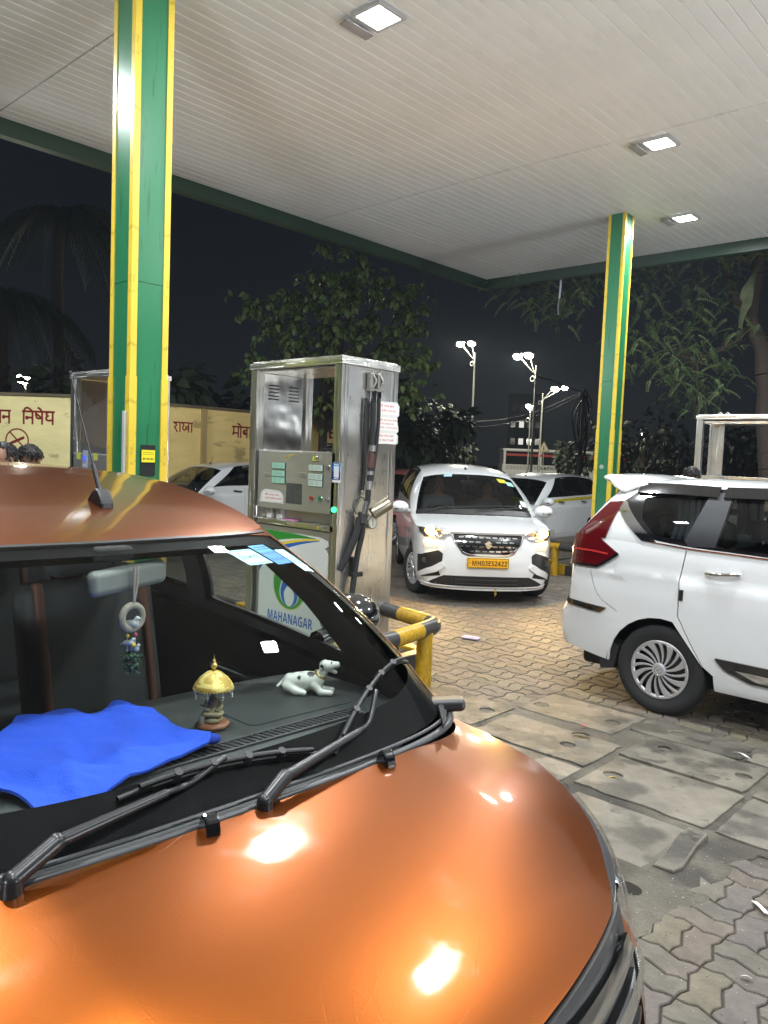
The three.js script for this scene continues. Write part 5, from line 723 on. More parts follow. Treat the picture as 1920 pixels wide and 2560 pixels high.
  const seat = (s, w, wd) => { const g = mesh('seat', [RB(0.52, 0.17, wd, 0.07, -s, 0.6, -w), RB(0.14, 0.62, wd * 0.94, 0.06).rotateZ(0.24).translate(-s - 0.27, 0.94, -w)], sm_, car), n = wd > 0.8 ? [-0.38, 0.38] : [0]; for (const z of n) mesh('headrest', [RB(0.1, 0.19, 0.27, 0.05).rotateZ(0.2).translate(-s - 0.37, 1.34, -w + z), bar([-s - 0.34, 1.2, -w + z], [-s - 0.36, 1.3, -w + z], 0.012)], sm_, g); for (const z of [-1, 1]) mesh('seat_piping', [RB(0.15, 0.6, 0.035, 0.015).rotateZ(0.24).translate(-s - 0.262, 0.945, -w + z * wd * 0.36), RB(0.5, 0.03, 0.03, 0.012, -s, 0.68, -w + z * wd * 0.36)], tan, g); return g; };
  seat(2.05, 0.36, 0.54); seat(2.05, -0.36, 0.54); seat(2.95, 0, 1.25);
  { const c = [-1.80, 1.0, 0.37]; const q = (g) => g.rotateZ(0.42).translate(...c); mesh('steering_wheel', [q(new THREE.TorusGeometry(0.185, 0.017, 10, 36).rotateY(Math.PI / 2)), q(RB(0.04, 0.11, 0.13, 0.02)), q(bar([0, 0, -0.17], [0, 0, 0.17], 0.016)), q(bar([0, -0.17, 0], [0, 0, 0], 0.016)), bar([-1.78, 1.0, 0.37], [-1.5, 0.9, 0.37], 0.04)], M.blackSoft, car); }
  // inside mirror with its stalk and a paper label
  const im = mesh('inner_mirror', [RB(0.04, 0.068, 0.25, 0.02).rotateY(0.25).rotateX(0.06).translate(-1.475, 1.392, -0.06)], std(lin(0.16, 0.175, 0.16), 0.45), car);
  mesh('mirror_stalk', [bar([-1.48, 1.39, -0.05], [-1.50, 1.465, -0.03], 0.014), RB(0.07, 0.04, 0.11, 0.015, -1.5, 1.455, -0.02)], M.blackSoft, im); mesh('mirror_label', BX(0.001, 0.026, 0.042).rotateY(0.25).translate(-1.448, 1.385, -0.01), M.paper, im);
}
function i_(w) { return w; }
// ---- things that stand, lie and hang in the orange car
{
  // blue cloth spread on the dashboard
  const o = curve2([[1.46, -0.26], [1.555, -0.165], [1.56, -0.08], [1.46, -0.03], [1.49, 0.04], [1.40, 0.075], [1.225, 0.07], [1.12, 0.085], [1.08, 0.06], [1.075, 0.02], [1.02, -0.175], [0.955, -0.345], [1.1, -0.36], [1.17, -0.46], [1.3, -0.52], [1.42, -0.46]], 90);
  const fn = (s, w) => { const f = (a, b) => fbm(((s * a) % 1 + 1) % 1, ((w * b) % 1 + 1) % 1, 6, 55, 4), d = Math.hypot(s - 1.10, w - 0.075); return [-s, 1.044 + 0.020 * fbm(s / 2, w + 0.6, 9, 57, 4) + 0.010 * Math.pow(Math.abs(Math.sin(s * 11 + w * 5 + 5 * fbm(s / 2, w + 0.6, 5, 61, 2))), 3) + 0.0035 * Math.sin(s * 60 + w * 38 + 9 * fbm(s / 2, w + 0.6, 8, 69, 3)) * fbm(s / 2, w + 0.6, 6, 73, 2) + 0.008 * Math.pow(Math.abs(Math.sin(w * 13 - s * 3 + 6 * fbm(s / 2, w + 0.6, 4, 65, 2))), 4) + 0.012 * Math.exp(-d * d / 0.0006) - 0.02 * sm(1.5, 1.6, s), -w]; };
  const t = thing('cleaning_cloth', 'bright blue microfibre cloth spread over the orange car dashboard', 'cloth', [suv.position.x, 0, suv.position.z], -0.03);
  mesh('cloth_sheet', surf(fn, o, [], 0.008, 0.008, { lip: 0.006, ref: (p) => [p[0], 0.3, 0], uv: 6 }), phy(lin(0.013, 0.072, 0.55), 0.95, 0, { bumpMap: rep(T.cloth, 0.5), bumpScale: 0.0035, sheen: 0.3, sheenColor: lin(0.1, 0.2, 0.7), sheenRoughness: 0.6 }), t);
  mesh('knotted_corner', new THREE.SphereGeometry(0.014, 14, 10).scale(1.2, 0.9, 1.4).translate(-1.098, 1.062, -0.082), phy(lin(0.010, 0.05, 0.42), 0.95, 0, { bumpMap: rep(T.cloth, 1), bumpScale: 0.003 }), t);
}
{ // seated figurine under a gold parasol
  const p = toWorld(1.225, 1.04, 0.165), t = thing('figurine', 'small gold parasol shrine with a seated figure on the orange car dashboard', 'figurine', p.toArray(), -0.6);
  mesh('base_plate', lathe([[0, 0], [0.04, 0], [0.043, 0.004], [0.042, 0.010], [0.034, 0.013], [0, 0.013]], 8), std(lin(0.30, 0.12, 0.06), 0.4), t);
  const fig = [lathe([[0, 0.013], [0.028, 0.013], [0.031, 0.022], [0.022, 0.03], [0, 0.03]], 18).scale(1, 1, 0.8), lathe([[0, 0.028], [0.024, 0.03], [0.027, 0.038], [0.02, 0.046], [0.017, 0.06], [0.019, 0.068], [0.009, 0.075], [0.006, 0.078], [0, 0.078]], 18).scale(1, 1, 0.75).translate(-0.004, 0, 0), new THREE.SphereGeometry(0.0105, 16, 12).translate(-0.002, 0.087, 0), tube([[0.0, 0.066, 0.016], [0.012, 0.052, 0.02], [0.018, 0.044, 0.008]], 0.0045, 10, 8), tube([[0.0, 0.066, -0.016], [0.012, 0.052, -0.02], [0.018, 0.044, -0.008]], 0.0045, 10, 8), tube([[0.0, 0.034, 0.022], [0.022, 0.036, 0.018], [0.02, 0.036, -0.012]], 0.006, 12, 8), tube([[0.0, 0.034, -0.022], [0.022, 0.034, -0.014], [0.018, 0.034, 0.014]], 0.006, 12, 8)];
  mesh('figure', fig, std(lin(0.30, 0.26, 0.15), 0.45), t); mesh('hair', new THREE.SphereGeometry(0.011, 14, 10, 0, 7, 0, 1.7).translate(-0.0035, 0.0885, 0), M.hair, t);
  mesh('offering_cup', lathe([[0, 0.013], [0.007, 0.013], [0.0075, 0.034], [0.0065, 0.034], [0.006, 0.016], [0, 0.016]], 12).translate(0.02, 0, 0.027), std(lin(0.4, 0.42, 0.38), 0.2, 0.2), t);
  mesh('post', bar([-0.012, 0.012, 0], [-0.012, 0.128, 0], 0.0045), M.gold, t);
  const goldTex = dtex(128, (u, v) => { const n = fbm(u, v, 10, 141, 3); return n > 0.55 ? [0.95, 0.9, 0.62] : [0.78, 0.68, 0.36]; });
  mesh('parasol', lathe([[0.0, 0.142], [0.008, 0.143], [0.02, 0.137], [0.036, 0.124], [0.046, 0.110], [0.050, 0.102], [0.049, 0.098], [0.045, 0.103], [0.02, 0.128], [0, 0.134]], 36), std(lin(0.72, 0.66, 0.44), 0.42, 0.25, { map: goldTex }), t);
  mesh('finial', lathe([[0, 0.142], [0.007, 0.143], [0.004, 0.147], [0.0085, 0.152], [0.009, 0.156], [0.005, 0.161], [0.0028, 0.164], [0.0045, 0.168], [0.0015, 0.174], [0.0, 0.185]], 18), M.gold, t);
  const fr = []; for (let k = 0; k < 40; k++) fr.push(new THREE.SphereGeometry(0.0022, 6, 4).translate(0.0495 * Math.cos(k / 40 * 6.283), 0.098, 0.0495 * Math.sin(k / 40 * 6.283))); tag(mesh('fringe', fr, M.gold, t), null, null, null, 'stuff');
  for (let k = 0; k < 8; k++) { const a = k / 8 * 6.283 + 0.3, x = 0.048 * Math.cos(a), z = 0.048 * Math.sin(a); mesh('crystal_drop', [bar([x, 0.097, z], [x, 0.088, z], 0.0007, 0.0007, 4), new THREE.OctahedronGeometry(0.0032).translate(x, 0.085, z), new THREE.OctahedronGeometry(0.0026).translate(x, 0.079, z)], std(lin(0.7, 0.72, 0.68), 0.1, 0.3), t); }
}
// joined tapered limbs meshed from a smooth field: bones are [a, b, ra, rb]
function blob(bones, cell, k = 0.02, shape) {
  let lo = [1e9, 1e9, 1e9], hi = [-1e9, -1e9, -1e9];
  for (const [a, b, ra, rb] of bones) for (let i = 0; i < 3; i++) { lo[i] = Math.min(lo[i], a[i] - ra, b[i] - rb); hi[i] = Math.max(hi[i], a[i] + ra, b[i] + rb); }
  const c = lo.map((l, i) => (l + hi[i]) / 2), half = Math.max(...hi.map((h, i) => h - lo[i])) / 2 + cell * 3, n = Math.ceil(2 * half / cell), mc = new MarchingCubes(n, std(0xffffff), false, false, 200000);
  mc.isolation = 0; const F = mc.field; F.fill(-1);
  const dist = (x, y, z) => { let d = 1e9; for (const [a, b, ra, rb, sc] of bones) { const bx = b[0] - a[0], by = b[1] - a[1], bz = b[2] - a[2], px = x - a[0], py = y - a[1], pz = z - a[2], L = bx * bx + by * by + bz * bz, t = L > 1e-12 ? clamp((px * bx + py * by + pz * bz) / L) : 0, e = Math.hypot(px - bx * t, py - by * t, pz - bz * t) - lerp(ra, rb, t); const h = clamp(0.5 + 0.5 * (d - e) / k); d = lerp(d, e, h) - k * h * (1 - h); } return shape ? shape(d, x, y, z) : d; };
  for (let z = 0; z < n; z++) for (let y = 0; y < n; y++) for (let x = 0; x < n; x++) F[x + y * n + z * n * n] = -dist(c[0] + ((x - n / 2) / (n / 2)) * half, c[1] + ((y - n / 2) / (n / 2)) * half, c[2] + ((z - n / 2) / (n / 2)) * half);
  mc.update(); const P = mc.positionArray.slice(0, mc.count * 3), Nn = mc.normalArray.slice(0, mc.count * 3);
  for (let i = 0; i < P.length; i += 3) { for (let j = 0; j < 3; j++) P[i + j] = c[j] + P[i + j] * half; }
  const g = new THREE.BufferGeometry(); g.setAttribute('position', new THREE.BufferAttribute(new Float32Array(P), 3)); const g2 = mergeVertices(g, cell * 0.01); g2.computeVertexNormals(); return g2;
}
{ // nodding dog, lying with its head up
  const p = toWorld(1.30, 1.036, 0.535), t = thing('toy_dog', 'white toy dog with black patches and gold collar lying on the dashboard', 'toy dog', p.toArray(), 0.68);
  const B = [[[-0.045, 0.032, 0], [0.0, 0.036, 0], 0.026, 0.027], [[0, 0.036, 0], [0.03, 0.042, 0], 0.026, 0.022], [[-0.055, 0.022, 0.018], [-0.03, 0.012, 0.026], 0.016, 0.011], [[-0.055, 0.022, -0.018], [-0.03, 0.012, -0.026], 0.016, 0.011], [[-0.03, 0.010, 0.026], [-0.004, 0.008, 0.03], 0.010, 0.008], [[-0.03, 0.010, -0.026], [-0.004, 0.008, -0.03], 0.010, 0.008], [[0.025, 0.026, 0.015], [0.042, 0.010, 0.017], 0.013, 0.009], [[0.042, 0.009, 0.017], [0.072, 0.008, 0.015], 0.009, 0.0085], [[0.025, 0.026, -0.015], [0.042, 0.010, -0.017], 0.013, 0.009], [[0.042, 0.009, -0.017], [0.072, 0.008, -0.015], 0.009, 0.0085], [[0.03, 0.046, 0], [0.048, 0.068, 0], 0.016, 0.0135], [[-0.07, 0.03, 0], [-0.085, 0.018, 0.012], 0.007, 0.004]];
  const g = blob(B, 0.0028, 0.008), col = new Float32Array(g.attributes.position.count * 3), pa = g.attributes.position;
  const spots = [[0.012, 0.06, 0.012, 0.011], [-0.045, 0.057, -0.006, 0.012], [-0.02, 0.05, 0.022, 0.006]];
  for (let i = 0; i < pa.count; i++) { let k = 1; for (const [x, y, z, r] of spots) if (Math.hypot(pa.getX(i) - x, pa.getY(i) - y, pa.getZ(i) - z) < r) k = 0.03; col[i * 3] = 0.66 * k; col[i * 3 + 1] = 0.68 * k; col[i * 3 + 2] = 0.62 * k; }
  g.setAttribute('color', new THREE.BufferAttribute(col, 3)); mesh('dog_body', g, std(0xffffff, 0.45, 0, { vertexColors: true }), t);
  const head = blob([[[0.052, 0.083, 0], [0.062, 0.083, 0], 0.0175, 0.016], [[0.066, 0.086, 0], [0.086, 0.088, 0], 0.012, 0.0095], [[0.064, 0.074, 0], [0.082, 0.066, 0], 0.007, 0.0055], [[0.05, 0.092, 0.014], [0.043, 0.08, 0.02], 0.006, 0.006], [[0.05, 0.092, -0.014], [0.043, 0.08, -0.02], 0.006, 0.006]], 0.0024, 0.004);
  const hm = mesh('dog_head', head, std(lin(0.66, 0.68, 0.62), 0.45), t);
  mesh('dog_nose', new THREE.SphereGeometry(0.0042, 10, 8).translate(0.096, 0.091, 0), M.blackGloss, hm); for (const z of [1, -1]) { mesh('dog_eye', new THREE.SphereGeometry(0.0026, 8, 6).translate(0.071, 0.096, 0.0115 * z), M.blackGloss, hm); mesh('dog_ear', new THREE.SphereGeometry(0.008, 10, 8).scale(0.7, 1.1, 0.4).translate(0.045, 0.084, 0.022 * z), z > 0 ? M.black : std(lin(0.5, 0.5, 0.46), 0.5), hm); }
  mesh('dog_mouth', RB(0.016, 0.008, 0.01, 0.003, 0.075, 0.0775, 0), std(lin(0.12, 0.03, 0.03), 0.5), hm);
  mesh('collar', new THREE.TorusGeometry(0.0165, 0.004, 8, 28).rotateX(Math.PI / 2).rotateZ(-0.65).translate(0.038, 0.056, 0), M.gold, t);
}
{ // charm hanging from the mirror: two cords, a straw ring with a bird, beads and a green tassel
  const p = toWorld(1.452, 0, 0.062), t = thing('mirror_charm', 'straw ring charm with white bird hanging from the orange car mirror', 'charm', [p.x, 0, p.z], 0.55);
  mesh('cord', [tube([[0.012, 1.425, -0.006], [0.01, 1.37, -0.004], [0.005, 1.327, 0]], 0.0032, 12, 6), tube([[0.012, 1.425, 0.012], [0.008, 1.37, 0.008], [0.003, 1.327, 0]], 0.0032, 12, 6)], std(lin(0.33, 0.3, 0.25), 0.9), t);
  const ring = new THREE.TorusGeometry(0.031, 0.0095, 12, 44), rp = ring.attributes.position; for (let i = 0; i < rp.count; i++) { const a = Math.atan2(rp.getY(i), rp.getX(i)), k = 1 + 0.05 * Math.sin(a * 22); rp.setXYZ(i, rp.getX(i) * k, rp.getY(i) * k, rp.getZ(i) * k); } ring.computeVertexNormals();
  mesh('straw_ring', ring.rotateY(1.15).translate(0, 1.29, 0), std(lin(0.34, 0.31, 0.25), 0.9, 0, { bumpMap: rep(T.cloth, 2), bumpScale: 0.002 }), t);
  const bird = (x, y, z, s) => blob([[[x - 0.012 * s, y, z], [x + 0.008 * s, y + 0.002 * s, z], 0.009 * s, 0.0105 * s], [[x + 0.008 * s, y + 0.004 * s, z], [x + 0.014 * s, y + 0.016 * s, z], 0.006 * s, 0.006 * s], [[x - 0.012 * s, y, z], [x - 0.036 * s, y - 0.006 * s, z], 0.006 * s, 0.002 * s], [[x + 0.018 * s, y + 0.017 * s, z], [x + 0.026 * s, y + 0.015 * s, z], 0.003 * s, 0.001 * s]], 0.0022, 0.004);
  const wm = std(lin(0.46, 0.5, 0.48), 0.6); mesh('bird', bird(0, 1.272, 0, 1).rotateY(0).translate(0, 0, 0), wm, t); mesh('bird', bird(-0.004, 1.222, 0.006, 0.75), wm, t); mesh('bird', bird(0.006, 1.205, -0.004, 0.7), wm, t);
  for (const [x, y, z, c] of [[-0.008, 1.242, 0.008, [0.55, 0.42, 0.03]], [0.008, 1.243, -0.004, [0.4, 0.05, 0.08]], [0.01, 1.219, 0.008, [0.55, 0.42, 0.03]]]) mesh('bead', new THREE.SphereGeometry(0.0055, 12, 8).translate(x, y, z), std(lin(...c), 0.5), t);
  mesh('thread', [bar([-0.008, 1.258, 0.008], [-0.008, 1.2, 0.008], 0.0008, 0.0008, 4), bar([0.008, 1.258, -0.004], [0.008, 1.19, -0.004], 0.0008, 0.0008, 4)], M.paper, t);
  const ts = []; for (let k = 0; k < 90; k++) { const x = rr(-0.02, 0.02), y = rr(1.14, 1.195), z = rr(-0.012, 0.012), g = new THREE.ConeGeometry(0.0035, 0.014, 4).rotateX(rr(1, 2.6)).rotateY(rr(0, 6)).translate(x, y, z); ts.push(g); } tag(mesh('tassel', ts, std(lin(0.06, 0.13, 0.07), 0.8), t), null, null, null, 'stuff');
}
// ---------------------------------------------------------------- gas dispensers
const notice = (seed, rows) => ctex(256, 96 + 32 * rows, (g, w, h) => { g.fillStyle = '#dcdcd8'; g.fillRect(0, 0, w, h); g.strokeStyle = '#b8413c'; const K = Object.keys(DEV); let q = seed; for (let r = 0; r < rows; r++) { let x = 26; while (x < w - 50) { const word = []; const n = 1 + (q % 3); for (let i = 0; i < n; i++) { q = (q * 7 + 13) % 1009; word.push(K[q % K.length]); } x = devWord(g, word, x, 30 + r * (h - 30) / rows, (h - 30) / rows * 0.42, 0.14) + 9; } } });
const dispTex = (lines, tint) => ctex(256, 128, (g, w, h) => { g.fillStyle = tint; g.fillRect(0, 0, w, h); g.fillStyle = '#27423c'; const S = { 0: 'abcdef', 1: 'bc', 2: 'abged', 3: 'abgcd', 4: 'fgbc', 5: 'afgcd', 6: 'afgedc', 7: 'abc', 8: 'abcdefg', 9: 'abcfgd' }; let x = 22; for (const ch of lines) { if (ch === '.') { g.fillRect(x - 8, 102, 8, 8); continue; } const s = S[ch]; const seg = { a: [4, 0, 22, 6], b: [24, 4, 6, 34], c: [24, 44, 6, 34], d: [4, 76, 22, 6], e: [0, 44, 6, 34], f: [0, 4, 6, 34], g: [4, 38, 22, 6] }; for (const k of s) { const [a, b, c, d] = seg[k]; g.fillRect(x + a, 24 + b, c, d); } x += 42; } });
const lcd = (t, k) => std(lin(0.12, 0.14, 0.13), 0.3, 0, { emissive: 0xffffff, emissiveMap: t, emissiveIntensity: k });
function dispenser(label, pos, turn, W, D, H, o = {}) { // origin at the middle of its foot; front is +z, hose side +x
  const t = thing('gas_dispenser', label, 'gas dispenser', pos, turn), hw = W / 2, hd = D / 2, st = M.steel, post = 0.085, y1 = H * 0.64;
  mesh('roof_cap', [RB(W + 0.02, 0.05, D + 0.02, 0.003, 0, H - 0.025, 0), RB(W - 0.02, 0.02, D - 0.02, 0.004, 0, H + 0.008, 0)], st, t);
  for (const [x, z] of [[-1, 1], [1, 1], [-1, -1], [1, -1]]) mesh('corner_post', RB(post, H - 0.052, post, 0.003, x * (hw - post / 2), (H - 0.052) / 2, z * (hd - post / 2)), st, t);
  // hose flank: one tall sheet, slightly dented
  const dent = surf((a, b) => [hw - 0.003 + 0.0015 * fbm(clamp(a + 0.5, 0, 0.999), clamp(b / 3, 0, 0.999), 4, 171, 3), b, a], [[-hd + 0.01, 0.01], [hd - post, 0.01], [hd - post, H - 0.055], [-hd + 0.01, H - 0.055]], [], 0.05, 0.1, { ref: (p) => [0, p[1], 0] });
  mesh('side_panel', dent, st, t);
  mesh('side_panel', BX(0.01, y1, D - 2 * post, -hw + 0.012, y1 / 2, 0), st, t);
  mesh('lower_cabinet', RB(W - 0.06, y1 - 0.34, D - 0.10, 0.01, 0, 0.01 + (y1 - 0.34) / 2 - 0.2, -0.02), M.steelDull, t);
  const y0 = H * 0.47; mesh('upper_cabinet', RB(W - 0.12, y1 - y0, D - 0.06, 0.01, 0, (y0 + y1) / 2, 0), M.steelDull, t);
  return { t, hw, hd, y0, y1, H, W, D };
}
{ // the near dispenser
  const W = 1.15, D = 0.66, H = 2.35, d = dispenser('tall stainless gas dispenser with number displays and hose, right of the orange roof', [-4.422 - W / 2, 0.15, -4.265 - D / 2], 0, W, D, H), { t, hw, hd } = d, Z = hd, X = (wx) => wx + 4.422 + hw, Y = (wy) => wy - 0.15;
  t.children.filter((c) => c.name === 'upper_cabinet').forEach((c) => t.remove(c)); t.children.filter((c) => c.name === 'lower_cabinet').forEach((c) => t.remove(c));
  const st = M.steel;
  // open bay under the roof: left half closed by a slanted sheet, right half open to the back
  mesh('bay_wall', surf((a, b) => [-hw + 0.055 + 0.004 * fbm(clamp(a + 0.5, 0, 0.999), clamp(b / 3, 0, 0.999), 5, 177, 2), b, a], [[-hd + 0.02, Y(1.75)], [hd - 0.05, Y(1.75)], [hd - 0.05, H - 0.06], [-hd + 0.02, H - 0.06]], [], 0.04, 0.06, { lip: 0.008, ref: (p) => [-3, p[1], 0] }), phy(lin(0.66, 0.66, 0.63), 0.22, 1, { bumpMap: rep(T.wave, 1.2), bumpScale: 0.01 }), t);
  mesh('bay_ceiling', BX(W - 0.18, 0.01, D - 0.1, 0, H - 0.062, 0), st, t);
  for (const z of [0.12, -0.12]) for (let k = 0; k < 5; k++) mesh('vent_louvre', RB(0.014, 0.012, 0.1, 0.004).translate(-hw + 0.068, Y(2.33) - k * 0.03, z), M.trim, t);
  mesh('bay_floor', RB(W - 0.12, 0.012, D - 0.08, 0.004, 0, Y(1.752), 0), st, t);
  // display board
  mesh('display_board', RB(0.97, 0.495, 0.02, 0.006, X(-4.95), Y(1.505), Z - 0.01), phy(lin(0.56, 0.57, 0.56), 0.5, 0.85, { bumpMap: rep(T.wave, 1.2), bumpScale: 0.006 }), t);
  mesh('cabinet_core', BX(W - 0.16, 0.58, D - 0.1, 0, Y(1.46), -0.03), M.steelDull, t);
  const rowsL = [[1.627, '06650', -5.152], [1.560, '00082', -5.150], [1.503, '08107', -5.148]], rowsR = [[1.625, '06326', -4.683], [1.553, '00078', -4.683], [1.506 - 0.006, '08107', -4.682]];
  for (const [y, s, x] of rowsL) { const m = mesh('display', RB(0.172, 0.052, 0.008, 0.003, X(x), Y(y), Z + 0.004), M.trim, t); mesh('display_screen', new THREE.PlaneGeometry(0.166, 0.048).translate(X(x), Y(y), Z + 0.0095), lcd(dispTex(s, '#8fd9bd'), 0.5), m); }
  for (const [y, s, x] of rowsR) { const m = mesh('display', RB(0.172, 0.052, 0.008, 0.003, X(x), Y(y), Z + 0.004), M.trim, t); mesh('display_screen', new THREE.PlaneGeometry(0.166, 0.048).translate(X(x), Y(y), Z + 0.0095), lcd(dispTex(s, '#c4dccf'), 0.5), m); }
  for (const [x, y, c, r] of [[-4.724, 1.378, [0.35, 0.03, 0.02], 0.016], [-4.622, 1.378, [0.02, 0.2, 0.07], 0.016], [-4.536, 1.375, [0.2, 0.2, 0.2], 0.013], [-4.545, 1.63, [0.15, 0.15, 0.15], 0.015]]) mesh('push_button', [CY(r, r, 0.018, 18).rotateX(Math.PI / 2).translate(X(x), Y(y), Z + 0.009)], std(lin(...c), 0.3), mesh('button_ring', new THREE.TorusGeometry(r * 1.3, 0.004, 8, 24).translate(X(x), Y(y), Z + 0.002), M.chrome, t));
  mesh('lock', [RB(0.075, 0.055, 0.01, 0.004, X(-4.69), Y(1.705), Z + 0.004), CY(0.017, 0.017, 0.016, 16).rotateX(Math.PI / 2).translate(X(-4.69), Y(1.705), Z + 0.012)], M.chrome, t);
  mesh('key', [bar([X(-4.97), Y(1.72), Z], [X(-4.985), Y(1.715), Z + 0.05], 0.005), RB(0.03, 0.02, 0.004, 0.002, X(-4.99), Y(1.70), Z + 0.05)], std(lin(0.5, 0.4, 0.05), 0.4, 0.4), t);
  mesh('notice', ext([[-0.16, -0.055], [0.16, -0.055], [0.155, 0.02], [0.10, 0.052], [-0.09, 0.06], [-0.14, 0.03]], 0.002).translate(X(-5.24), Y(1.36), Z + 0.001), M.paper, t); mesh('notice_print', new THREE.PlaneGeometry(0.25, 0.08).translate(X(-5.23), Y(1.355), Z + 0.0045), std(0xffffff, 0.7, 0, { map: notice(31, 2) }), t);
  mesh('worn_patch', [BX(0.2, 0.17, 0.002, X(-4.95), Y(1.40), Z + 0.0015)], std(lin(0.16, 0.17, 0.165), 0.6, 0.4, { map: T.grain }), t);
  mesh('hinge_plate', [RB(0.07, 0.03, 0.006, 0.003, X(-5.30), Y(1.545), Z + 0.003), RB(0.08, 0.04, 0.006, 0.003, X(-4.84), Y(1.56), Z + 0.003)], M.steelDull, t);
  // ledge and drawer below the board
  mesh('ledge', [BX(W - 0.12, 0.006, 0.16, 0, Y(1.165), Z - 0.08), BX(W - 0.12, 0.085, 0.006, 0, Y(1.205), Z - 0.16)], st, t);
  mesh('drawer_front', RB(0.97, 0.045, 0.02, 0.004, X(-4.95), Y(1.142), Z - 0.01), st, t); for (const x of [-5.02, -4.62]) mesh('drawer_knob', CY(0.011, 0.013, 0.02, 14).rotateX(Math.PI / 2).translate(X(x), Y(1.145), Z + 0.008), M.chrome, t);
  // door with the company board
  mesh('cabinet_door', RB(0.97, 0.93, 0.02, 0.006, X(-4.95), Y(0.645), Z - 0.02), M.steelDull, t); mesh('cabinet_core', BX(W - 0.16, 0.93, D - 0.1, 0, Y(0.645), -0.03), M.steelDull, t);
  const logo = ctex(768, 800, (g, w, h) => {
    g.fillStyle = '#d9dfdc'; g.fillRect(0, 0, w, h); const S = 768 / 0.88, px = (x) => (x + 5.385) * S, py = (y) => (1.07 - y) * S * 0.955;
    g.fillStyle = '#2f8a34'; g.beginPath(); g.moveTo(px(-5.2), py(1.07)); g.quadraticCurveTo(px(-4.9), py(1.07), px(-4.62), py(1.045)); g.quadraticCurveTo(px(-4.95), py(1.045), px(-5.385), py(0.94)); g.lineTo(px(-5.385), py(1.07)); g.fill();
    g.fillStyle = '#e6cf3a'; g.beginPath(); g.moveTo(px(-4.62), py(1.048)); g.quadraticCurveTo(px(-5.0), py(1.03), px(-5.385), py(0.89)); g.lineTo(px(-5.385), py(0.83)); g.quadraticCurveTo(px(-5.05), py(1.0), px(-4.62), py(1.036)); g.fill();
    g.fillStyle = '#2d63b8'; g.beginPath(); g.moveTo(px(-4.62), py(1.034)); g.quadraticCurveTo(px(-5.06), py(1.0), px(-5.385), py(0.84)); g.lineTo(px(-5.385), py(0.7)); g.quadraticCurveTo(px(-5.22), py(0.93), px(-4.62), py(1.03)); g.fill();
    const cx = px(-4.975), cy = py(0.63), R = 0.205 * S; g.fillStyle = '#d9cf7a'; g.beginPath(); g.ellipse(cx, cy, R * 1.05, R * 1.02, 0, 0, 7); g.fill(); g.fillStyle = '#3a9a3c'; g.beginPath(); g.ellipse(cx, cy, R, R * 0.97, 0, 0, 7); g.fill();
    const flame = (k, c) => { g.fillStyle = c; g.beginPath(); g.moveTo(cx + 6 * k, cy - R * 1.05 * k + R * (1 - k)); g.bezierCurveTo(cx + R * 0.05, cy - R * 0.3 * k + R * (1 - k), cx + R * 0.75 * k, cy + R * 0.1 + R * 0.3 * (1 - k), cx + R * 0.48 * k, cy + R * 0.62); g.bezierCurveTo(cx + R * 0.3 * k, cy + R * 0.95, cx - R * 0.3 * k, cy + R * 0.95, cx - R * 0.48 * k, cy + R * 0.6); g.bezierCurveTo(cx - R * 0.75 * k, cy + R * 0.05 + R * 0.3 * (1 - k), cx - R * 0.12 * k, cy - R * 0.3 * k + R * (1 - k), cx + 6 * k, cy - R * 1.05 * k + R * (1 - k)); g.fill(); };
    flame(1.1, '#dfe6e2'); flame(1.0, '#2c66bd'); flame(0.6, '#dfe6e2');
    g.fillStyle = '#2d62b4'; g.textAlign = 'center'; g.font = 'bold 98px sans-serif'; g.save(); g.translate(px(-4.965), py(0.295)); g.scale(0.82, 1); g.fillText('MAHANAGAR', 0, 0); g.fillText('GAS', 0, 100); g.restore();
    g.fillStyle = '#5a5c58'; for (let i = 0; i < 60; i++) { g.globalAlpha = 0.35; g.fillRect(w - 14 - hash2(i, 1, 5) * 40 * hash2(i, 3, 5), h * 0.5 + hash2(i, 2, 5) * h * 0.5, 5, 4); } g.globalAlpha = 1;
  });
  const bp = [[-5.385, 0.22], [-5.385, 1.0], [-5.36, 1.068], [-4.66, 1.062], [-4.60, 1.055], [-4.52, 1.035], [-4.515, 1.0], [-4.56, 0.975], [-4.515, 0.93], [-4.512, 0.60], [-4.518, 0.42], [-4.53, 0.38], [-4.52, 0.3], [-4.53, 0.22]].map(([x, y]) => [X(x), Y(y)]).reverse();
  const bg = ext(bp, 0.006, 0.001).translate(0, 0, Z - 0.008); { const p = bg.attributes.position, u = bg.attributes.uv; for (let i = 0; i < p.count; i++) u.setXY(i, (p.getX(i) - X(-5.385)) / 0.88, 1 - (1.07 - 0.15 - p.getY(i)) / 0.96); } mesh('company_board', bg, std(0xffffff, 0.4, 0, { map: logo }), t);
  // card without its code, hung on the post
  const tagT = ctex(96, 256, (g, w, h) => { g.fillStyle = '#2b7fd0'; g.fillRect(0, 0, w, h); g.fillStyle = '#16357e'; g.fillRect(0, 108, w, 112); g.fillStyle = '#e8edf2'; g.fillRect(18, 40, 60, 150); g.fillStyle = '#e6e6e6'; g.fillRect(0, 222, w, 34); g.fillStyle = '#fff'; g.fillRect(22, 16, 52, 12); g.fillRect(20, 200, 56, 9); });
  mesh('hanging_card', [RB(0.095, 0.155, 0.006, 0.003, X(-4.425), Y(1.595), Z + 0.02)], M.paper, t); mesh('card_print', new THREE.PlaneGeometry(0.092, 0.152).translate(X(-4.425), Y(1.595), Z + 0.0235), std(0xffffff, 0.35, 0, { map: tagT }), t);
  // hose gear on the +x flank; u runs along the flank in world z
  const P = (z, y, k = 0) => [hw + k, Y(y), z + 4.265 + hd];
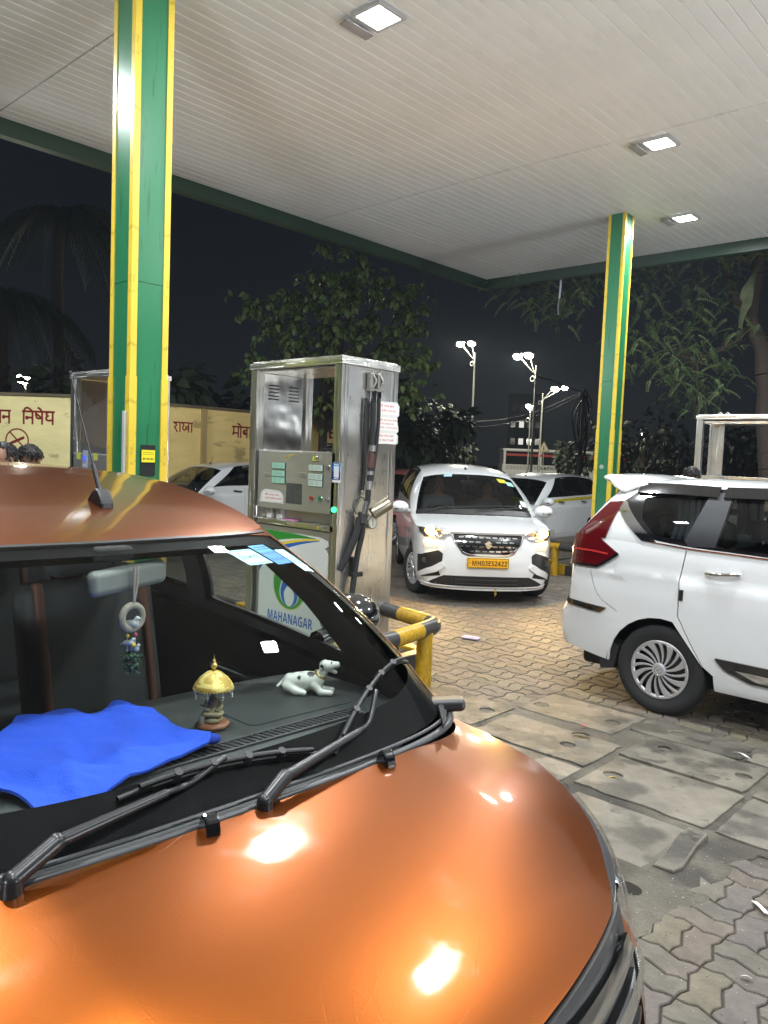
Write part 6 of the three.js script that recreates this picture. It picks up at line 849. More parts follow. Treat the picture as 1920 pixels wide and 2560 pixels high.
  mesh('valve_block', [RB(0.05, 0.13, 0.05, 0.01, ...P(-4.56, 2.34, 0.03)), RB(0.05, 0.13, 0.05, 0.01, ...P(-4.645, 2.34, 0.03)), RB(0.06, 0.02, 0.16, 0.005, ...P(-4.61, 2.268, 0.03)), ...[-4.545, -4.60, -4.665].map((z) => CY(0.016, 0.016, 0.05, 12).rotateZ(Math.PI / 2).translate(...P(z, 2.405, 0.025))), tube([P(-4.56, 2.39, 0.05), P(-4.58, 2.34, 0.07), P(-4.56, 2.28, 0.05)], 0.009, 10, 8), tube([P(-4.645, 2.39, 0.05), P(-4.66, 2.34, 0.07), P(-4.645, 2.28, 0.05)], 0.009, 10, 8)], std(lin(0.28, 0.27, 0.25), 0.4, 0.7), t);
  mesh('hose_fitting', [CY(0.028, 0.024, 0.09, 14, ...P(-4.588, 2.22, 0.035)), CY(0.02, 0.02, 0.05, 12, ...P(-4.655, 2.235, 0.035))], M.chrome, t);
  mesh('gas_hose', tube([P(-4.588, 2.2, 0.035), P(-4.595, 2.0, 0.035), P(-4.592, 1.86, 0.04), P(-4.572, 1.64, 0.05), P(-4.55, 1.42, 0.055), P(-4.545, 1.36, 0.055)], 0.024, 40, 12), M.rubber, t);
  mesh('gas_hose', tube([P(-4.655, 2.22, 0.035), P(-4.66, 2.05, 0.035), P(-4.63, 1.82, 0.05), P(-4.59, 1.6, 0.06), P(-4.565, 1.48, 0.065)], 0.016, 40, 10), M.rubber, t);
  mesh('gas_hose', tube([P(-4.52, 2.2, 0.02), P(-4.515, 2.0, 0.02), P(-4.535, 1.62, 0.02), P(-4.52, 1.46, 0.02)], 0.013, 30, 10), M.rubber, t);
  const bandM = std(lin(0.3, 0.29, 0.28), 0.4, 0.6); for (const [z, y, h, k] of [[-4.59, 1.80, 0.05, 0.045], [-4.565, 1.6, 0.03, 0.052], [-4.555, 1.50, 0.07, 0.054]]) mesh('hose_band', CY(0.03, 0.03, h, 14, ...P(z, y, k)), bandM, t);
  mesh('hose_sleeve', tube([P(-4.585, 1.76, 0.047), P(-4.572, 1.64, 0.05)], 0.029, 8, 12), std(lin(0.07, 0.03, 0.025), 0.6), t);
  // holster tube, nozzle and the hose that drops from it
  mesh('holster', [lathe([[0.05, 0], [0.056, 0], [0.056, 0.17], [0.05, 0.17], [0.05, 0.0]], 24).rotateZ(-0.5).rotateX(-0.9).translate(...P(-4.60, 1.27, 0.06))], std(lin(0.36, 0.33, 0.25), 0.3, 0.9), t);
  mesh('nozzle_guard', new THREE.TorusGeometry(0.07, 0.006, 8, 26, 4.6).rotateY(Math.PI / 2).translate(...P(-4.46, 1.34, 0.05)), std(lin(0.12, 0.12, 0.11), 0.4, 0.6), t);
  mesh('filling_nozzle', [tube([P(-4.545, 1.37, 0.055), P(-4.52, 1.32, 0.06), P(-4.49, 1.26, 0.07)], 0.022, 12, 10), RB(0.05, 0.1, 0.05, 0.012, ...P(-4.48, 1.24, 0.06))], M.trim, t);
  mesh('gas_hose', tube([P(-4.49, 1.25, 0.06), P(-4.5, 1.12, 0.055), P(-4.465, 0.97, 0.05), P(-4.43, 0.76, 0.05), P(-4.40, 0.58, 0.06), P(-4.38, 0.36, 0.1), P(-4.42, 0.2, 0.2)], 0.024, 50, 12), M.rubber, t);
  mesh('gas_hose', tube([P(-4.475, 1.24, 0.04), P(-4.44, 1.1, 0.04), P(-4.36, 0.92, 0.02), P(-4.31, 0.82, 0.0)], 0.03, 30, 10), M.rubber, t);
  const gg = mesh('pressure_gauge', [lathe([[0, 0], [0.055, 0], [0.058, 0.012], [0.058, 0.03], [0.05, 0.034], [0.05, 0.028], [0, 0.028]], 32).rotateZ(-Math.PI / 2).translate(...P(-4.645, 1.197, 0.0))], std(lin(0.3, 0.3, 0.28), 0.3, 0.8), t);
  mesh('gauge_face', new THREE.CircleGeometry(0.049, 28).rotateY(Math.PI / 2).translate(...P(-4.645, 1.197, 0.0295)), std(0xffffff, 0.4, 0, { map: ctex(128, 128, (g) => { g.fillStyle = '#dfdfd6'; g.fillRect(0, 0, 128, 128); g.strokeStyle = '#222'; g.lineWidth = 2; for (let k = 0; k < 28; k++) { const a = 2.3 + k / 27 * 4.85; g.beginPath(); g.moveTo(64 + 52 * Math.cos(a), 64 + 52 * Math.sin(a)); g.lineTo(64 + (k % 3 ? 46 : 40) * Math.cos(a), 64 + (k % 3 ? 46 : 40) * Math.sin(a)); g.stroke(); } }) }), gg); mesh('gauge_needle', BX(0.002, 0.055, 0.004).translate(...P(-4.645, 1.19, 0.031)), M.black, gg);
  mesh('hose_hook', [RB(0.05, 0.16, 0.05, 0.008, ...P(-4.44, 0.84, 0.02)), RB(0.03, 0.04, 0.12, 0.008, ...P(-4.46, 0.78, 0.05))], M.black, t);
  mesh('status_lamp', CY(0.02, 0.024, 0.02, 16).rotateX(Math.PI / 2).translate(X(-4.46), Y(1.302), Z + 0.006), std(0, 0.4, 0, { emissive: lin(0.05, 1, 0.3), emissiveIntensity: 2.5 }), t);
  [[-4.78, 2.135, 0.33, 0.12, 11, 2], [-4.78, 2.01, 0.33, 0.135, 47, 3], [-4.78, 1.89, 0.32, 0.11, 83, 2]].forEach(([z, y, w, h, s, n], i) => { const c = [[-w / 2, -h / 2], [w / 2 - 0.02, -h / 2 - 0.004 + (i === 2 ? 0.02 : 0)], [w / 2, -h / 2 + 0.012], [w / 2 - (i === 1 ? 0.02 : 0), h / 2 - 0.03], [w / 2 - 0.03, h / 2], [-w / 2 + 0.01, h / 2 - 0.005]]; const g = ext(c, 0.0015).rotateY(Math.PI / 2).translate(...P(z, y, 0.003 + 0.0005 * i)); mesh('notice', g, M.paper, t); mesh('notice_print', new THREE.PlaneGeometry(w * 0.82, h * 0.8).rotateY(Math.PI / 2).translate(...P(z - 0.01, y - 0.002, 0.0065)), std(0xffffff, 0.7, 0, { map: notice(s, n) }), t); });
  // odds and ends left on it
  const bag = thing('folded_bag', 'black folded bag on the shelf inside the near dispenser', 'bag', [-4.62, 1.76, -4.45]);
  mesh('bag_body', [RB(0.26, 0.03, 0.2, 0.014, 0, 0.016, 0), RB(0.24, 0.022, 0.18, 0.01).rotateZ(0.06).translate(0.01, 0.042, 0.0), RB(0.2, 0.015, 0.17, 0.007).rotateZ(-0.05).translate(0.02, 0.06, 0.01)], std(lin(0.012, 0.012, 0.013), 0.55, 0, { bumpMap: rep(T.wave, 2), bumpScale: 0.02 }), bag);
  const box1 = thing('small_box', 'white upright packet on the dispenser ledge above the orange roof', 'packet', [-5.19, 1.169, -4.33]); mesh('carton', RB(0.07, 0.085, 0.04, 0.006, 0, 0.0425, 0), M.paper, box1); mesh('flap', BX(0.034, 0.06, 0.002, 0.005, 0.05, 0.0215), std(lin(0.5, 0.5, 0.48), 0.8), box1);
  const box2 = thing('small_box', 'white packet at the left end of the dispenser ledge', 'packet', [-5.33, 1.169, -4.33]); mesh('carton', RB(0.06, 0.09, 0.04, 0.006, 0, 0.045, 0), M.paper, box2); mesh('flap', BX(0.03, 0.05, 0.002, 0, 0.055, 0.0215), std(lin(0.5, 0.5, 0.48), 0.8), box2);
  const slip = thing('paper_slip', 'pink paper slip on the dispenser ledge', 'paper', [-5.03, 1.169, -4.31]); mesh('sheet', [BX(0.16, 0.002, 0.07, 0, 0.002, 0), BX(0.12, 0.002, 0.06).rotateY(0.3).translate(0.03, 0.005, 0)], std(lin(0.6, 0.18, 0.42), 0.8), slip);
}
{ // second and third dispensers
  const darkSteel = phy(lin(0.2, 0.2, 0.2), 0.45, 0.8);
  const d = dispenser('grey steel gas dispenser half hidden behind the near column', [-7.74, 0.15, -4.2], 0, 0.95, 0.62, 2.34), { t, hw, hd, y0, y1, H, W } = d;
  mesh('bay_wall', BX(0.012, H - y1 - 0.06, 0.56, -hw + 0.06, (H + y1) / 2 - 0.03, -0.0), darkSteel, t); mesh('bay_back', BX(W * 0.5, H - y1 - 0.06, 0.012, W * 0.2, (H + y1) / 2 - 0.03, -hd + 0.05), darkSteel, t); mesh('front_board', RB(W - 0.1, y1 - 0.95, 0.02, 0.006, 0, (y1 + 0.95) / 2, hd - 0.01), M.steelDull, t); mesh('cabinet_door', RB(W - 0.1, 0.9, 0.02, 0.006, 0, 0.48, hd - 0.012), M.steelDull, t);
  mesh('keypad', RB(0.1, 0.34, 0.02, 0.008, -0.1, 1.36, hd + 0.01), std(lin(0.3, 0.33, 0.38), 0.4), t); mesh('keypad_screen', BX(0.06, 0.05, 0.004, -0.1, 1.45, hd + 0.022), std(0, 0.4, 0, { emissive: lin(0.05, 0.12, 1), emissiveIntensity: 1.4 }), t); for (let r = 0; r < 4; r++) for (let c = 0; c < 3; c++) mesh('key', RB(0.02, 0.022, 0.008, 0.003, -0.13 + c * 0.03, 1.37 - r * 0.035, hd + 0.022), std(lin(0.45, 0.47, 0.5), 0.5), t);
  for (const x of [-0.27, 0.1]) mesh('sticker', BX(0.09, 0.075, 0.002, x, 1.47, hd + 0.0015), std(lin(0.45, 0.5, 0.1), 0.6), t);
  mesh('hose_loop', new THREE.TorusGeometry(0.08, 0.012, 8, 24).rotateY(Math.PI / 2).translate(hw + 0.02, 1.35, 0.0), M.rubber, t);
  const e = dispenser('steel gas dispenser with an open frame top, beyond the rightmost white car', [-3.70, 0.15, -11.55], 0, 1.28, 0.6, 2.35), s = e.t;
  mesh('front_board', RB(1.12, 0.45, 0.02, 0.006, 0, e.y1 - 0.22, e.hd - 0.005), M.steel, s); for (const [x, g] of [[-0.08, '#9db0a8'], [0.26, '#b8d2e4']]) { const m = mesh('display', RB(0.22, 0.07, 0.012, 0.004, x, e.y1 - 0.12, e.hd + 0.01), M.trim, s); mesh('display_screen', new THREE.PlaneGeometry(0.19, 0.05).translate(x, e.y1 - 0.12, e.hd + 0.0175), lcd(dispTex('00810', g), 0.8), m); }
  mesh('inner_frame', [BX(0.14, e.H - e.y1 - 0.08, 0.03, -0.38, (e.H + e.y1) / 2 - 0.03, 0.1), BX(1.1, 0.04, 0.5, 0, e.H - 0.09, 0)], M.steel, s); mesh('cabinet_door', RB(1.1, 0.9, 0.02, 0.006, 0, 0.5, e.hd - 0.01), M.steelDull, s); mesh('lifting_eye', [new THREE.TorusGeometry(0.03, 0.008, 8, 16).translate(-0.42, e.H + 0.03, 0), new THREE.TorusGeometry(0.03, 0.008, 8, 16).translate(-0.32, e.H + 0.03, 0)], M.steelDull, s);
}
// ---------------------------------------------------------------- guard rails with black and yellow bands
function rail(label, pts, posts, r = 0.06, bands = 0.42, y0 = 0, group) {
  const t = thing('guard_rail', label, 'guard rail', [0, 0, 0], 0, group), C = new THREE.CurvePath(), P = pts.map((p) => V(...p));
  const c = P[0].clone().setY(0); t.position.copy(c); const Q = []; // rounded corners
  P.forEach((p, i) => { p.sub(c); }); for (let i = 0; i < P.length; i++) { if (i === 0 || i === P.length - 1) { Q.push(P[i]); continue; } const a = P[i - 1].clone().sub(P[i]).setLength(0.12).add(P[i]), b = P[i + 1].clone().sub(P[i]).setLength(0.12).add(P[i]); for (let k = 0; k <= 6; k++) { const f = k / 6; Q.push(a.clone().lerp(P[i], f).lerp(P[i].clone().lerp(b, f), f)); } }
  let acc = 0, run = [Q[0]], n = 0; const flush = () => { if (run.length > 1) { const cv = new THREE.CurvePath(); for (let i = 1; i < run.length; i++) cv.add(new THREE.LineCurve3(run[i - 1], run[i])); const g = new THREE.TubeGeometry(new THREE.CatmullRomCurve3(run, false, 'centripetal'), Math.max(4, run.length * 3), r, 14); mesh('band', [g], n++ % 2 ? M.trim : M.yellow, t); } };
  for (let i = 1; i < Q.length; i++) { let a = Q[i - 1], b = Q[i], L = a.distanceTo(b), u = 0; while (acc + (L - u) >= bands) { u += bands - acc; const p = a.clone().lerp(b, u / L); run.push(p); flush(); run = [p.clone()]; acc = 0; } acc += L - u; if (run[run.length - 1].distanceTo(b) > 1e-4) run.push(b); } flush();
  for (const [x, z, h, k] of posts) mesh('post', CY(r, r, h, 14, x - c.x, y0 + h / 2, z - c.z), k ? M.trim : M.yellow, t);
  for (const p of [Q[0], Q[Q.length - 1]]) mesh('end_cap', new THREE.SphereGeometry(r * 0.99, 14, 10).translate(...p.toArray()), M.trim, t);
  return t;
}
rail('black and yellow tubular guard rail round the near end of the pump island', [[-4.9, 0.44, -4.96], [-3.74, 0.44, -4.74], [-3.62, 0.44, -4.05], [-3.62, 0.44, -3.5]], [[-3.71, -4.55, 0.44], [-3.62, -3.55, 0.44, 1], [-4.85, -4.95, 0.44]], 0.062, 0.36);
{ const pl = mesh('kerb_plate', BX(0.03, 0.3, 0.5, 0, 0.15, 0), M.trim); pl.position.set(-3.86, 0, -4.16); tag(pl, 'black steel kerb plate beside the near guard rail post', 'plate'); }
rail('black and yellow tubular guard rail seen through the orange car window', [[-6.85, 0.42, -3.0], [-6.55, 0.42, -2.95], [-6.3, 0.42, -3.0], [-6.28, 0.42, -3.6]], [[-6.6, -2.95, 0.42]], 0.062, 0.34);
rail('short yellow guard bar low behind the orange car door', [[-5.5, 0.34, -3.06], [-4.92, 0.34, -3.06]], [[-5.2, -3.06, 0.34]], 0.06, 0.5);
rail('black and yellow guard rail at the foot of the far column', [[-6.62, 0.45, -10.75], [-6.25, 0.45, -10.75], [-5.6, 0.45, -10.72]], [[-6.22, -10.75, 0.45], [-5.65, -10.72, 0.45, 1]], 0.06, 0.5);
{ // extinguisher by the far column
  const t = thing('fire_extinguisher', 'red fire extinguisher standing before the far column', 'fire extinguisher', [-5.52, 0.15, -10.98]);
  mesh('cylinder', lathe([[0, 0], [0.085, 0], [0.09, 0.02], [0.09, 0.58], [0.07, 0.64], [0.03, 0.66], [0, 0.66]], 24), std(lin(0.35, 0.02, 0.02), 0.35), t); mesh('valve', [CY(0.02, 0.025, 0.07, 12, 0, 0.69, 0), bar([0, 0.72, 0], [0.13, 0.76, 0], 0.01), bar([0, 0.72, 0], [0.12, 0.70, 0], 0.01)], M.black, t); mesh('hose', tube([[-0.02, 0.7, 0], [-0.12, 0.68, 0.02], [-0.13, 0.5, 0.03], [-0.1, 0.3, 0.03]], 0.012, 20, 8), M.black, t);
}
// ---------------------------------------------------------------- people
function person(label, pos, turn, o) {
  const t = thing('person', label, 'person', pos, turn), s = o.h / 1.72, sit = o.sit, S = (a) => a.map((x) => x * s);
  const hip = sit ? 0.0 : 0.92, b = [];
  const L = (a, c, ra, rb) => b.push([S([a[0], a[1], a[2]]), S([c[0], c[1], c[2]]), ra * s, rb * s]);
  L([0, hip, 0.07], [0, hip, -0.07], 0.11, 0.11); L([0, hip + 0.05, 0], [0.01, hip + 0.32, 0], 0.13, 0.125); L([0.0, hip + 0.42, 0.1], [0.0, hip + 0.42, -0.1], 0.10, 0.10); L([0, hip + 0.47, 0], [0.01, hip + 0.58, 0], 0.055, 0.052);
  for (const g of [1, -1]) { if (sit) { L([0, hip, 0.09 * g], [0.42, hip + 0.05, 0.11 * g], 0.085, 0.065); L([0.42, hip + 0.05, 0.11 * g], [0.5, hip - 0.36, 0.11 * g], 0.06, 0.045); L([0, hip + 0.44, 0.19 * g], [0.14, hip + 0.2, 0.24 * g], 0.055, 0.045); L([0.14, hip + 0.2, 0.24 * g], [0.38, hip + 0.3, 0.12 * g], 0.042, 0.033); } else { L([0, hip, 0.09 * g], [0.01, 0.5, 0.1 * g], 0.085, 0.06); L([0.01, 0.5, 0.1 * g], [0, 0.08, 0.1 * g], 0.058, 0.042); L([0, 0.05, 0.1 * g], [0.15, 0.03, 0.11 * g], 0.04, 0.03); L([0, hip + 0.44, 0.19 * g], [0.0, hip + 0.15, 0.25 * g], 0.055, 0.043); L([0.0, hip + 0.15, 0.25 * g], [0.08, hip - 0.08, 0.25 * g], 0.042, 0.032); } }
  const g = blob(b, 0.03 * s, 0.05 * s), col = new Float32Array(g.attributes.position.count * 3), pa = g.attributes.position;
  for (let i = 0; i < pa.count; i++) { const y = pa.getY(i) / s - hip, x = pa.getX(i) / s, z = Math.abs(pa.getZ(i) / s); let c = y > 0.5 ? o.skin ?? [0.3, 0.16, 0.1] : y > 0.0 ? o.shirt : o.trousers; if (sit ? x > 0.2 && y > 0.12 : z > 0.2 && y < 0.22 && y > -0.2) c = o.skin ?? [0.3, 0.16, 0.1]; if (!sit && y < -0.84) c = [0.03, 0.03, 0.03]; col.set(c, i * 3); }
  g.setAttribute('color', new THREE.BufferAttribute(col, 3)); mesh('body', g, std(0xffffff, 0.8, 0, { vertexColors: true }), t);
  const hy = (hip + 0.68) * s, k = s; const hd = blob([[[0, hy + 0.045 * k, 0], [0.015 * k, hy + 0.04 * k, 0], 0.088 * k, 0.08 * k], [[0.045 * k, hy - 0.05 * k, 0], [0.02 * k, hy - 0.03 * k, 0], 0.05 * k, 0.066 * k], [[0.0, hy - 0.09 * k, 0], [0, hy - 0.02 * k, 0], 0.05 * k, 0.05 * k], [[0.1 * k, hy + 0.0 * k, 0], [0.112 * k, hy - 0.022 * k, 0], 0.010 * k, 0.014 * k], [[0.0, hy + 0.012 * k, 0.085 * k], [-0.005 * k, hy - 0.025 * k, 0.082 * k], 0.016 * k, 0.012 * k], [[0.0, hy + 0.012 * k, -0.085 * k], [-0.005 * k, hy - 0.025 * k, -0.082 * k], 0.016 * k, 0.012 * k]], 0.008 * k, 0.018 * k);
  const H = mesh('head', hd, std(lin(...(o.skin ?? [0.3, 0.16, 0.1])), 0.55), t); for (const z of [1, -1]) { mesh('eye', new THREE.SphereGeometry(0.011 * k, 10, 8).translate(0.089 * k, hy + 0.012 * k, 0.032 * k * z), std(lin(0.5, 0.48, 0.45), 0.3), H); mesh('brow', RB(0.01 * k, 0.007 * k, 0.036 * k, 0.003, 0.097 * k, hy + 0.034 * k, 0.034 * k * z), M.hair, H); } mesh('mouth', RB(0.008 * k, 0.009 * k, 0.042 * k, 0.003, 0.094 * k, hy - 0.052 * k, 0), std(lin(0.22, 0.08, 0.06), 0.5), H);
  const hp = []; for (let i = 0; i < 220; i++) { const a = rnd() * 6.283, e = Math.acos(1 - rnd() * 1.25), R = 0.095 * k, x = Math.sin(e) * Math.cos(a), y = Math.cos(e), z = Math.sin(e) * Math.sin(a); if (x > 0.55 && y < 0.55) continue; const q = V(x * R * 1.06 - 0.005 * k, hy + 0.048 * k + y * R * 1.02, z * R * 0.98), dn = V(rr(-0.3, 0.3) - x * 0.2, -0.5 + rr(-0.3, 0.4), rr(-0.3, 0.3)).setLength(0.05 * k); hp.push(tube([q.clone().addScaledVector(V(x, y, z), 0.003), q.clone().addScaledVector(dn, 0.5).addScaledVector(V(x, y, z), 0.011 * k), q.clone().add(dn).addScaledVector(V(x, y, z), 0.002)], 0.0055 * k, 4, 4)); }
  const capg = new THREE.SphereGeometry(0.099 * k, 26, 18, 0, 6.283, 0, 1.75), cp = capg.attributes.position; for (let i = 0; i < cp.count; i++) { const x = cp.getX(i) / (0.099 * k), y = cp.getY(i) / (0.099 * k), z = cp.getZ(i) / (0.099 * k), n = 1 + 0.05 * Math.sin(x * 19 + z * 7) * Math.sin(y * 11); cp.setXYZ(i, cp.getX(i) * n - (x > 0.45 && y < 0.5 ? 0.03 * k * x : 0), cp.getY(i) * n, cp.getZ(i) * n); } capg.computeVertexNormals(); mesh('hair', [capg.translate(-0.006 * k, hy + 0.048 * k, 0), ...hp], M.hair, t);
  if (!o.nohands) for (const z of [1, -1]) { const w = sit ? S([0.38, hip + 0.3, 0.12 * z]) : S([0.08, hip - 0.08, 0.25 * z]), dx = sit ? 1 : 0.25, dy = sit ? 0.05 : -1, hb = [[w, [w[0] + dx * 0.06 * s, w[1] + dy * 0.07 * s, w[2]], 0.026 * s, 0.03 * s]]; for (let f = 0; f < 4; f++) { const zz = w[2] + (f - 1.5) * 0.017 * s, a = [w[0] + dx * 0.07 * s, w[1] + dy * 0.08 * s, zz], c = [a[0] + (dx * 0.035 + (sit ? 0 : 0.008)) * s, a[1] + dy * (0.035 + 0.004 * (f % 2)) * s, zz], e = [c[0] + (sit ? 0.005 : 0.018) * s, c[1] + (sit ? -0.03 : -0.026) * s, zz]; hb.push([a, c, 0.0095 * s, 0.009 * s], [c, e, 0.009 * s, 0.0075 * s]); } hb.push([[w[0] + dx * 0.02 * s, w[1] + dy * 0.02 * s, w[2] - 0.02 * z * s], [w[0] + dx * 0.07 * s, w[1] + dy * 0.06 * s, w[2] - 0.05 * z * s], 0.012 * s, 0.009 * s]); mesh('hand', blob(hb, 0.006, 0.006), std(lin(...(o.skin ?? [0.3, 0.16, 0.1])), 0.6), t); }
  return t;
}
person('person with thick black hair standing behind the orange car roof', [-7.3, 0, -3.08], 2.4, { h: 1.70, shirt: [0.12, 0.13, 0.16], trousers: [0.03, 0.03, 0.04] });
person('person with black hair at the left edge of the photograph, behind the orange car', [-6.42, 0, -2.50], -1.2, { h: 1.71, shirt: [0.2, 0.12, 0.1], trousers: [0.04, 0.04, 0.05] });
person('person with dark hair standing at the steel dispenser beyond the right minivan', [-4.15, 0, -10.7], 2.0, { h: 1.75, shirt: [0.1, 0.12, 0.2], trousers: [0.03, 0.03, 0.04] });
{ const q = (s, w, h) => V(-s, h, -w).applyAxisAngle(V(0, 1, 0), -0.775).add(frontCar.position); person('person in a pale grey shirt driving the minivan with lit headlamps', q(2.25, -0.36, 0.72).toArray(), -0.775, { h: 1.66, sit: true, shirt: [0.13, 0.14, 0.17], trousers: [0.05, 0.05, 0.06] }); person('person in a dark shirt riding beside the minivan driver', q(2.25, 0.36, 0.70).toArray(), -0.775, { h: 1.6, sit: true, shirt: [0.06, 0.06, 0.07], trousers: [0.05, 0.05, 0.06] }); }
// ---------------------------------------------------------------- the other cars
makeCar('hatchback', 'white hatchback parked before the yellow wall, seen over the orange roof', [-13.27, 0, -7.4], -Math.PI / 2, { sp: { ...ERT, scale: [0.875, 0.95, 0.915] }, chrome: false, aerial: true });
makeCar('taxi', 'white taxi with a thin yellow stripe along its doors, behind the front minivan', [-8.92, 0, -12.2], -Math.PI / 2, { sp: { ...ERT, scale: [0.9, 0.965, 0.92] }, chrome: false, ribbon: true, aerial: true, glass: M.tint, skirt: false });
makeCar('hatchback', 'pinkish red hatchback, mostly hidden between the near dispenser and the front minivan', [-11.0, 0, -10.6], -Math.PI / 2, { sp: { ...ERT, scale: [0.86, 0.96, 0.91] }, chrome: false, paint: phy(lin(0.42, 0.13, 0.12), 0.3, 0.2, { clearcoat: 1, clearcoatRoughness: 0.05 }) });
// ---------------------------------------------------------------- trees
const leafGeo = (L, W, droop) => { const P = [], I = [], n = 4; for (let i = 0; i <= n; i++) { const f = i / n, w = W * Math.sin(Math.PI * Math.pow(f, 0.75)) * (i === n ? 0 : 1), y = -droop * f * f * L; P.push(f * L, y, 0, f * L, y + 0.12 * w, w, f * L, y + 0.12 * w, -w); } for (let i = 0; i < n; i++) { const a = i * 3, b = a + 3; I.push(a, b, b + 1, a, b + 1, a + 1, a, a + 2, b + 2, a, b + 2, b); } const g = new THREE.BufferGeometry(); g.setAttribute('position', new THREE.Float32BufferAttribute(P, 3)); g.setIndex(I); g.computeVertexNormals(); return g; };
const pile = () => ({ p: [], n: [], add(g, m) { let q = g.clone().applyMatrix4(m); if (q.index) q = q.toNonIndexed(); this.p.push(...q.attributes.position.array); this.n.push(...q.attributes.normal.array); }, geo() { const g = new THREE.BufferGeometry(); g.setAttribute('position', new THREE.Float32BufferAttribute(this.p, 3)); g.setAttribute('normal', new THREE.Float32BufferAttribute(this.n, 3)); g.setAttribute('uv', new THREE.Float32BufferAttribute(new Float32Array(this.p.length / 3 * 2), 2)); return g; } });
const mat4 = (pos, dir, roll, s) => { const x = dir.clone().normalize(), up = Math.abs(x.y) > 0.95 ? V(1, 0, 0) : V(0, 1, 0), z = x.clone().cross(up).normalize(), y = z.clone().cross(x); return new THREE.Matrix4().makeBasis(x, y, z).multiply(new THREE.Matrix4().makeRotationX(roll)).scale(V(s, s, s)).setPosition(pos); };
const leafMat = (c) => phy(c, 0.55, 0, { side: THREE.DoubleSide });
const limb = (a, b, r1, r2, wob = 0.12) => { const L = a.distanceTo(b), P = []; for (let i = 0; i <= 4; i++) { const f = i / 4, q = a.clone().lerp(b, f); if (i && i < 4) q.add(V(rr(-wob, wob) * L * 0.3, rr(-wob, wob) * L * 0.3, rr(-wob, wob) * L * 0.3)); P.push(q); } const c = new THREE.CatmullRomCurve3(P), out = []; let last = P[0]; for (let i = 1; i <= 8; i++) { const q = c.getPoint(i / 8); out.push(bar(last, q, lerp(r1, r2, (i - 1) / 8), lerp(r1, r2, i / 8), 7)); last = q; } return out; };
{ // broad-leaved tree behind the near dispenser
  const t = thing('broadleaf_tree', 'broad leaved tree with drooping leaf clusters behind the near dispenser', 'tree', [-14.4, 0, -13.3]), o = t.position, B = [], pl = [pile(), pile()];
  const pts = [[-15.43, 5.29, -11.93], [-15.11, 4.88, -12.33], [-14.83, 5.35, -12.66], [-14.47, 5.83, -13.07], [-14.41, 6.84, -13.13], [-14.0, 5.87, -13.57], [-13.82, 6.44, -13.76], [-13.44, 5.91, -14.13], [-12.93, 5.71, -14.6], [-12.99, 5.03, -14.54], [-13.58, 5.0, -14.0], [-14.37, 4.94, -13.18], [-14.81, 4.23, -12.69], [-15.37, 3.85, -12.0], [-14.19, 3.83, -13.38], [-13.55, 3.98, -14.02], [-13.14, 4.35, -14.41], [-12.71, 4.14, -14.79], [-15.08, 3.2, -12.37], [-14.33, 3.02, -13.23], [-12.85, 3.34, -14.66], [-13.9, 5.45, -13.2], [-13.7, 4.5, -13.1]];
  const fork = V(0, 2.3, 0); B.push(...limb(V(0, 0, 0), fork, 0.15, 0.11)); const lg = leafGeo(0.17, 0.055, 0.45);
  pts.forEach((p, i) => {
    const c = V(p[0] - o.x, p[1], p[2] - o.z), mid = fork.clone().lerp(c, 0.55).add(V(rr(-0.2, 0.2), 0.15, rr(-0.2, 0.2))); B.push(...limb(fork, mid, 0.06, 0.035), ...limb(mid, c, 0.035, 0.012));
    const small = i === 4, n = small ? 3 : 12;
    for (let k = 0; k < n; k++) { const q = c.clone().add(V(rr(-0.42, 0.42), rr(-0.34, 0.3), rr(-0.42, 0.42)).multiplyScalar(small ? 0.35 : 1)); B.push(...limb(c, q, 0.012, 0.006, 0.05)); const m = 7 + (rnd() * 6 | 0); for (let j = 0; j < m; j++) { const a = j / m * 6.283 + rnd(), d = V(Math.cos(a), rr(-0.9, 0.25), Math.sin(a)); pl[rnd() > 0.6 ? 1 : 0].add(lg, mat4(q.clone().add(V(0, rr(-0.1, 0.1), 0)), d, rr(-0.5, 0.5), rr(0.7, 1.35))); } }
    for (let k = 0; k < (small ? 2 : 14); k++) { const q = c.clone().add(V(rr(-0.75, 0.75), rr(-0.7, 0.45), rr(-0.75, 0.75)).multiplyScalar(small ? 0.4 : 1)); const m = 4; for (let j = 0; j < m; j++) pl[0].add(lg, mat4(q, V(rr(-1, 1), rr(-1, 0.2), rr(-1, 1)), rr(-1, 1), rr(0.6, 1.2))); }
  });
  mesh('trunk', B, M.bark, t); tag(mesh('crown', pl[0].geo(), leafMat(lin(0.11, 0.175, 0.055)), t), null, null, null, 'stuff'); tag(mesh('crown', pl[1].geo(), leafMat(lin(0.20, 0.25, 0.095)), t), null, null, null, 'stuff');
}
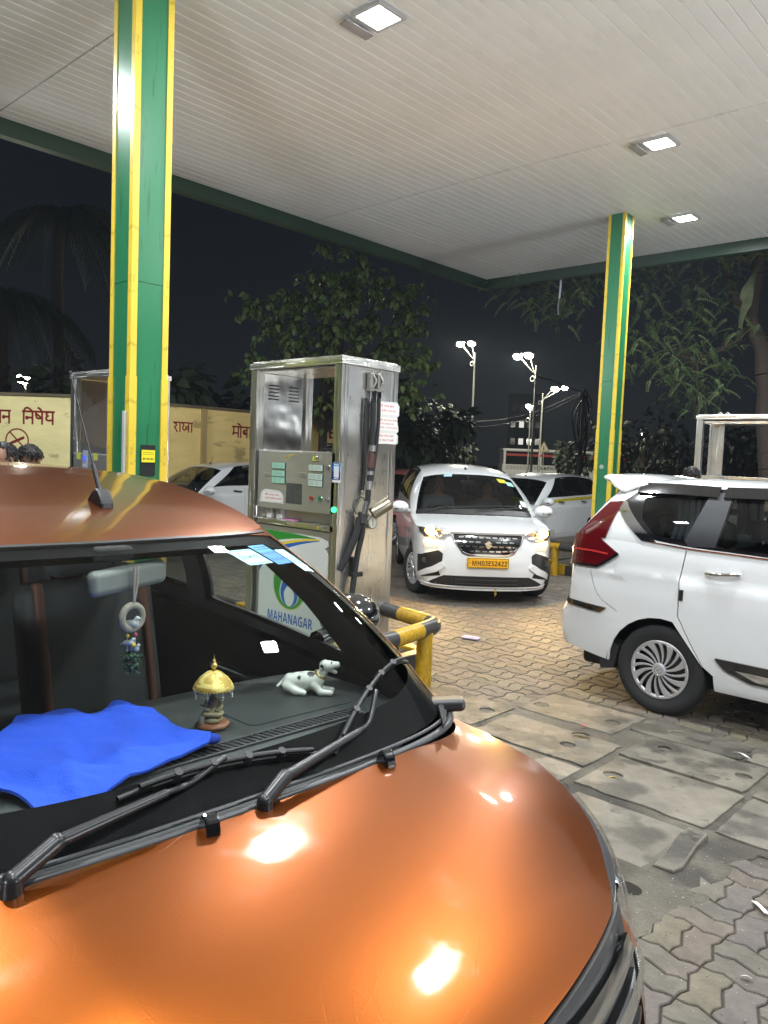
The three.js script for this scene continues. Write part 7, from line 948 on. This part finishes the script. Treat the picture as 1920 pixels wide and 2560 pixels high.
{ // feathery tree at the right
  const t = thing('neem_tree', 'tree with feathery drooping leaves and bare trunk at the right edge', 'tree', [-5.2, 0, -16.25]), o = t.position, B = [], pl = [pile(), pile()];
  const loc = (p) => V(p[0] - o.x, p[1], p[2] - o.z), tk = [V(0.6, 0, -0.1), V(0.3, 2.4, -0.05), V(0.14, 4.07, 0), V(-0.12, 4.71, 0.1), V(-0.04, 5.86, 0.08), V(0.2, 7.6, 0)];
  for (let i = 1; i < tk.length; i++) B.push(...limb(tk[i - 1], tk[i], 0.24 - i * 0.025, 0.215 - i * 0.025, 0.05)); B.push(...limb(tk[2], V(0.7, 5.2, 0.1), 0.1, 0.07), ...limb(tk[3], V(-0.28, 4.3, 0.2), 0.05, 0.03));
  const frond = (() => { const q = pile(), lf = leafGeo(0.085, 0.013, 0.25); for (let i = 1; i <= 9; i++) for (const g of [1, -1]) { const f = i / 9.5, p = V(f * 0.34, -0.16 * f * f, 0); q.add(lf, mat4(p, V(0.75, -0.5, g * 1.0), 0, 1 - 0.35 * f)); } return q.geo(); })();
  const pts = [[-9.57, 5.44, -14.35], [-9.08, 5.25, -14.6], [-8.43, 5.44, -14.9], [-8.74, 4.96, -14.7], [-7.31, 5.79, -15.35], [-6.73, 5.67, -15.61], [-6.02, 5.82, -15.9], [-5.4, 5.87, -16.12], [-7.11, 5.13, -15.44], [-6.44, 4.84, -15.73], [-5.9, 5.18, -15.94], [-7.24, 4.48, -15.38], [-6.66, 4.38, -15.64], [-6.08, 4.09, -15.88], [-6.87, 3.73, -15.55], [-6.37, 3.54, -15.76], [-5.74, 3.72, -16.0], [-6.19, 3.17, -15.83], [-7.05, 4.1, -15.47], [-5.46, 4.44, -16.1], [-8.2, 6.2, -15.4], [-7.4, 6.5, -15.9], [-6.3, 6.6, -16.2], [-9.2, 6.0, -15.2], [-7.9, 5.6, -15.3]];
  const hubA = tk[3].clone(), hubB = V(-1.0, 6.4, 0.3), hubC = V(-0.98, 3.9, 0.4); B.push(...limb(hubA, hubB, 0.08, 0.05), ...limb(tk[4], V(-2.6, 6.1, 0.8), 0.07, 0.04), ...limb(V(-0.28, 4.3, 0.2), hubC, 0.035, 0.025), ...limb(hubC, V(-0.87, 2.85, 0.42), 0.025, 0.02));
  pts.forEach((p, i) => {
    const c = loc(p), hub = p[1] < 4.7 ? hubC : p[0] < -7.6 ? V(-2.6, 6.1, 0.8) : hubB; B.push(...limb(hub, c, 0.022, 0.008, 0.2));
    for (let k = 0; k < 30; k++) { const q = c.clone().add(V(rr(-0.5, 0.5), rr(-0.3, 0.3), rr(-0.5, 0.5))), a = rnd() * 6.283; pl[rnd() > 0.55 ? 1 : 0].add(frond, mat4(q, V(Math.cos(a), rr(-0.5, 0.2), Math.sin(a)), rr(-0.3, 0.3), rr(0.75, 1.25))); }
  });
  mesh('trunk', B, std(lin(0.10, 0.075, 0.06), 0.9, 0, { map: rep(T.grain, 3) }), t); tag(mesh('crown', pl[0].geo(), leafMat(lin(0.085, 0.14, 0.055)), t), null, null, null, 'stuff'); tag(mesh('crown', pl[1].geo(), leafMat(lin(0.15, 0.21, 0.085)), t), null, null, null, 'stuff');
  const bn = thing('torn_banner', 'torn pale green cloth strip caught in the right hand tree', 'banner', [-5.34, 4.5, -15.7]); mesh('cloth', surf((a, b) => [a * 0.9 + 0.12 * b, b, 0.05 * Math.sin(a * 14 + b * 5) + 0.03 * Math.sin(b * 9)], [[-0.06, 0], [0.04, -0.05], [0.12, 0.4], [0.1, 0.75], [0.16, 1.1], [0.06, 1.08], [-0.1, 0.72], [-0.14, 0.55], [-0.05, 0.45]], [], 0.04, 0.06, { lip: 0.004, ref: (p) => [p[0], p[1], -5] }), std(lin(0.22, 0.26, 0.14), 0.85, 0, { map: T.grain, side: THREE.DoubleSide }), bn);
}
// dark trees farther off: leaf clumps round a trunk
const farLeaf = leafGeo(0.34, 0.10, 0.4);
function darkTree(x, z, h, w, label, group, n = 800) {
  const t = thing('distant_tree', label, 'tree', [x, 0, z], 0, group), pl = pile(), B = limb(V(0, 0, 0), V(rr(-0.2, 0.2), h * 0.6, 0), 0.12 + h * 0.015, 0.07), c = []; for (let k = 0; k < 9; k++) c.push([V(rr(-w, w) * 0.42, h * rr(0.35, 0.85), rr(-w, w) * 0.42), w * rr(0.16, 0.3)]);
  for (const [q] of c) B.push(...limb(V(0, h * 0.35, 0), q, 0.06, 0.02)); for (let i = 0; i < n; i++) { const [q, r] = c[(rnd() * c.length) | 0], d = V(rr(-1, 1), rr(-1, 1), rr(-1, 1)).normalize(); pl.add(farLeaf, mat4(q.clone().addScaledVector(d, r * Math.cbrt(rnd())), d.add(V(0, -0.5, 0)), rr(-1, 1), rr(0.6, 1.3))); }
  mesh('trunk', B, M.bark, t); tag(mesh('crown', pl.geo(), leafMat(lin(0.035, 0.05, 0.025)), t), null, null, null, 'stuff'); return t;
}
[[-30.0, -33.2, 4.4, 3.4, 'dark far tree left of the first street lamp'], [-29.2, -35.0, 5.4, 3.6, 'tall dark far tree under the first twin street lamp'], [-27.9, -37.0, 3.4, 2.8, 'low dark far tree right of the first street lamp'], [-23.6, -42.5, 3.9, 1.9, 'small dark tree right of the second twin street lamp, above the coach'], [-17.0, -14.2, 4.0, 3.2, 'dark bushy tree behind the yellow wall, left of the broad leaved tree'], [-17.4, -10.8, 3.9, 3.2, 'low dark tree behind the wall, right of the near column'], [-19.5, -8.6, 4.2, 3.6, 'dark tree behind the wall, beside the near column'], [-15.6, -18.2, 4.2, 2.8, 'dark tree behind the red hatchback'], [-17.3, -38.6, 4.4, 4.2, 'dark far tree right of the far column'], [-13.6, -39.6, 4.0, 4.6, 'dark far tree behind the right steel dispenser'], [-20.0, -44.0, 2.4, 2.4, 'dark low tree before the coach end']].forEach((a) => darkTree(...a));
function palm(x, z, h, label) {
  const t = thing('palm_tree', label, 'palm', [x, 0, z]), B = limb(V(0, 0, 0), V(0.2, h, 0.1), 0.24, 0.15, 0.05), pl = pile(), lf = leafGeo(0.75, 0.03, 0.5);
  for (let k = 0; k < 15; k++) { const a = k / 15 * 6.283 + rr(-0.2, 0.2), up = rr(0.1, 0.9), q = (f) => V(0.2 + Math.cos(a) * f * 2.6, h + up * f * 1.6 - f * f * 2.6, 0.1 + Math.sin(a) * f * 2.6); for (let i = 2; i < 26; i++) { const f = i / 26, p = q(f), d = q(f + 0.03).sub(p).normalize(), s = V(-Math.sin(a), 0, Math.cos(a)); for (const g of [1, -1]) pl.add(lf, mat4(p, d.clone().multiplyScalar(0.5).addScaledVector(s, g).add(V(0, -0.5, 0)), 0, 1 - 0.4 * Math.abs(f - 0.4))); } B.push(...[0, 1, 2, 3].map((i) => bar(q(i / 4), q((i + 1) / 4), 0.03 - i * 0.006, 0.024 - i * 0.006, 5))); }
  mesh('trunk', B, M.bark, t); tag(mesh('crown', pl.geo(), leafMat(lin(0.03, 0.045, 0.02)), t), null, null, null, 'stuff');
}
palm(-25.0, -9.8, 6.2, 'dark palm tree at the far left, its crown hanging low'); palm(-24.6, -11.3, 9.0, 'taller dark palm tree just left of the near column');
// ---------------------------------------------------------------- street lamps, coach, signs, wires, tower
const poleM = std(lin(0.42, 0.42, 0.38), 0.5, 0.3), bulbM = std(0, 0.5, 0, { emissive: lin(1, 0.97, 0.80), emissiveIntensity: 40 });
function streetLamp(label, x, z, h, heads, power, r = 0.085) { // heads: [dx, dy, dz] from the pole top
  const t = thing('street_lamp', label, 'street lamp', [x, 0, z]); mesh('pole', [bar([0, 0, 0], [0, h, 0], r, r * 0.55, 12), CY(r * 1.7, r * 2, 0.3, 12, 0, 0.15, 0)], poleM, t);
  mesh('bracket', [...heads.map((q) => tube([[0, h - 0.5, 0], [q[0] * 0.4, h - 0.1, q[2] * 0.4], [q[0], h + q[1] + 0.08, q[2]]], r * 0.4, 12, 6)), new THREE.TorusGeometry(0.13, 0.03, 6, 20).translate(-0.12, h - 0.7, 0.12)], poleM, t);
  for (const q of heads) { const g = mesh('lamp_head', [RB(0.5, 0.14, 0.3, 0.05, q[0], h + q[1] + 0.05, q[2])], std(lin(0.2, 0.2, 0.2), 0.5), t); mesh('lamp_glass', new THREE.SphereGeometry(0.24, 16, 10).scale(1, 0.7, 1).translate(q[0], h + q[1] - 0.06, q[2]), bulbM, g); const L = new THREE.PointLight(lin(1, 0.96, 0.8), power); L.position.set(q[0], h + q[1] - 0.08, q[2]); L.shadow.radius = 5; L.castShadow = true; t.add(L); }
}
streetLamp('twin headed street lamp, left of the two brightest behind the front minivan', -29.7, -40.2, 8.55, [[-0.75, 0.55, 0.6], [-0.22, 0.62, 0.12]], 90);
streetLamp('twin headed street lamp, right of the two brightest behind the front minivan', -22.3, -35.6, 6.85, [[-0.85, 0.52, 0.5], [-0.42, 0.6, 0.1]], 80, 0.075);
streetLamp('slim far street lamp with two small heads leaning right, behind the second lamp', -31.4, -51.2, 7.0, [[0.75, 0.42, -0.4], [1.3, 0.5, -0.95]], 35, 0.09);
streetLamp('low yellowish street lamp beside the pole of the second twin lamp', -29.4, -46.5, 5.4, [[-0.1, 0.3, 0.05]], 45, 0.07);
streetLamp('small yellow street lamp far off, right of the far column', -25.0, -54.5, 4.1, [[0.2, 0.1, -0.2]], 14, 0.06);
streetLamp('small bright lamp far off above the left wall', -27.7, -11.5, 3.9, [[0.1, 0.1, 0.1]], 18, 0.05);
{ // white coach on the road behind
  const t = thing('coach', 'white coach with a red stripe and dark windows on the far road', 'bus', [-35.0, 0, -61.0], 0.744), L = 11, H = 2.95;
  mesh('body', [RB(L, 1.25, 2.4, 0.1, 0, 0.98, 0), RB(L, 0.26, 2.4, 0.12, 0, H - 0.12, 0), ...[-5.3, -2.2, 0.9, 4.0, 5.35].map((x) => RB(0.22, 1.5, 2.36, 0.05, x, 2.1, 0))], std(lin(0.7, 0.7, 0.68), 0.4), t); mesh('side_stripe', BX(L - 0.5, 0.2, 2.42, 0.1, 2.42, 0), std(lin(0.4, 0.03, 0.02), 0.4), t);
  for (const [a, b] of [[-5.2, -2.3], [-2.1, 0.8], [1.0, 3.9], [4.1, 5.25]]) mesh('window', BX(b - a, 0.9, 2.3, (a + b) / 2, 1.95, 0), M.blackGloss, t); mesh('skirt', BX(L - 0.2, 0.35, 2.36, 0, 0.45, 0), std(lin(0.3, 0.03, 0.02), 0.5), t);
  for (const x of [-3.6, 3.4]) for (const z of [-1.05, 1.05]) mesh('wheel', CY(0.46, 0.46, 0.28, 24).rotateX(Math.PI / 2).translate(x, 0.46, z), M.rubber, t);
  const pr = ctex(512, 64, (g, w, h) => { g.fillStyle = '#d9d9d4'; g.fillRect(0, 0, w, h); g.fillStyle = '#55544e'; for (let i = 0; i < 90; i++) g.fillRect(i * 6 + 2, 6, 2, 40); g.strokeStyle = '#2a2a28'; for (let i = 0; i < 26; i++) { g.lineWidth = 4; g.beginPath(); g.arc(160 + i * 13, 28 + 14 * (hash2(i, 2, 3) - 0.5), 9, i, i + 3.6); g.stroke(); } }); mesh('side_print', new THREE.PlaneGeometry(L - 0.6, 0.6).translate(0, 1.28, 1.205), std(0xffffff, 0.5, 0, { map: pr }), t);
}
{ const t = thing('utility_pole', 'dark utility pole with tangled cables just left of the far column', 'pole', [-18.2, 0, -33.3]); mesh('mast', [bar([0, 0, 0], [0, 5.3, 0], 0.09, 0.07), bar([0, 5.1, 0], [-1.5, 5.75, 0.9], 0.035, 0.03), RB(0.5, 0.08, 0.2, 0.03).rotateZ(-0.4).translate(-1.7, 5.8, 1.0)], std(lin(0.09, 0.085, 0.08), 0.8), t); const cb = []; for (let i = 0; i < 16; i++) cb.push(tube([[rr(-0.2, 0.2), 5.2 + rr(-0.3, 0.1), rr(-0.2, 0.2)], [rr(-0.4, 0.4), rr(3, 4.6), rr(-0.4, 0.4)], [rr(-0.25, 0.25), rr(1.0, 3.0), rr(-0.25, 0.25)]], 0.03, 10, 4)); cb.push(new THREE.TorusGeometry(0.3, 0.05, 6, 20).translate(-0.2, 2.5, 0.1)); mesh('cable_tangle', cb, M.black, t);
  const w = thing('overhead_wires', 'dark sagging overhead wires running left from the utility pole', 'wire', [-18.2, 5.0, -33.3]); for (let i = 0; i < 2; i++) mesh('wire', tube([[0, 0.2 - i * 0.12, 0], [-4, -0.75 - i * 0.25, -1.5], [-9, -1.0 - i * 0.3, -3.0], [-16, 0.1 - i * 0.2, -5.5]], 0.011, 30, 4), M.black, w); }
for (const [x, z, y, label, s] of [[-16.7, -36.35, 1.7, 'triangular warning sign right of the far column', 0.62], [-28.5, -47.0, 2.55, 'triangular sign above the coach roof', 0.7]]) { const t = thing('road_sign', label, 'road sign', [x, 0, z], 0.43); mesh('post', CY(0.03, 0.035, y, 8, 0, y / 2, 0), poleM, t); mesh('plate', ext(rpoly([[-s * 0.6, 0], [s * 0.6, 0], [0, s * 1.05]], 0.05), 0.02).translate(0, y, 0), std(lin(0.4, 0.3, 0.16), 0.5), t); mesh('plate_face', ext(rpoly([[-s * 0.42, s * 0.1], [s * 0.42, s * 0.1], [0, s * 0.84]], 0.03), 0.004).translate(0, y, 0.021), std(lin(0.5, 0.47, 0.38), 0.5), t); mesh('pictogram', [CY(s * 0.06, s * 0.06, 0.004, 10).rotateX(Math.PI / 2).translate(0, y + s * 0.52, 0.028), BX(s * 0.1, s * 0.26, 0.004, 0, y + s * 0.3, 0.028)], M.black, t); }
{ const t = thing('apartment_tower', 'dark distant apartment tower with a few lit windows beside the second lamp pole', 'building', [-64.7, 0, -101.2], 0.56); mesh('wall', BX(5.2, 11.6, 5, 0, 5.8, 0), std(lin(0.035, 0.035, 0.035), 0.9), t); mesh('roof', BX(5.5, 0.3, 5.3, 0, 11.75, 0), std(lin(0.03, 0.03, 0.03), 0.9), t); const lit = std(0, 0.5, 0, { emissive: lin(0.8, 0.78, 0.7), emissiveIntensity: 0.9 }), dk = M.blackGloss; for (let r = 0; r < 4; r++) for (let c = 0; c < 4; c++) mesh('window', BX(0.7, 0.9, 0.06, -1.8 + c * 1.2, 2.4 + r * 2.5, 2.52), [5, 9, 14].includes(r * 4 + c) ? lit : dk, t); }
{ const t = thing('hanging_cable', 'pale loose cable hanging from the far canopy edge left of the far column', 'cable', [-8.3, 5.5, -13.97]); mesh('cable', tube([[0, 0.15, 0], [0.02, -0.2, 0.01], [0, -0.45, 0]], 0.022, 16, 6), std(lin(0.55, 0.6, 0.7), 0.6), t); mesh('cable_end', tube([[0, -0.45, 0], [-0.02, -0.6, 0], [0.01, -0.78, 0.02]], 0.012, 12, 6), std(lin(0.3, 0.32, 0.34), 0.6), t); }
// ---------------------------------------------------------------- litter
const lit = (name, label, cat, geo, m, x, z, y = 0.006, turn = 0) => { const o = mesh(name, geo, m); o.position.set(x, y, z); o.rotation.y = turn; tag(o, label, cat); };
const curl = (w, d, k, th = 0.002) => surf((a, b) => [a, k * (Math.cos(a / w * 3) + 0.5 * Math.sin(b / d * 4)), b], [[-w / 2, -d / 2], [w / 2, -d / 2 * 0.9], [w / 2 * 0.92, d / 2], [-w / 2, d / 2 * 0.95]], [], w / 5, d / 5, { lip: th, ref: (p) => [p[0], -1, p[2]] });
lit('litter_card', 'flattened white and purple carton on the pavers right of the guard rail', 'litter', [RB(0.17, 0.012, 0.11, 0.003), BX(0.13, 0.002, 0.05, 0, 0.0075, 0)], std(lin(0.42, 0.36, 0.5), 0.6), -4.41, -6.12, 0.014, 0.3);
lit('litter_wrapper', 'tiny bright pink wrapper on the concrete covers', 'litter', curl(0.03, 0.03, 0.006), std(lin(0.6, 0.07, 0.12), 0.5), -2.39, -4.62, 0.022);
lit('litter_sole', 'black curled rubber scrap on the concrete covers', 'litter', curl(0.11, 0.05, 0.012, 0.006), M.black, -2.31, -4.44, 0.03, 0.4);
lit('litter_paper', 'crumpled white paper scrap on the concrete beside the rightmost car', 'litter', curl(0.09, 0.04, 0.012), M.paper, -1.46, -4.82, 0.045, -0.3);
lit('litter_strip', 'white paper strip on the near pavers at the right edge', 'litter', curl(0.09, 0.022, 0.004), M.paper, -0.87, -3.24, 0.012, -0.7);
lit('litter_foil', 'small crumpled silvery foil on the near pavers', 'litter', curl(0.035, 0.015, 0.006), std(lin(0.6, 0.55, 0.55), 0.3, 0.6), -0.765, -2.75, 0.012, 0.4);
lit('fallen_leaf', 'yellow leaf lying in a lifting hole of the concrete cover', 'leaf', curl(0.055, 0.022, 0.006), std(lin(0.5, 0.33, 0.05), 0.7), -1.885, -4.02, 0.0, 0.7);
{ // crumbs, grit and pale specks nobody could count
  const g = new THREE.TetrahedronGeometry(0.006), im = new THREE.InstancedMesh(g, std(0xffffff, 0.6), 900), d = new THREE.Object3D(); for (let i = 0; i < 900; i++) { const near = i < 420; d.position.set(near ? rr(-1.3, -0.5) : rr(-4.5, 0), 0.005, near ? rr(-3.8, -2.3) : rr(-8, -2.6)); d.rotation.set(rnd() * 6, rnd() * 6, rnd() * 6); d.scale.setScalar(rr(0.15, 0.55)); d.updateMatrix(); im.setMatrixAt(i, d.matrix); const k = rnd() > 0.4 ? rr(0.4, 0.7) : rr(0.03, 0.1); im.setColorAt(i, lin(k, k * 0.96, k * 0.88)); } im.name = 'grit'; tag(im, null, null, null, 'stuff'); scene.add(im);
}
// ---------------------------------------------------------------- added flood lamps outside the frame that brighten the ceiling and yellow wall
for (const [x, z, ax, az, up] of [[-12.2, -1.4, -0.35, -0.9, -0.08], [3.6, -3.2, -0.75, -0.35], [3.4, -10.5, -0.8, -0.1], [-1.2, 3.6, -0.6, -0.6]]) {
  const t = thing('added_flood_lamp', up ? 'added flood lamp on a tall post outside the frame, brightening the yellow wall' : 'added upward flood lamp on a short post outside the frame, brightening the ceiling', 'lamp', [x, 0, z], 0, 'added flood lamps out of the frame'), dir = V(ax, up ?? 1, az).normalize(), hh = up ? 4.6 : 1.0, q = new THREE.Quaternion().setFromUnitVectors(V(0, 0, -1), dir);
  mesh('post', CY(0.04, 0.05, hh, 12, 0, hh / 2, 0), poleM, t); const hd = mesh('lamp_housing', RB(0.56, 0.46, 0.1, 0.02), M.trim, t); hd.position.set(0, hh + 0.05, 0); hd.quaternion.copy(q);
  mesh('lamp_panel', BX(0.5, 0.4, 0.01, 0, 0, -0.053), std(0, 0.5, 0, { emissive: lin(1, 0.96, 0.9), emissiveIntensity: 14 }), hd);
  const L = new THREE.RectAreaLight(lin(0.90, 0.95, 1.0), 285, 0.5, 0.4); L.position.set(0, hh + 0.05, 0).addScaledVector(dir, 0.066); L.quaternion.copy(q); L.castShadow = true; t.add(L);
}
scene.traverse((o) => { if (o.isMesh) { o.castShadow = o.receiveShadow = true; } });
renderer.render(scene, camera);
